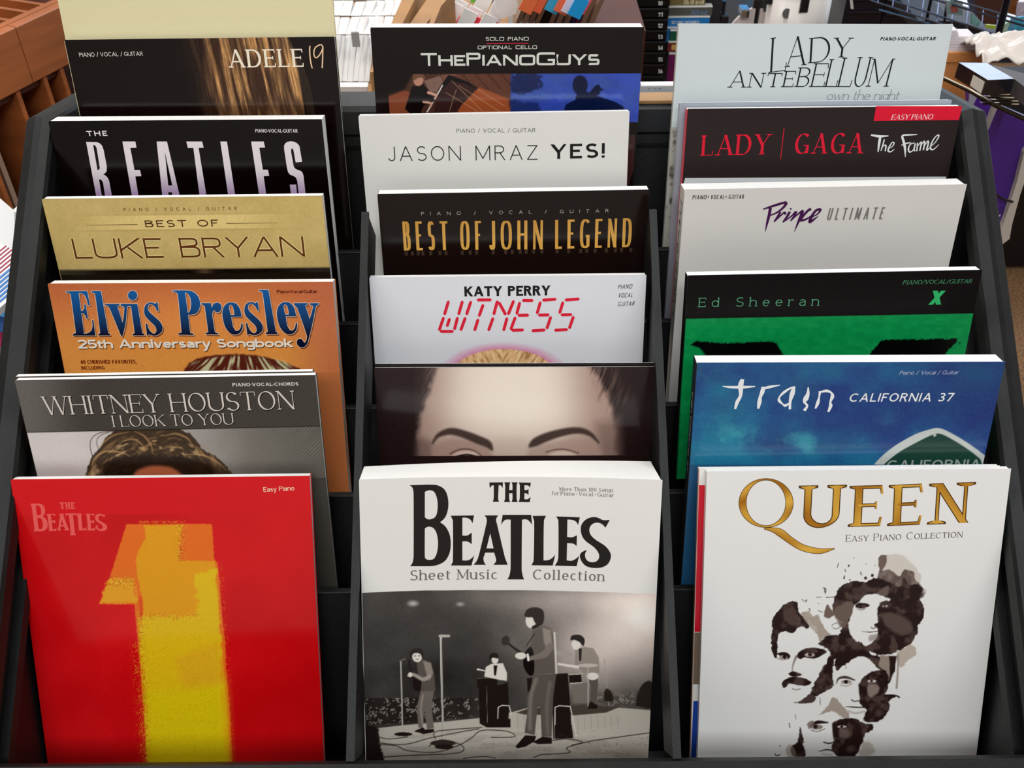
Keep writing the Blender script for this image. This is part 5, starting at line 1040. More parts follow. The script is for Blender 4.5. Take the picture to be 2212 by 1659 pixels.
def train():
    b = rowbook('train', .016, C(40, 84, 120), 'blue clouded songbook with ragged white lettering and a road sign, fifth row right', spine=C(34, 40, 46), tbot=.01)
    p = b.paint(-.1143, .1143, 0, -.088, .0006); X, Y = p.X, p.Y
    n = fbm(X/120, Y/80, 4, 21); n2 = fbm(X/60, Y/50, 4, 31); p.c = np.stack([34+8*n2, 52+34*n2, 112+20*n], 1)
    g = ss(900, 1010, Y)*.75*ss(2100, 1700, X)+np.exp(-((X-1560)/60)**2)*.3+np.exp(-(((X-2130)/50)**2+((Y-812)/22)**2))*.6+np.exp(-(((X-1800)/130)**2+((Y-960)/40)**2))*.6
    p.mix(np.clip((n-.47)*1.6+g*.8, 0, .8), (36, 122, 146)); p.mix(np.clip((n2-.62)*3, 0, .5)*ss(880, 960, Y), (80, 180, 180)); p.mix(ss(1850, 2100, X)*.55*ss(960, 880, Y), (36, 42, 96)); p.mix(np.exp(-((Y-900)/70)**2)*ss(1600, 1900, X)*.3, (30, 44, 110))
    p.grain(6, 2)
    P1 = crom([(1884, 1010), (1898, 992), (1930, 965), (1975, 939), (2010, 927), (2026, 924.5), (2044, 930), (2080, 950), (2112, 972), (2135, 990)], 4); p.poly(P1+[(2160, 1030), (1870, 1030)], (186, 190, 184), soft=1)
    P2 = crom([(1904, 1010), (1915, 998), (1945, 975), (1985, 953), (2012, 940), (2026, 936.5), (2042, 941), (2072, 958), (2100, 977), (2118, 992)], 4); p.poly(P2+[(2130, 1030), (1890, 1030)], (30, 62, 52), soft=1)
    p.ell(2019, 940, 3.5, 3, (170, 176, 176)); p.build('cloud_artwork')
    i = Ink(); w_ = C(226, 228, 228); o = (1400, 740, 2.724)
    for pts, wd in (([(438, 257), (490, 262), (560, 262), (630, 258)], [4, 12, 14, 5]), ([(556, 215), (545, 250), (544, 310), (524, 350), (512, 390)], [16, 24, 15, 17, 9]), ([(678, 260), (672, 290), (660, 320), (655, 350), (648, 388)], [16, 20, 15, 19, 10]), ([(676, 272), (710, 262), (776, 250)], [8, 14, 4]),
        ([(865, 264), (838, 268), (800, 292), (772, 322), (772, 342), (792, 362), (808, 370), (838, 352)], [14, 10, 13, 8, 14, 7, 13, 7]), ([(858, 262), (848, 300), (836, 345), (834, 392)], [13, 22, 13, 11]),
        ([(942, 262), (940, 300), (928, 330), (920, 350), (936, 372), (918, 400)], [5, 15, 24, 12, 10, 15]), ([(1012, 286), (1006, 320), (998, 355), (984, 388)], [13, 8, 16, 7]), ([(1010, 292), (1050, 284), (1078, 296), (1084, 318), (1072, 350), (1074, 372), (1060, 408)], [8, 14, 9, 17, 9, 16, 9])):
        b.line(i, pts, [x*1.3/2.724 for x in wd], w_, o=o)
    b.text(i, 'CALIFORNIA 37', Style(T=.15, t=.14, sh=.15, tr=.2, sp=.3), (1833, 867.8), (2056, 866.7), 18, w_)
    b.text(i, 'Piano / Vocal / Guitar', Style(T=.1, sh=.16, tr=.12, xh=.7, sp=.3, sq=2.6), (1942.6, 809.2), (2070.5, 808.3), 8.2, C(176, 184, 206))
    b.text(i, 'CALIFORNIA', Style(T=.17, t=.15, tr=.12), (1914, 1016), (2116, 1014), 22, C(140, 150, 144)); b.place(i, 'title_lettering')
    s = Ink(); set_text(s, 'train California 37', Style(T=.11, tr=.06, xh=.7, sp=.3), (.010, -.028), (.010, -.098), (-.0048, 0), C(196, 200, 200))
    V = [(-b.width/2-.00055-v[2], v[0], b.H+v[1]) for v in s.v]; ob = new_mesh('spine_lettering', V, s.f, GLOSS, b.root); a = ob.data.color_attributes.new('Col', 'FLOAT_COLOR', 'POINT'); a.data.foreach_set('color', np.array(s.c, dtype=np.float32).ravel())
train()
def queen():
    b = rowbook('queen', .0075, C(216, 213, 209), 'white songbook with golden serif title above four ink-splashed portraits, front row right', gloss=SATIN)
    k = spare('queen', .0080, .0055, C(214, 211, 206), 'white, red and blue edged songbook behind the ink portrait songbook, front row right', dx=-.0050, dY=.0004, spine=C(190, 150, 130))
    i = Ink()
    for y0, y1, c_ in ((1048, 1365, (190, 24, 44)), (1366, 1478, (112, 96, 82)), (1514, 1650, (34, 66, 150))): k.poly(i, [(1498, y0), (1530, y0), (1528, y1), (1488, y1)], C(*c_))
    for f in range(len(i.v)): v = i.v[f]; i.v[f] = (max(v[0], -.1142), v[1], v[2])
    k.place(i, 'margin_artwork')
    i = Ink(); o = (1460, 980, 2.941)
    def gold(q): t = .5+.5*math.sin(q[0]*95+math.sin(q[1]*130)*2.2); a, c_ = C(150, 96, 24), C(206, 158, 62); return tuple(a[j]+(c_[j]-a[j])*t for j in range(3))+(1,)
    def ring(cx, cy, rx, ry, n=56, rot=0): return [(cx+rx*math.cos(2*math.pi*a/n)*math.cos(rot)-ry*math.sin(2*math.pi*a/n)*math.sin(rot), cy+rx*math.cos(2*math.pi*a/n)*math.sin(rot)+ry*math.sin(2*math.pi*a/n)*math.cos(rot)) for a in range(n)]
    dk = C(74, 46, 18)
    for gr, cc in ((2.2, dk), (-1.6, gold)):
        b.poly(i, ring(573, 313, 172+gr, 155+gr), cc, [ring(572, 312, 126-gr, 145-gr)], o)
        b.line(i, [(560, 476), (610, 482), (660, 500), (720, 545), (790, 590), (860, 612), (930, 618), (1010, 602)], [(x+gr*2)/2.941 for x in (6, 26, 48, 44, 42, 40, 32, 3 if gr > 0 else 4)], cc, o=o)
    for ch, x0, x1, y0, y1, cap, T_, t_ in (('U', 1735, 1811, 1139, 1137.5, 70, .155, .07), ('E', 1844, 1901, 1136.5, 1135, 86, .165, .06), ('E', 1929, 1987, 1134.5, 1132, 86, .165, .06), ('N', 2015, 2089, 1131.6, 1128.8, 86, .16, .065)):
        S = Style(T=T_, t=t_, ser=.11, st=.03, br=.05, pen=.35)
        if ch == 'U': cap = 89
        b.text(i, ch, S, (x0, y0), (x1, y1), cap, dk, grow=.014); b.text(i, ch, S, (x0, y0), (x1, y1), cap, gold, grow=-.008)
    S = Style(T=.1, t=.045, ser=.07, st=.03, br=.02, pen=.3, tr=.14, sp=.34); sc = lambda t: [x if j == 0 else (x, .8) for j, x in enumerate(t)]
    b.text(i, sc('EASY')+[' ']+sc('PIANO')+[' ']+sc('COLLECTION'), S, (1827, 1170.4), (2079, 1160.4), 15, C(84, 72, 66)); b.place(i, 'title_lettering')
    p = b.paint(-.066, .060, -.056, -.262, .00055); p.fill((216, 213, 209)); p.crop(1460, 1180, 2.941); X, Y = p.X, p.Y
    D = (40, 28, 27); G = (148, 132, 120); G2 = (104, 88, 80); Wh = (216, 213, 209)
    mot = lambda x, y: .72+.28*np.clip((fbm(x/40, y/40, 3, 14)-.3)*3, 0, 1)
    B = lambda pts, c_, soft=2.5, rough=5, a=1.0, rs=18, tex=None: p.blob(pts, c_, soft=soft, rough=rough, rs=rs, a=a, tex=tex)
    # upper portrait: wash, curly hair, lit face
    B([(1290, 80), (1330, 60), (1400, 50), (1470, 80), (1530, 140), (1560, 220), (1480, 260), (1330, 230)], (190, 180, 168), 8, 8, .8)
    B([(1285, 80), (1305, 55), (1340, 60), (1330, 120), (1300, 170), (1288, 130)], G2, 3, 6); B([(1290, 160), (1360, 150), (1420, 190), (1450, 150), (1510, 165), (1520, 210), (1560, 250), (1560, 330), (1300, 320), (1280, 230)], (92, 76, 70), 3, 5, 1, 18, mot)
    B([(1010, 330), (1040, 260), (1110, 222), (1200, 228), (1290, 205), (1420, 260), (1450, 205), (1480, 240), (1560, 260), (1555, 340), (1585, 420), (1545, 500), (1530, 560), (1490, 620), (1400, 670), (1300, 690), (1200, 660), (1100, 640), (1020, 590), (1060, 500), (1000, 430), (1000, 370)], D, 3, 12, 1, 22)
    B([(940, 430), (960, 370), (985, 400), (1010, 430), (980, 455), (945, 450)], G2, 3, 4); B([(1000, 400), (1090, 350), (1140, 380), (1100, 470), (1060, 520), (1010, 450)], (110, 94, 84), 8, 8, .85)
    B([(1300, 430), (1370, 420), (1480, 470), (1500, 540), (1420, 560), (1330, 500)], (92, 76, 70), 14, 8, .8)
    B([(1240, 330), (1340, 250), (1350, 300), (1320, 320), (1250, 300)], (120, 104, 96), 4, 6, .7)
    B([(1165, 350), (1200, 312), (1280, 305), (1350, 330), (1360, 345), (1290, 380), (1280, 430), (1285, 480), (1260, 500), (1285, 530), (1270, 590), (1210, 632), (1150, 610), (1110, 560), (1095, 500), (1120, 430), (1130, 380)], Wh, 4, 5)
    B([(1140, 375), (1165, 358), (1225, 368), (1220, 385), (1150, 392)], D, 3, 2); p.ell(1180, 386, 26, 11, (70, 56, 52)); p.ell(1170, 386, 9, 9, D); p.line([(1150, 398), (1180, 405), (1205, 396)], 4, G2, soft=2); B([(1295, 360), (1340, 345), (1370, 370), (1350, 395), (1300, 390)], (60, 46, 44), 5, 2); p.ell(1330, 380, 18, 7, (170, 158, 150)); p.ell(1328, 380, 6, 7, D)
    p.line([(1180, 541), (1230, 545), (1285, 540)], [2, 5, 4], D, soft=2); p.line([(1240, 515), (1255, 522), (1275, 510)], 6, G2, soft=3); B([(1225, 570), (1280, 555), (1285, 590), (1230, 600)], (120, 104, 96), 8, 6, .6)
    # left portrait with moustache
    B([(612, 480), (640, 420), (690, 370), (740, 346), (772, 360), (775, 410), (810, 450), (850, 520), (790, 510), (740, 550), (690, 545), (650, 560), (645, 640), (640, 710), (615, 680), (605, 600), (612, 530)], D, 2.5, 8); B([(690, 400), (740, 380), (770, 430), (790, 490), (740, 500), (690, 470)], (84, 66, 58), 10, 12, .8)
    B([(790, 420), (840, 410), (870, 440), (905, 435), (920, 480), (960, 540), (990, 560), (920, 610), (900, 560), (860, 520), (820, 470)], (150, 136, 122), 3, 7, .9, 18, mot)
    B([(900, 620), (960, 570), (1030, 560), (1060, 620), (1100, 680), (1010, 720), (1000, 800), (1000, 880), (960, 920), (880, 960), (830, 1000), (850, 950), (880, 880), (920, 800), (960, 720), (985, 680), (940, 640)], D, 4, 14)
    B([(640, 680), (690, 672), (725, 690), (720, 712), (680, 705), (650, 690)], D, 3, 2); p.ell(682, 706, 26, 12, (150, 138, 130)); p.ell(690, 704, 12, 12, D); p.line([(642, 712), (680, 722), (720, 712)], 4, G2, soft=2)
    B([(768, 700), (790, 665), (850, 645), (920, 650), (960, 670), (930, 690), (880, 715), (820, 705), (790, 718)], D, 3, 3); p.ell(850, 690, 32, 13, (170, 158, 150)); p.ell(852, 688, 13, 12, D)
    p.line([(765, 700), (745, 750), (740, 790)], [14, 8, 4], (120, 104, 96), soft=6); B([(715, 810), (740, 795), (765, 800), (800, 815), (770, 828), (735, 826)], D, 3, 2)
    B([(672, 870), (690, 850), (740, 830), (800, 835), (862, 862), (830, 885), (770, 880), (720, 872), (700, 895), (680, 895)], D, 2.5, 4); p.line([(740, 905), (765, 912), (790, 905)], 5, G2, soft=3); B([(735, 992), (790, 985), (850, 940), (890, 960), (880, 985), (820, 1000)], (70, 56, 52), 3, 6)
    # centre portrait
    B([(1010, 720), (1060, 640), (1160, 605), (1200, 640), (1250, 690), (1300, 700), (1340, 700), (1400, 700), (1390, 790), (1350, 870), (1340, 800), (1300, 790), (1200, 700), (1120, 720), (1060, 760), (1020, 790)], D, 3, 9); B([(1300, 690), (1350, 700), (1360, 780), (1350, 860), (1330, 800), (1290, 760)], (150, 134, 120), 5, 6, .9)
    B([(1410, 670), (1500, 625), (1530, 690), (1480, 720), (1430, 770), (1405, 720)], (168, 152, 138), 4, 8, .85); p.line([(1412, 690), (1410, 790), (1402, 900)], [14, 12, 14], (140, 126, 118), soft=3, a=.85)
    B([(1170, 860), (1220, 810), (1310, 785), (1345, 810), (1350, 900), (1330, 940), (1400, 950), (1360, 980), (1350, 1040), (1310, 1100), (1250, 1120), (1190, 1100), (1210, 1040), (1170, 1000)], D, 4, 8); B([(1225, 870), (1280, 880), (1290, 920), (1240, 960), (1215, 920)], (150, 134, 124), 10, 6, .8)
    p.line([(1020, 870), (1035, 840), (1080, 832), (1135, 850)], [5, 12, 18, 8], (74, 60, 55), soft=4); p.ell(1082, 862, 34, 13, (150, 138, 130)); p.ell(1080, 860, 13, 12, D); p.line([(1045, 880), (1085, 888), (1120, 872)], 5, G, soft=3); p.line([(1200, 845), (1250, 822), (1310, 830)], [6, 16, 8], (24, 16, 16), soft=4); p.ell(1245, 857, 28, 10, (190, 180, 172)); p.ell(1243, 855, 10, 10, D)
    p.line([(1170, 880), (1172, 940), (1180, 975)], [20, 14, 8], D, soft=6); p.line([(1115, 975), (1135, 985), (1165, 980)], 6, D, soft=3); p.line([(1080, 1018), (1130, 1022), (1190, 1024)], [3, 8, 6], D, soft=2.5); p.line([(1090, 1045), (1140, 1060), (1200, 1050)], 10, (150, 136, 126), soft=8, a=.7)
    B([(900, 1080), (960, 1020), (1000, 960), (1050, 1000), (1095, 1060), (1100, 1110), (1060, 1090), (1000, 1050), (950, 1060)], (150, 134, 122), 4, 7, .9)
    # lower portrait
    p.line([(860, 1140), (900, 1118), (965, 1120)], [10, 22, 8], D, soft=4); p.ell(895, 1148, 38, 16, (130, 116, 108)); p.ell(888, 1146, 14, 13, D); p.line([(860, 1168), (900, 1176), (945, 1160)], 5, G2, soft=3)
    B([(1000, 1120), (1070, 1095), (1150, 1100), (1200, 1130), (1250, 1130), (1250, 1170), (1200, 1190), (1180, 1260), (1130, 1340), (1040, 1340), (990, 1290), (1010, 1230), (1000, 1180)], D, 4, 8); B([(1040, 1150), (1100, 1170), (1090, 1220), (1040, 1210)], (120, 104, 96), 12, 6, .7); p.ell(1055, 1146, 30, 8, (170, 160, 150)); p.ell(1053, 1146, 9, 8, D)
    p.line([(1000, 1130), (1002, 1190), (1010, 1240)], [16, 12, 10], D, soft=5); p.line([(940, 1245), (970, 1252), (1005, 1245)], 8, D, soft=3); p.line([(910, 1303), (960, 1292), (1000, 1300)], [3, 9, 8], D, soft=2.5); p.line([(930, 1320), (990, 1325)], 8, (150, 136, 126), soft=6, a=.7)
    B([(735, 1260), (775, 1240), (785, 1150), (800, 1180), (815, 1280), (825, 1330), (740, 1330)], D, 4, 8); B([(700, 1280), (740, 1260), (760, 1330), (710, 1330)], G, 6, 8, .6); B([(1190, 1240), (1240, 1250), (1260, 1320), (1170, 1330)], (160, 146, 134), 8, 8, .6)
    B([(830, 1130), (860, 1110), (880, 1120), (850, 1160)], G2, 4, 4, .8)
    for x, y, r in ((1098, 124, 6), (1205, 202, 9), (1248, 185, 9), (1208, 112, 3), (1130, 75, 3), (1265, 120, 3), (1104, 214, 4), (905, 363, 3), (660, 1268, 4), (1390, 238, 4)): p.ell(x, y, r, r*1.1, D, soft=.3)
    for q, w_ in (([(1025, 135), (1033, 108)], 4), ([(1073, 145), (1079, 162)], 5), ([(1173, 165), (1178, 180)], 6), ([(1068, 205), (1072, 188)], 7), ([(935, 265), (952, 270), (948, 300), (945, 270)], 5), ([(890, 325), (925, 322)], 3), ([(955, 325), (1010, 322)], 5), ([(800, 335), (815, 350), (832, 340), (825, 358)], 3), ([(845, 395), (852, 405), (848, 412)], 5), ([(905, 408), (930, 420)], 4), ([(1570, 270), (1588, 285), (1575, 310)], 3), ([(1575, 395), (1584, 410), (1578, 440)], 4), ([(720, 1125), (724, 1150)], 5), ([(758, 1070), (762, 1098)], 3), ([(915, 960), (918, 1010)], 3), ([(1078, 740), (1080, 775)], 3), ([(990, 505), (1010, 490), (1045, 488), (1050, 505), (1020, 525), (992, 515)], 3), ([(1340, 945), (1395, 948), (1420, 960)], 10), ([(630, 1320), (640, 1330), (660, 1325)], 7)): p.line(q, w_, D, soft=1.6)
    lum = p.c.mean(1); p.mix((lum < 60)*np.clip((fbm(p.X/46, p.Y/46, 4, 55)-.52)*5, 0, 1)*.42, (118, 98, 88)); p.build('ink_portraits')
queen()
# ------------------------------------------------------------------ surroundings
def ring_y(pts, y): return [tuple(at_y(px, py, y)) for px, py in pts]
def slab(name, pts, y, depth, m, label=None, cat=None, group=None, parent=None, lean=0.0):
    """upright piece: outline as seen, standing at distance y, with real thickness going back"""
    V = ring_y(pts, y); mb = MB(); mb.prism(V, (0, depth, 0)); o = mb.build(name, m, parent); return tag(o, label, cat, group)
def board(name, P, th, m, **k):
    """thin board through 4 world points"""
    n = (Vector(P[1])-Vector(P[0])).cross(Vector(P[3])-Vector(P[0])).normalized()*th
    mb = MB(); mb.prism([tuple(p) for p in P], tuple(n)); o = mb.build(name, m, k.pop('parent', None)); return tag(o, **k)

WOOD = mat('stained_plywood', C(150, 84, 44), .5, bump=.1, var=.25, vscale=3, stretch=(2, 2, 14)); WOOD2 = mat('pale_birch', C(158, 116, 72), .55, var=.15, vscale=6, stretch=(2, 2, 12)); WOODD = mat('dark_slot_wood', C(74, 34, 20), .6, var=.2)
WHITE = mat('white_sheet', (.84, .83, .82, 1), .75); GREYL = mat('grey_edge', C(150, 148, 144), .7)

def filing_cabinet():
    # compartment cabinet at the left: broad top board above a row of open slots holding albums
    a = math.radians(22); d = Vector((math.sin(a), math.cos(a), 0)); n = Vector((-math.cos(a), math.sin(a), 0))      # along, into the cabinet
    o = at_z(75, 115, 1.02); o = Vector((o.x, o.y, 0))
    M = Matrix(((d.x, n.x, 0, o.x), (d.y, n.y, 0, o.y), (0, 0, 1, 0), (0, 0, 0, 1))); root = empty('record_cabinet', M, 'stained wooden slotted cabinet behind the left side of the rack', 'cabinet')
    def zz(px, py):   # height on the front plane of the cabinet
        dr = ray(px, py); k = ((o-CAM).dot(n))/dr.dot(n); return (CAM+dr*k)
    def u_of(px, py): q = zz(px, py); return (q-o).dot(d), q.z
    top = u_of(60, 37)[1]; bot = u_of(60, 178)[1]
    x0, xs, x1 = -.75, u_of(34, 100)[0], .9
    MB().bbox(x0, xs-.0008, -.012, .006, bot, top, .002).build('front_board', WOOD, root); MB().bbox(xs+.0008, x1, -.012, .006, bot, top, .002).build('front_board', WOOD, root)
    MB().box(x0, x1, .30, .32, bot-.5, top+.02).build('back_board', WOODD, root); MB().box(x0, x1, .006, .02, top-.02, top).build('top_batten', WOOD, root); MB().box(x0, x1, .0, .3, bot-.42, bot-.40).build('shelf', WOOD, root); MB().box(x0, x1, .0, .3, 0, .3).build('base_box', WOODD, root)
    MB().box(x0, x1, .0, .3, bot-.012, bot).build('slot_roof', WOODD, root)
    for px, py in ((-30, 330), (52, 260), (96, 190), (130, 165)):
        u = u_of(px, py)[0]; MB().box(u-.004, u+.004, -.008, .3, bot-.40, bot).build('slot_divider', WOOD, root)
    for px in (-60, -15, 40, 85, 125):
        u = u_of(px, 25)[0]; MB().box(u-.004, u+.004, .021, .3, top-.1, top-.003).build('upper_divider', WOOD, root)
    n_ = 0
    for px, py, h_, col, lab in ((-14, 330, .26, (176, 166, 148), 'cream album edge in the left slot of the wooden cabinet'), (8, 345, .24, (120, 58, 44), 'rust brown album edge in the wooden cabinet'), (30, 345, .265, (186, 160, 140), 'pinkish grey album edge nearest the cabinet divider'), (-34, 350, .22, (34, 30, 28), 'black album edge in the wooden cabinet slot'),
                                 (105, 215, .17, (150, 160, 180), 'pale blue folder with a pink top in the cabinet slot'), (142, 195, .17, (150, 160, 180), 'pale blue folder with a pink top beside the cream board')):
        u = u_of(px, py)[0]; bz = bot-.398; r = Matrix.Translation(Vector((u, .03, bz))); th = .0045 if 'folder' not in lab else .008
        e = empty('album', M@r, lab, 'album', 'albums in the wooden cabinet'); MB().bbox(-th, th, 0, .24, 0, h_+.1, .001).build('sleeve', mat('sleeve_%d' % col[0], C(*col), .6, var=.1), e)
        if 'folder' in lab: MB().bbox(-th*1.02, th*1.02, -.001, .238, h_+.1, h_+.125, .001).build('folder_tab', mat('pink_card', C(206, 40, 84), .6), e)
        else: MB().box(-th*.6, th*.6, .002, .235, .004, h_+.102).build('insert_sheet', WHITE, e)
    for px, col, lab in ((2, (60, 84, 70), 'dark green book leaning on top of the wooden cabinet'), (18, (210, 208, 204), 'white book leaning on top of the wooden cabinet'), (34, (206, 170, 130), 'tan book leaning on top of the wooden cabinet')):
        u = u_of(px, 12)[0]; e = empty('book', M@Matrix.Translation(Vector((u, .06, top-.09)))@Matrix.Rotation(math.radians(-14), 4, 'Y'), lab, 'book', 'books in the top of the cabinet')
        MB().bbox(-.004, .004, 0, .2, 0, .2, .001).build('cover', mat('bk_%d' % col[0], C(*col), .5), e); MB().box(-.003, .003, .003, .2, .198, .201).build('page_block', PAPER, e)
filing_cabinet()
def stack_booklets():
    rootz = .86
    stand = empty('side_table', (-.75, .80, 0), 'dark wooden side table left of the rack carrying striped booklets', 'table'); m = mat('dark_table_wood', C(60, 34, 24), .5, var=.2); tz = at_y(20, 762, .66).z
    MB().bbox(-.42, .20, -.34, -.10, tz-.03, tz, .003).build('table_top', m, stand)
    for x, y in ((-.39, -.31), (.17, -.31), (-.39, -.13), (.17, -.13)): MB().box(x-.02, x+.02, y-.02, y+.02, 0, tz-.03).build('leg', m, stand)
    # each booklet: leaning plate whose right-hand edge runs down behind the rail
    def bk(P, lab, cover, edge=.006, stripes=None):
        """P: 4 picture corners of its face with distances"""
        V = [at_y(px, py, y) for px, py, y in P]; V[2] = V[1]+V[3]-V[0]; c = V[0]
        e = empty('booklet', Matrix.Translation(c), lab, 'booklet', 'booklets piled left of the rack')
        n = (V[1]-V[0]).cross(V[3]-V[0]).normalized(); n = n if n.dot(V[0]-CAM) > 0 else -n
        MB().prism([tuple(v-c) for v in V], tuple(n*.0006)).build('cover', mat('booklet_'+cover[0], C(*cover[1]), .35), e)
        MB().prism([tuple(v-c+n*.0007) for v in V], tuple(n*edge)).build('page_block', PAPER, e)
        if stripes:
            for t0, t1, (nm, col) in stripes:
                a, b = V[0].lerp(V[3], t0), V[1].lerp(V[2], t0); c2, d2 = V[1].lerp(V[2], t1), V[0].lerp(V[3], t1)
                MB().prism([tuple(q-c-n*.0004) for q in (a, b, c2, d2)], tuple(n*.0003)).build('stripe', mat('stripe_'+nm, C(*col), .4), e)
    red, blu, orn = ('red', (150, 40, 70)), ('blue', (56, 112, 176)), ('orange', (236, 140, 84))
    st = [(.36+i*.05, .378+i*.05, red) for i in range(6)]+[(.66+i*.052, .69+i*.052, blu) for i in range(6)]
    bk([(-45, 392, .84), (31, 458, .80), (2, 500, .79), (-45, 535, .79)], 'white blank card lying on top of the booklets at the left edge', ('white', (236, 234, 230)), .002)
    bk([(-30, 500, .80), (75, 415, .84), (66, 590, .76), (-30, 690, .70)], 'white booklet with thin red and blue stripes at the left edge', ('cream', (240, 234, 224)), .006, st)
    for k, (nm, col) in enumerate((('orange', (230, 112, 50)), ('light_blue', (66, 140, 196)), ('navy', (40, 78, 136)), ('maroon', (146, 36, 76)), ('grey', (150, 148, 150)), ('dark_grey', (96, 94, 98)), ('violet', (98, 72, 150)))):
        dy = 36*k; x = 0
        bk([(8-dy*.4-40, 560+dy*.9, .77-.004*k), (58-dy*.1, 585+dy*.86, .765-.004*k), (52-dy*.16, 640+dy*.80, .745-.004*k), (-30-dy*.4, 640+dy*.9, .75-.004*k)], nm.replace('_', ' ')+' booklet edge in the leaning pile at the left', (nm, col), .004)
stack_booklets()

def paper_bins():
    # wooden file bins behind the rack, filled with rows of white sheet music
    root = empty('file_bin', (-.2, 1.65, 0), 'wooden file bin full of white sheet music behind the left gap', 'bin'); zf = .985
    def L(v): return tuple(Vector(v)-root.location)
    q = [at_z(640, 230, zf-.03), at_z(812, 230, zf-.03), at_z(905, -30, zf-.03), at_z(560, -30, zf-.03)]
    mb = MB(); mb.prism([L(v) for v in q], (0, 0, -.02)); mb.build('bin_floor', WOOD2, root)
    a, b = at_z(806, 222, zf-.03), at_z(905, -20, zf-.03); mb = MB(); mb.prism([L(a), L(a+Vector((.012, 0, 0))), L(b+Vector((.03, 0, 0))), L(b)], (0, 0, .05)); mb.build('bin_side', WOOD2, root)
    for x, y in ((-.15, -.2), (.06, -.2), (-.2, .3), (.02, .3)): MB().box(x-.02, x+.02, y-.02, y+.02, 0, zf-.05).build('leg', WOOD2, root)
    rows = [(690, 793, 212, 188, .020, 'front box of white envelopes'), (690, 798, 176, 76, .06, 'nearest row of white sheet music'), (690, 860, 74, 36, .016, 'second row of white sheet music'), (690, 890, 34, 2, .014, 'third row of white sheet music'), (690, 910, 0, -34, .012, 'farthest row of white sheet music')]
    for r, (x0, x1, yb, yt, hh, lab) in enumerate(rows):
        P0 = at_z(x0, yb, zf-.028); e = empty('sheet_music_row', Matrix.Translation(P0), 'white '+lab.replace('white ', '')+' in the file bin', 'sheet music', 'rows of sheet music in the file bin'); n = 1 if r == 0 else 9
        for k in range(n):
            xa = x0+(x1-x0)*k/n; xb = x0+(x1-x0)*(k+1)/n-.6; j = random.uniform(-1, 1)*1.2; sh = (10 if r else 4)+random.uniform(-3, 4)
            A = at_z(xa, yb+j, zf-.028); B = at_z(xb, yb+j+random.uniform(-1, 1), zf-.028); Cq = at_z(xb+sh, yt+j, zf-.028+hh+random.uniform(0, .006)); D = at_z(xa+sh, yt+j+random.uniform(-1.5, 1.5), zf-.028+hh)
            nn = (B-A).cross(D-A).normalized(); nn = nn if nn.y > 0 else -nn
            mb = MB(); mb.prism([tuple(v-P0) for v in (A, B, Cq, D)], tuple(nn*.012)); mb.build('sheet', WHITE, e)
        if r:
            A = at_z(x0, yb+3, zf-.03); B = at_z(x1, yb+3, zf-.03); mb = MB(); mb.prism([tuple(v-P0) for v in (A, B, B+Vector((0, -.004, .004)), A+Vector((0, -.004, .004)))], (0, .012, -.006)); mb.build('row_label_strip', GREYL, e)
    t = at_z(768, 86, zf+.04); MB().bbox(-.006, .006, 0, .004, -.012, .012, .001).build('index_tab', mat('tab_grey', C(140, 140, 138), .6)).location = t
    o = bpy.data.objects['index_tab']; tag(o, 'small grey index tab among the white sheets', 'tab')
    # dividing boards of pale wood
    for (x0, y0, x1, y1), lab in (((882, 56, 935, -20), 'pale wooden divider board between the white files'), ((925, 56, 952, -20), 'narrow pale wooden divider right of the black gap')):
        A, B = at_z(x0, y0, zf), at_z(x1, y1, zf+.02); w_ = .040 if x0 < 900 else .012; c = A
        ob = MB().prism([(0, 0, 0), (w_*.7, 0, 0), tuple(B-A+Vector((w_, 0, 0))), tuple(B-A)], (0, 0, -.06)).build('divider_board', WOOD2); ob.location = A; tag(ob, lab, 'board')
    # right hand bin with coloured index cards
    e = empty('card_bin', at_z(1000, 52, zf-.05), 'bin of white and red index cards with coloured tabs behind the middle column', 'bin'); c = e.location.copy()
    def card(px, py, w_, h_, col, nm, tilt=0, dy=0, part='card', yaw=.2):
        A = at_z(px, py, zf-.04)+Vector((0, dy, 0))-c; R = Matrix.Rotation(yaw, 3, 'Z')@Matrix.Rotation(tilt, 3, 'Y'); q = [R@Vector(v) for v in ((0, 0, 0), (w_, 0, 0), (w_, 0, h_), (0, 0, h_))]
        nn = R@Vector((0, .004, 0)); MB().prism([tuple(A+v) for v in q], tuple(nn)).build(part, mat('card_'+nm, C(*col), .6), e)
    for k in range(9): card(938+k*16, 56-(k % 3)*5, .028, .026+.01*(k % 2), (226, 224, 222), 'white', .5, .03*(k % 3))
    for k, (x, y, col, nm) in enumerate(((950, 46, (96, 94, 92), 'dark'), (1012, 44, (214, 52, 68), 'red'), (985, 50, (214, 52, 68), 'red'), (1048, 52, (208, 50, 66), 'red'), (935, 58, (190, 90, 70), 'brick'))): card(x, y, .024, .014, col, nm, .6, .0)
    for k, (x, y, col, nm) in enumerate(((958, 22, (110, 176, 60), 'green'), (970, 20, (56, 140, 190), 'blue'), (980, 20, (220, 84, 74), 'coral'), (1016, 26, (110, 160, 50), 'green'), (1026, 26, (30, 104, 120), 'teal'), (1044, 27, (214, 62, 74), 'red'), (1060, 26, (70, 70, 72), 'dark'))): card(x, y, .012, .018, col, nm, 0, .05, 'index_tab')
    card(1080, 50, .040, .065, (222, 220, 222), 'white', -.25, .02); card(1000, 30, .03, .05, (226, 224, 222), 'white', .3, .08); card(1120, 52, .03, .02, (226, 224, 222), 'white', .6, .0)
    A = at_z(950, 60, zf-.07)-c; B = at_z(1098, 60, zf-.07)-c; MB().box(A.x, B.x, 0, .25, -.04, -.02).build('bin_floor', WOOD2, e); MB().box(A.x, B.x, 0, .25, -zf+.06, -.04).build('bin_base', WOODD, e)
paper_bins()
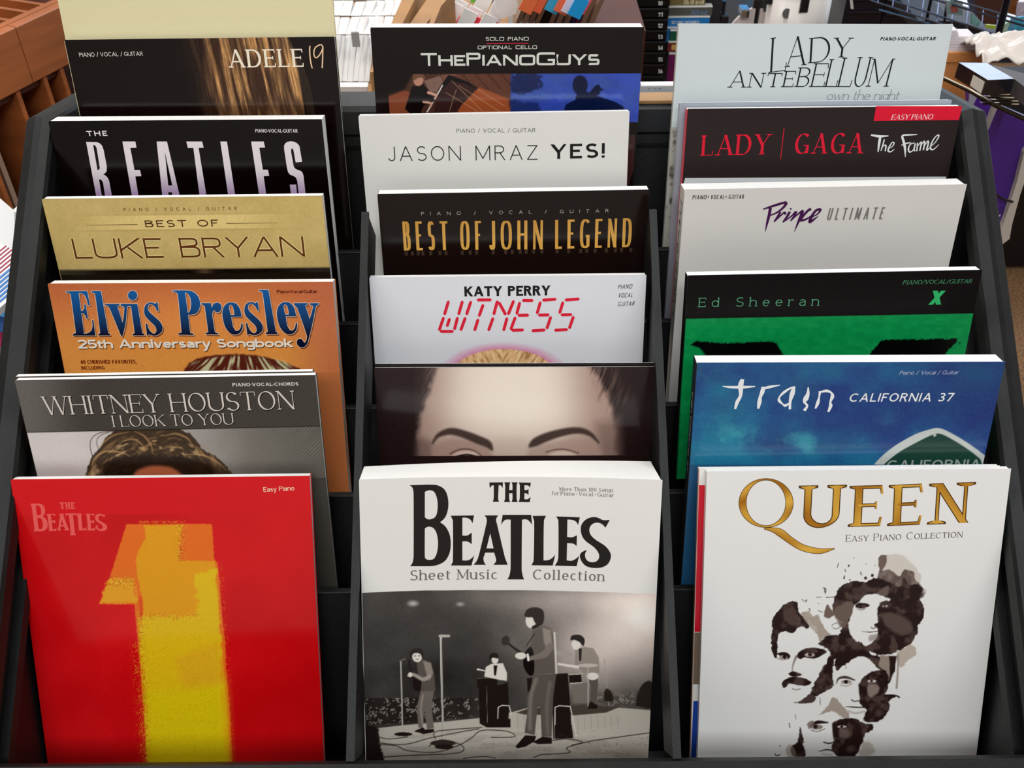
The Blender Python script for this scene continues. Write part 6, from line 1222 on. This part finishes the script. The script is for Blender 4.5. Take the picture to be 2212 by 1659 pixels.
def record_sleeves():
    # leaning songbooks with flags, right of the card bin
    g = 'leaning books behind the middle column'
    L_ = [(1108, (176, 150, 130), 'tan'), (1122, (196, 170, 150), 'pale tan'), (1136, (168, 140, 122), 'taupe'), (1150, (186, 158, 138), 'beige'), (1166, (34, 28, 26), 'black'), (1180, (180, 152, 136), 'sand'), (1196, (190, 164, 148), 'light sand'), (1214, (176, 150, 136), 'dusty beige'), (1229, (70, 46, 130), 'violet'), (1238, (150, 40, 96), 'magenta'), (1250, (206, 178, 160), 'cream'), (1268, (212, 186, 170), 'pale cream')]
    for k, (px, col, nm) in enumerate(L_):
        b = at_z(px, 62, .93); t = at_z(px+30, -6, 1.02); u = t-b; w_ = Vector((.0085 if nm not in ('violet', 'magenta', 'maroon') else .0045, 0, 0))
        e = empty('leaning_book', Matrix.Translation(b), nm+' book edge leaning to the right behind the middle column', 'book', g)
        MB().prism([(0, 0, 0), tuple(w_), tuple(w_+u), tuple(u)], (.0, .13, 0)).build('cover', mat('lean_'+nm.replace(' ', '_'), C(*col), .55, var=.06), e)
    for k, (px, py, col, nm) in enumerate(((1140, 4, (236, 110, 66), 'orange'), (1160, 2, (236, 96, 60), 'deep orange'), (1196, 4, (60, 160, 200), 'blue'), (1216, 6, (240, 108, 76), 'coral'), (1232, 8, (220, 206, 216), 'pale'), (1246, 14, (30, 150, 214), 'bright blue'), (1256, 4, (226, 84, 96), 'rose'))):
        p = at_z(px, py+8, 1.035); o = MB().bbox(-.012, .012, -.001, .001, -.012, .022, .0004).build('flag_tab', mat('flag_'+nm.replace(' ', '_'), C(*col), .5)); o.location = p; o.rotation_euler = (0, .5, .2); tag(o, nm+' paper flag sticking out of the leaning books', 'tab', 'paper flags on the leaning books')
    p = at_z(1120, 60, .93); tag(MB().box(.03, .24, -.02, .3, -.93, 0).build('book_table', WOODD), 'dark table under the leaning books', 'table').location = p
record_sleeves()

WHITEINK = mat('white_ink', C(214, 214, 214), .5)
def label_text(txt, S, px0, px1, py, cap, y, m, parent, name='lettering', tilt=0):
    a, b, c = at_y(px0, py, y), at_y(px1, py, y), at_y(px0, py-cap, y); k = Ink(); set_text(k, txt, S, (0, 0), (b.x-a.x, 0), (0, c.z-a.z), (0, 0, 0, 1))
    o = new_mesh(name, [(a.x+v[0], y-.0006-v[2], a.z+v[1]) for v in k.v], k.f, m, None)
    if parent: o.parent = parent; o.matrix_parent_inverse = Matrix.Translation(-parent.location)
    return o
def trays_and_cases():
    y = 2.25; blk = mat('black_tray', C(16, 15, 17), .35)
    cut = [-9, 16, 40, 64, 88, 112, 138, 163, 186]
    x0, x1 = at_y(1322, 80, y).x, at_y(1440, 80, y).x
    for k, nn in enumerate(('10', '11', '12', '13', '14', '15', '16', '')):
        py0, py1 = cut[k]-.0, cut[k+1]; z1, z0 = at_y(1380, py0, y).z, at_y(1380, py1, y).z
        e = empty('numbered_tray', (0, y, z0), ('%s black drawer of the tall numbered stack, marked %s' % (('topmost', 'second', 'third', 'fourth', 'fifth', 'sixth', 'lowest')[k], nn)) if nn else 'plain black base drawer under the numbered drawers', 'drawer', 'black drawers in the stack')
        MB().bbox(x0, x1, 0, .25, .0006, z1-z0-.0022, .002).build('drawer_body', blk, e); MB().box(x0+.001, x1-.001, -.003, .001, z1-z0-.0045, z1-z0-.0022).build('drawer_lip', mat('tray_edge_black', C(44, 42, 46), .4), e)
        if nn: label_text(nn, Style(T=.2, t=.17, tr=.1), 1421, 1431, (py0+py1)/2+8, 9, y, WHITEINK, e, 'number_label')
    MB().box(x0, x1, y, y+.25, 0, at_y(1380, 187, y).z).build('stack_stand', blk); tag(bpy.data.objects['stack_stand'], 'black stand under the numbered drawers', 'stand')
    # cases and books facing forward in a stepped column
    y2 = 2.32; items = [(1443, 1524, -14, 11, (116, 102, 62), 'olive case with the name of a singer in pale letters', 'Ella Fitzgerald', (216, 206, 170)), (1442, 1538, 17, 35, (84, 84, 80), 'grey case with a faint blue word, second in the column', 'Alfred', (100, 130, 160)), (1440, 1532, 39, 64, (30, 120, 190), 'bright blue case with white words in the column', 'SECOND ENSEMBLE', (220, 226, 236)),
        (1430, 1470, 62, 92, (36, 110, 176), 'blue box edge left of the green case', None, None), (1447, 1475, 68, 90, (28, 92, 66), 'small dark green case below the blue one', None, None), (1443, 1475, 93, 113, (120, 40, 50), 'small maroon case with a pale face below the green one', None, None), (1442, 1474, 118, 186, (108, 28, 84), 'tall magenta case at the foot of the column', None, None)]
    for k, (a, b, p0, p1, col, lab, tx, tc) in enumerate(items):
        yy = y2-.006*k; z1, z0 = at_y(a, p0, yy).z, at_y(a, p1, yy).z; xa, xb = at_y(a, (p0+p1)/2, yy).x, at_y(b, (p0+p1)/2, yy).x
        e = empty('display_case', (0, yy, z0), lab, 'case', 'cases in the stepped column'); MB().bbox(xa, xb, 0, .02, .0, z1-z0, .001).build('case_body', mat('case_%d' % k, C(*col), .35, var=.12, vscale=20), e)
        MB().bbox(xa, xb, -.001, .021, z1-z0, z1-z0+.003, .0008).build('case_top', mat('case_rim', C(206, 204, 200), .5), e)
        if tx: label_text(tx, Style(T=.14, t=.12, tr=.1, xh=.7, sp=.3), a+(34 if k == 0 else 50 if k == 1 else 10), b-(4 if k == 0 else 12 if k == 1 else 22), p1-(2 if k == 0 else 3 if k == 1 else 12), 11 if k < 2 else 7, yy, mat('case_ink_%d' % k, C(*tc), .5), e)
        if k == 5: MB().box(xa+.008, xb-.006, -.0012, 0, .006, z1-z0-.004).build('portrait_label', mat('case_face', C(206, 160, 90), .5), e)
    xa, xb = at_y(1436, 60, 2.4).x, at_y(1545, 60, 2.4).x; MB().box(xa, xb, 2.36, 2.40, 0, 1.05).build('upright_board', mat('dark_panel', C(40, 40, 44), .5)); tag(bpy.data.objects['upright_board'], 'dark upright board behind the column of cases', 'board')
    # purple books left of the trays
    for k, (a, b, p0, p1, col, lab) in enumerate(((1284, 1326, -12, 13, (40, 138, 72), 'green book above the purple ones left of the drawers'), (1276, 1330, 18, 44, (136, 66, 158), 'purple book left of the black drawers'), (1268, 1322, 43, 66, (150, 84, 160), 'lower purple book left of the black drawers'))):
        yy = 2.12; z1, z0 = at_y(a, p0, yy).z, at_y(a, p1, yy).z; e = empty('shelf_book', (0, yy, z0), lab, 'book', 'books left of the drawers'); MB().bbox(at_y(a, p1, yy).x, at_y(b, p1, yy).x, 0, .02, 0, z1-z0, .001).build('cover', mat('shelfbook_%d' % k, C(*col), .4, var=.1), e); MB().bbox(at_y(a, p1, yy).x, at_y(b, p1, yy).x, -.0005, .02, z1-z0, z1-z0+.004, .001).build('page_block', PAPER, e)
    # book with cropped black heading standing in the right gap and the tan card on the rack
    yb = .93; z1 = at_y(1420, 184, yb).z; z0 = z1-.09; e = empty('songbook', (0, yb, z0), 'white book with big cropped black lettering in the gap between middle and right columns', 'book'); xa, xb = at_y(1384, 195, yb).x, at_y(1470, 195, yb).x
    MB().bbox(xa, xb, 0, .01, 0, z1-z0, .001).build('front_cover', mat('white_book', C(206, 204, 204), .4), e); label_text('Alfred', Style(T=.2, t=.14, tr=.06, xh=.7), 1392, 1462, 212, 21, yb, mat('black_ink', C(22, 20, 20), .4), e, 'title_lettering')
    bk = K(0, -.262, .897); A = at_z(1378, 226, bk.z+.001); B = at_z(1462, 226, bk.z+.001); o = MB().bbox(A.x, B.x, bk.y-.013, bk.y+.006, bk.z+.0005, bk.z+.004, .0006).build('cardboard_strip', mat('tan_cardboard', C(150, 112, 70), .6, bump=.2)); tag(o, 'tan cardboard strip on the top rail between middle and right columns', 'cardboard')
trays_and_cases()

def drum_kit():
    y = 3.05; root = empty('drum_kit', (.9, y, 0), 'white drum kit with chrome lugs beyond the right column', 'drum kit')
    hm = mat('drum_head', C(224, 214, 212), .4); ch = mat('chrome', C(170, 180, 195), .15, metal=1); dkp = mat('dark_hardware', C(26, 26, 32), .3); bl = mat('blue_sparkle_shell', C(80, 160, 214), .25, var=.25, vscale=14)
    def disc(px, py, r, yy, th, m, name, n=40, tilt=0):
        c = at_y(px, py, yy)-root.location; mb = MB(); mb.prism([(c.x+r*math.cos(2*math.pi*i/n), c.y, c.z+r*math.sin(2*math.pi*i/n)) for i in range(n)], (0, th, 0)); return mb.build(name, m, root)
    k = (at_y(1648, 97, y)-at_y(1561, 97, y)).x; disc(1648, 97, k*1.03, y+.004, .22, dkp, 'bass_drum_shell'); disc(1648, 97, k*.985, y-.004, .01, hm, 'bass_drum_head')
    c = at_y(1648, 97, y)-root.location
    for i in range(10):
        a = math.radians(18+36*i); MB().bbox(c.x+k*math.cos(a)-.012, c.x+k*math.cos(a)+.012, c.y-.02, c.y+.03, c.z+k*math.sin(a)-.014, c.z+k*math.sin(a)+.014, .004).build('lug', ch if i % 2 else dkp, root)
    # floor tom to the right, cylinder standing upright
    yt = 2.85; a, b = at_y(1674, 30, yt), at_y(1812, 30, yt); cx = (a.x+b.x)/2-root.location.x; r = (b.x-a.x)/2; cy = yt-root.location.y+r; n = 48; zt = at_y(1740, 0, yt).z+.02; zb = zt-.34
    MB().tube((cx, cy, zb), (cx, cy, zt), r, n).build('tom_shell', mat('white_drum_wrap', C(206, 198, 190), .3), root, True); MB().tube((cx, cy, zt-.012), (cx, cy, zt+.012), r*1.03, n).build('tom_hoop', dkp, root)
    for px in (1679, 1738, 1800): q = at_y(px, 14, yt-.006)-root.location; MB().bbox(q.x-.012, q.x+.012, (q.y if px == 1738 else q.y+r*.75), (q.y if px == 1738 else q.y+r*.75)+.03, q.z-.02, q.z+.035, .004).build('lug', dkp, root)
    q = at_y(1702, 33, yt)-root.location; rr = .0125*1.05; ang = math.acos(max(-1, min(1, (q.x-cx)/r))); yy = cy-r*math.sin(ang)
    MB().prism([(q.x+rr*math.cos(t*math.pi/12), yy-.004, q.z+rr*1.1*math.sin(t*math.pi/12)) for t in range(24)], (.002, .008, 0)).build('badge', mat('badge_grey', C(112, 112, 116), .3), root)
    for t in range(3): a_ = 2*math.pi*t/3+.4; MB().tube((cx+r*math.cos(a_), cy+r*math.sin(a_), zb-.35), (cx+r*math.cos(a_), cy+r*math.sin(a_), zb+.1), .007).build('leg', ch, root)
    # blue shell behind and hardware
    a = at_y(1555, 40, 3.45)-root.location; MB().tube((a.x, a.y+.15, -.0), (a.x, a.y+.15, a.z+.22), .14, 40).build('blue_shell', bl, root, True)
    for px, py in ((1545, 30), (1560, 38), (1640, 2), (1664, 10)): q = at_y(px, py, 2.98)-root.location; MB().tube((q.x, q.y, q.z-.3), (q.x, q.y, q.z+.05), .007).build('hardware_rod', ch if px % 2 else dkp, root); MB().bbox(q.x-.018, q.x+.018, q.y-.01, q.y+.01, q.z-.02, q.z+.01, .004).build('wing_clamp', dkp, root)
drum_kit()

def dark_stand():
    # black storage bins and wire grid panels right of the drums
    y = 2.7; m = mat('navy_black_plastic', C(20, 18, 30), .35, bump=.1)
    for k, (x0, x1, y0, y1, lab) in enumerate(((1822, 1905, -20, 70, 'dark storage bin beside the drum kit'), (1908, 1992, -20, 78, 'dark storage bin right of the first one'))):
        z1, z0 = at_y(x0, y0, y).z, at_y(x0, y1, y).z; e = empty('storage_bin', (0, y, z0), lab, 'bin', 'dark storage bins'); xa, xb = at_y(x0, 30, y).x, at_y(x1, 30, y).x
        MB().bbox(xa, xb, 0, .12, -z0+.0, z1-z0, .006).build('bin_body', m, e)
        for t in range(3): MB().bbox(xa+.005, xb-.005, -.006, .002, (z1-z0)*(.15+.3*t), (z1-z0)*(.15+.3*t)+.008, .002).build('rib', m, e)
    tag(slab('price_tag', [(1836, 1), (1842, 1), (1844, 20), (1838, 19)], 2.68, .001, WHITE), 'small white price tag on the dark bin', 'tag')
    wm = mat('black_wire', C(60, 66, 86), .25, metal=.8)
    root = empty('wire_rack', at_y(2160, 60, 1.75), 'black wire shelving rack at the upper right', 'rack'); o = root.location.copy()
    def P(px, py, yy): return at_y(px, py, yy)-o
    for (xa, ya, da), (xb, yb, db) in (((1850, -62, 2.55), (2240, 53, 1.7)), ((1850, -50, 2.55), (2240, 64, 1.7)), ((1900, -8, 2.45), (2240, 104, 1.7)), ((1880, 0, 2.45), (2200, 108, 1.7)), ((1900, 21, 2.45), (2010, 52, 2.1))):
        MB().tube(P(xa, ya, da), P(xb, yb, db), .0022, 6).build('wire', wm, root)
    for k in range(12):
        t = k/11; xa = 1870+350*t; MB().tube(P(xa, -55+105*t, 2.5-.75*t), P(xa-6, -2+107*t, 2.44-.73*t), .0014, 5).build('cross_wire', wm, root)
    for px0, py0, px1, py1, yy, r in ((2178, -10, 2150, 100, 1.75, .0062), (2013, -10, 2001, 46, 2.2, .0036), (2048, -8, 2041, 40, 2.1, .0028)):
        a_ = P(px0, py0, yy); b_ = P(px1, py1, yy); d_ = (b_-a_).normalized(); MB().tube(a_-d_*.05, b_+d_*.02, r, 10).build('post', mat('black_post', C(20, 20, 26), .3), root)
    # guitar seen from behind, hanging low
    gm = mat('dark_lacquer', C(56, 34, 44), .2, coat=.6); pts = [(2108, -20), (2104, 10), (2110, 34), (2122, 50), (2140, 56), (2158, 50), (2170, 30), (2172, 0), (2168, -20)]
    g = empty('guitar', at_y(2140, 10, 2.3), 'dark lacquered guitar body behind the wire rack', 'guitar'); V = ring_y(pts, 2.3); MB().prism([tuple(Vector(v)-g.location) for v in V], (0, .05, 0)).build('guitar_body', gm, g)
    V = ring_y([(p[0]*.96+2138*.04, p[1]*.94) for p in pts], 2.296); MB().prism([tuple(Vector(v)-g.location) for v in V], (0, .004, 0)).build('guitar_top', mat('brown_lacquer', C(70, 42, 40), .2, coat=.6), g)
    # packets hung on the rack
    for k, (pts, yy, col, lab) in enumerate((([(2046, 2), (2080, 4), (2079, 34), (2046, 30)], 2.02, (120, 140, 142), 'clear packet with a picture card on the wire rack'), ([(2100, 30), (2118, 48), (2112, 60), (2098, 52)], 2.0, (110, 160, 160), 'teal packet hanging under the wire rack'), ([(2186, 40), (2212, 36), (2214, 74), (2172, 76)], 1.95, (60, 140, 170), 'turquoise packet at the right edge'), ([(2165, 56), (2186, 44), (2172, 76), (2160, 78)], 1.95, (150, 176, 156), 'pale green packet beside the turquoise one'), ([(2180, -5), (2202, -5), (2196, 34), (2176, 28)], 2.1, (110, 66, 36), 'brown packet at the top right corner'), ([(2200, 5), (2220, 5), (2220, 42), (2196, 38)], 2.05, (170, 160, 176), 'lilac packet at the top right corner'), ([(2132, 54), (2152, 56), (2150, 63), (2130, 60)], 1.98, (150, 160, 40), 'small yellow packet under the guitar'))):
        e = empty('packet', at_y(*pts[0], yy), lab, 'packet', 'packets on the wire rack'); MB().prism([tuple(Vector(v)-e.location) for v in ring_y(pts, yy)], (0, .006, 0)).build('packet_body', mat('packet_%d' % k, C(*col), .25, var=.3, vscale=60), e)
        if k == 0: MB().prism([tuple(Vector(v)-e.location) for v in ring_y([(2052, 14), (2068, 10), (2070, 26), (2056, 28)], yy-.001)], (0, .001, 0)).build('picture_card', mat('card_face', C(150, 84, 76), .4), e)
    # dark panel added for the shadow under the wires
    tag(slab('low_shadow_panel', [(1985, 44), (2060, 46), (2215, 96), (2215, 130), (2110, 130), (2060, 90), (1985, 78)], 2.35, .2, mat('dark_blue_shadow_panel', C(22, 22, 36), .5)), 'dark blue panel put in for the shadow beneath the wire shelf', 'shadow panel')
dark_stand()
def right_things():
    # cardboard box with paper on top
    y = 1.22; z1 = at_y(2080, 114, y).z; z0 = z1-.12; xa, xb = at_y(2020, 150, y).x, at_y(2124, 150, y).x
    e = empty('cardboard_box', ((xa+xb)/2, y, z0), 'orange-brown cardboard box right of the pale grey songbook', 'box'); h = (xb-xa)/2; cm = mat('orange_cardboard', C(188, 122, 66), .6, var=.12)
    MB().bbox(-h, h, 0, .05, 0, z1-z0, .002).build('box_body', cm, e); MB().bbox(-h, h, -.002, .0, z1-z0-.012, z1-z0+.001, .0006).build('box_flap', cm, e)
    for k, (a, b, p1, p0, lab) in enumerate(((2030, 2126, 97, 114, 'lowest stack of white paper on the cardboard box'), (2030, 2106, 79, 96.6, 'middle stack of white paper above the cardboard box'), (2030, 2070, 66, 78.6, 'topmost small white paper block above the cardboard box'))):
        yy = y+.004; Z0, Z1 = at_y(a, p0, yy).z, at_y(a, p1, yy).z; X0, X1 = at_y(a, p0, yy).x, at_y(b, p0, yy).x; o = empty('paper_stack', ((X0+X1)/2, yy, Z0), lab, 'paper', 'paper on the cardboard box'); q = (Z1-Z0)
        for t in range(3): MB().box(-(X1-X0)/2+.001*t, (X1-X0)/2-.0015*t, 0, .03-.004*k, q*t/3+.0003, q*(t+1)/3).build('sheet_bundle', mat('lilac_white_sheet', C(206, 198, 202), .6), o)
    tag(MB().bbox(xa-.02, xb+.002, y-.02, y+.4, .0, z0, .004).build('low_counter', mat('counter_black', C(22, 20, 20), .5)), 'dark counter under the cardboard box', 'counter')
    # glossy black box on a wire shelf
    T = [at_z(px, py, 1.155) for px, py in ((2071, 136), (2131, 137), (2190, 171), (2134, 174))]; hgt = .0175; e = empty('glossy_box', T[0]-Vector((0, 0, hgt)), 'glossy shrink-wrapped black box with a white label on the wire shelf', 'box'); c = e.location.copy()
    MB().prism([tuple(v-c-Vector((0, 0, hgt))) for v in T], (0, 0, hgt)).build('box_body', mat('shrink_wrapped_black', C(30, 28, 32), .08, coat=1, bump=.15, bscale=60), e)
    MB().prism([tuple(v-c+Vector((0, 0, .0002))) for v in T], (0, 0, .0004)).build('top_film_glare', mat('pale_glare_metal', C(190, 196, 210), .12, metal=.85, bump=.3, bscale=40), e)  # pale metallic sheet added for the bright reflection on the wrapped top
    a_, b_ = T[0].lerp(T[3], .55), T[0].lerp(T[3], .93); n = (T[3]-T[0]).cross(Vector((0, 0, 1))).normalized(); n = n if n.y < 0 else -n
    MB().prism([tuple(v-c+n*.0008) for v in (a_-Vector((0, 0, .003)), b_-Vector((0, 0, .003)), b_-Vector((0, 0, .0165)), a_-Vector((0, 0, .0155)))], tuple(-n*.0006)).build('white_label', mat('label_cream', C(206, 198, 184), .4), e)
    T2 = [at_z(px, py, 1.155) for px, py in ((2140, 137), (2225, 160), (2225, 195), (2196, 172))]; e2 = empty('glossy_box', T2[0]-Vector((0, 0, hgt)), 'second dark box behind the glossy one at the right edge', 'box'); MB().prism([tuple(v-e2.location-Vector((0, 0, hgt+.001))) for v in T2], (0, 0, hgt)).build('box_body', mat('dull_black_box', C(72, 66, 66), .3), e2)
    # wire shelf beneath
    r = empty('wire_shelf', T[3]-Vector((0, 0, .020)), 'twisted black wire shelf holding the glossy box', 'shelf'); o = r.location.copy(); wm = mat('shelf_wire', C(70, 62, 50), .25, metal=.9)
    pts = [(2040, 170), (2095, 196), (2150, 228), (2225, 262)]
    for k in range(3): MB().tube(at_z(*pts[k], 1.12)-o, at_z(*pts[k+1], 1.12)-o, .0026, 8).build('edge_wire', wm, r)
    for k in range(5): MB().tube(at_z(2104+k*5, 196+k*7, 1.12)-o, at_z(2200, 196+k*7+2, 1.12)-o, .0014, 6).build('rung', wm, r)
    # crumpled white plastic bag
    a_ = at_z(2122, 150, 1.13); q = at_z(2225, 92, 1.13); n = 26; V = []; rr = random.Random(4)
    for j in range(n):
        for i in range(n):
            u, v = i/(n-1), j/(n-1); x = a_.x+(q.x-a_.x)*u; yy = a_.y+(q.y-a_.y)*v+.006*math.sin(9*u); V.append((x, yy, 1.13+.02*math.sin(math.pi*u*.8+.3)*math.sin(math.pi*v)+.022*float(fbm(np.array([u*7.]), np.array([v*7.]), 3, 3)[0])-.004))
    o = new_mesh('plastic_bag', V, [(j*n+i, j*n+i+1, (j+1)*n+i+1, (j+1)*n+i) for j in range(n-1) for i in range(n-1)], mat('white_plastic_film', C(196, 186, 178), .3, bump=.5, bscale=30), None, True); tag(o, 'crumpled translucent white plastic bag at the right edge', 'bag'); so = o.modifiers.new('thickness', 'SOLIDIFY'); so.thickness = .002
    # purple hanging packages with pale edges
    def pack(pts, y, d, m, parent, name, c): return MB().prism([tuple(Vector(v)-c) for v in ring_y(pts, y)], (0, d, 0)).build(name, m, parent)
    pu = mat('purple_package', C(92, 46, 150), .35, var=.15, vscale=12); pd = mat('deep_purple_package', C(66, 34, 112), .4, var=.15, vscale=12); pale = mat('pale_package_edge', C(176, 166, 154), .5, var=.1, vscale=20)
    e = empty('hanging_package', at_y(2110, 300, 1.16), 'purple hanging package with a pale edge under the wire shelf', 'package', 'purple packages'); c = e.location.copy()
    pack([(2096, 200), (2150, 222), (2140, 262), (2112, 330), (2106, 320)], 1.16, .02, pu, e, 'package_body', c); pack([(2150, 224), (2172, 236), (2166, 262), (2120, 366), (2112, 345), (2111, 326)], 1.152, .03, pale, e, 'package_edge', c); pack([(2096, 200), (2112, 207), (2100, 232), (2094, 222)], 1.157, .003, mat('package_corner', C(170, 164, 176), .4), e, 'header_card', c)
    label_text('SET FOR', Style(T=.16, t=.14, tr=.1), 2116, 2134, 222, 6, 1.158, WHITEINK, e, 'package_lettering')
    e = empty('hanging_package', at_y(2160, 400, 1.10), 'larger deep purple package with a pale curled edge at the right edge', 'package', 'purple packages'); c = e.location.copy()
    pack([(2172, 240), (2225, 262), (2225, 330), (2196, 400), (2172, 490), (2130, 478), (2117, 372)], 1.10, .02, pd, e, 'package_body', c); pack([(2226, 310), (2226, 356), (2204, 420), (2186, 486), (2181, 516), (2160, 532), (2140, 510), (2136, 486), (2163, 494), (2172, 470), (2196, 396), (2212, 330)], 1.092, .03, pale, e, 'package_edge', c)
    label_text('SET FOR', Style(T=.16, t=.14, tr=.1), 2134, 2160, 468, 5, 1.098, WHITEINK, e, 'package_lettering'); label_text('GUITAR', Style(T=.16, t=.14, tr=.1), 2134, 2152, 476, 5, 1.098, WHITEINK, e, 'package_lettering')
    k = [at_y(px, py, 1.09) for px, py in ((2122, 412), (2148, 418), (2166, 430), (2188, 436))]; o = empty('black_strap', k[0], 'thin black strap across the larger purple package', 'strap')
    for t in range(3): MB().tube(k[t]-k[0], k[t+1]-k[0], .0016, 6).build('strap_band', BLACKP, o)
    # dark clutter on the carpet under the packages
    y = 2.41; e = empty('equipment_case', at_y(2140, 590, y), 'black equipment case standing on the carpet at the right', 'case'); z = at_y(2150, 585, y).z; xa = at_y(2126, 560, y).x
    e.location = (xa, y, 0); MB().bbox(0, .55, 0, .3, .012, .50, .006).build('case_body', mat('case_black', C(16, 15, 18), .5, bump=.2), e); MB().bbox(-.006, .556, -.004, .304, .30, .315, .003).build('case_band', mat('case_trim', C(40, 60, 70), .4), e)
    for x, yy in ((.02, .02), (.53, .02), (.02, .28), (.53, .28)): MB().tube((x, yy, 0), (x, yy, .014), .012).build('foot', BLACKP, e)
right_things()
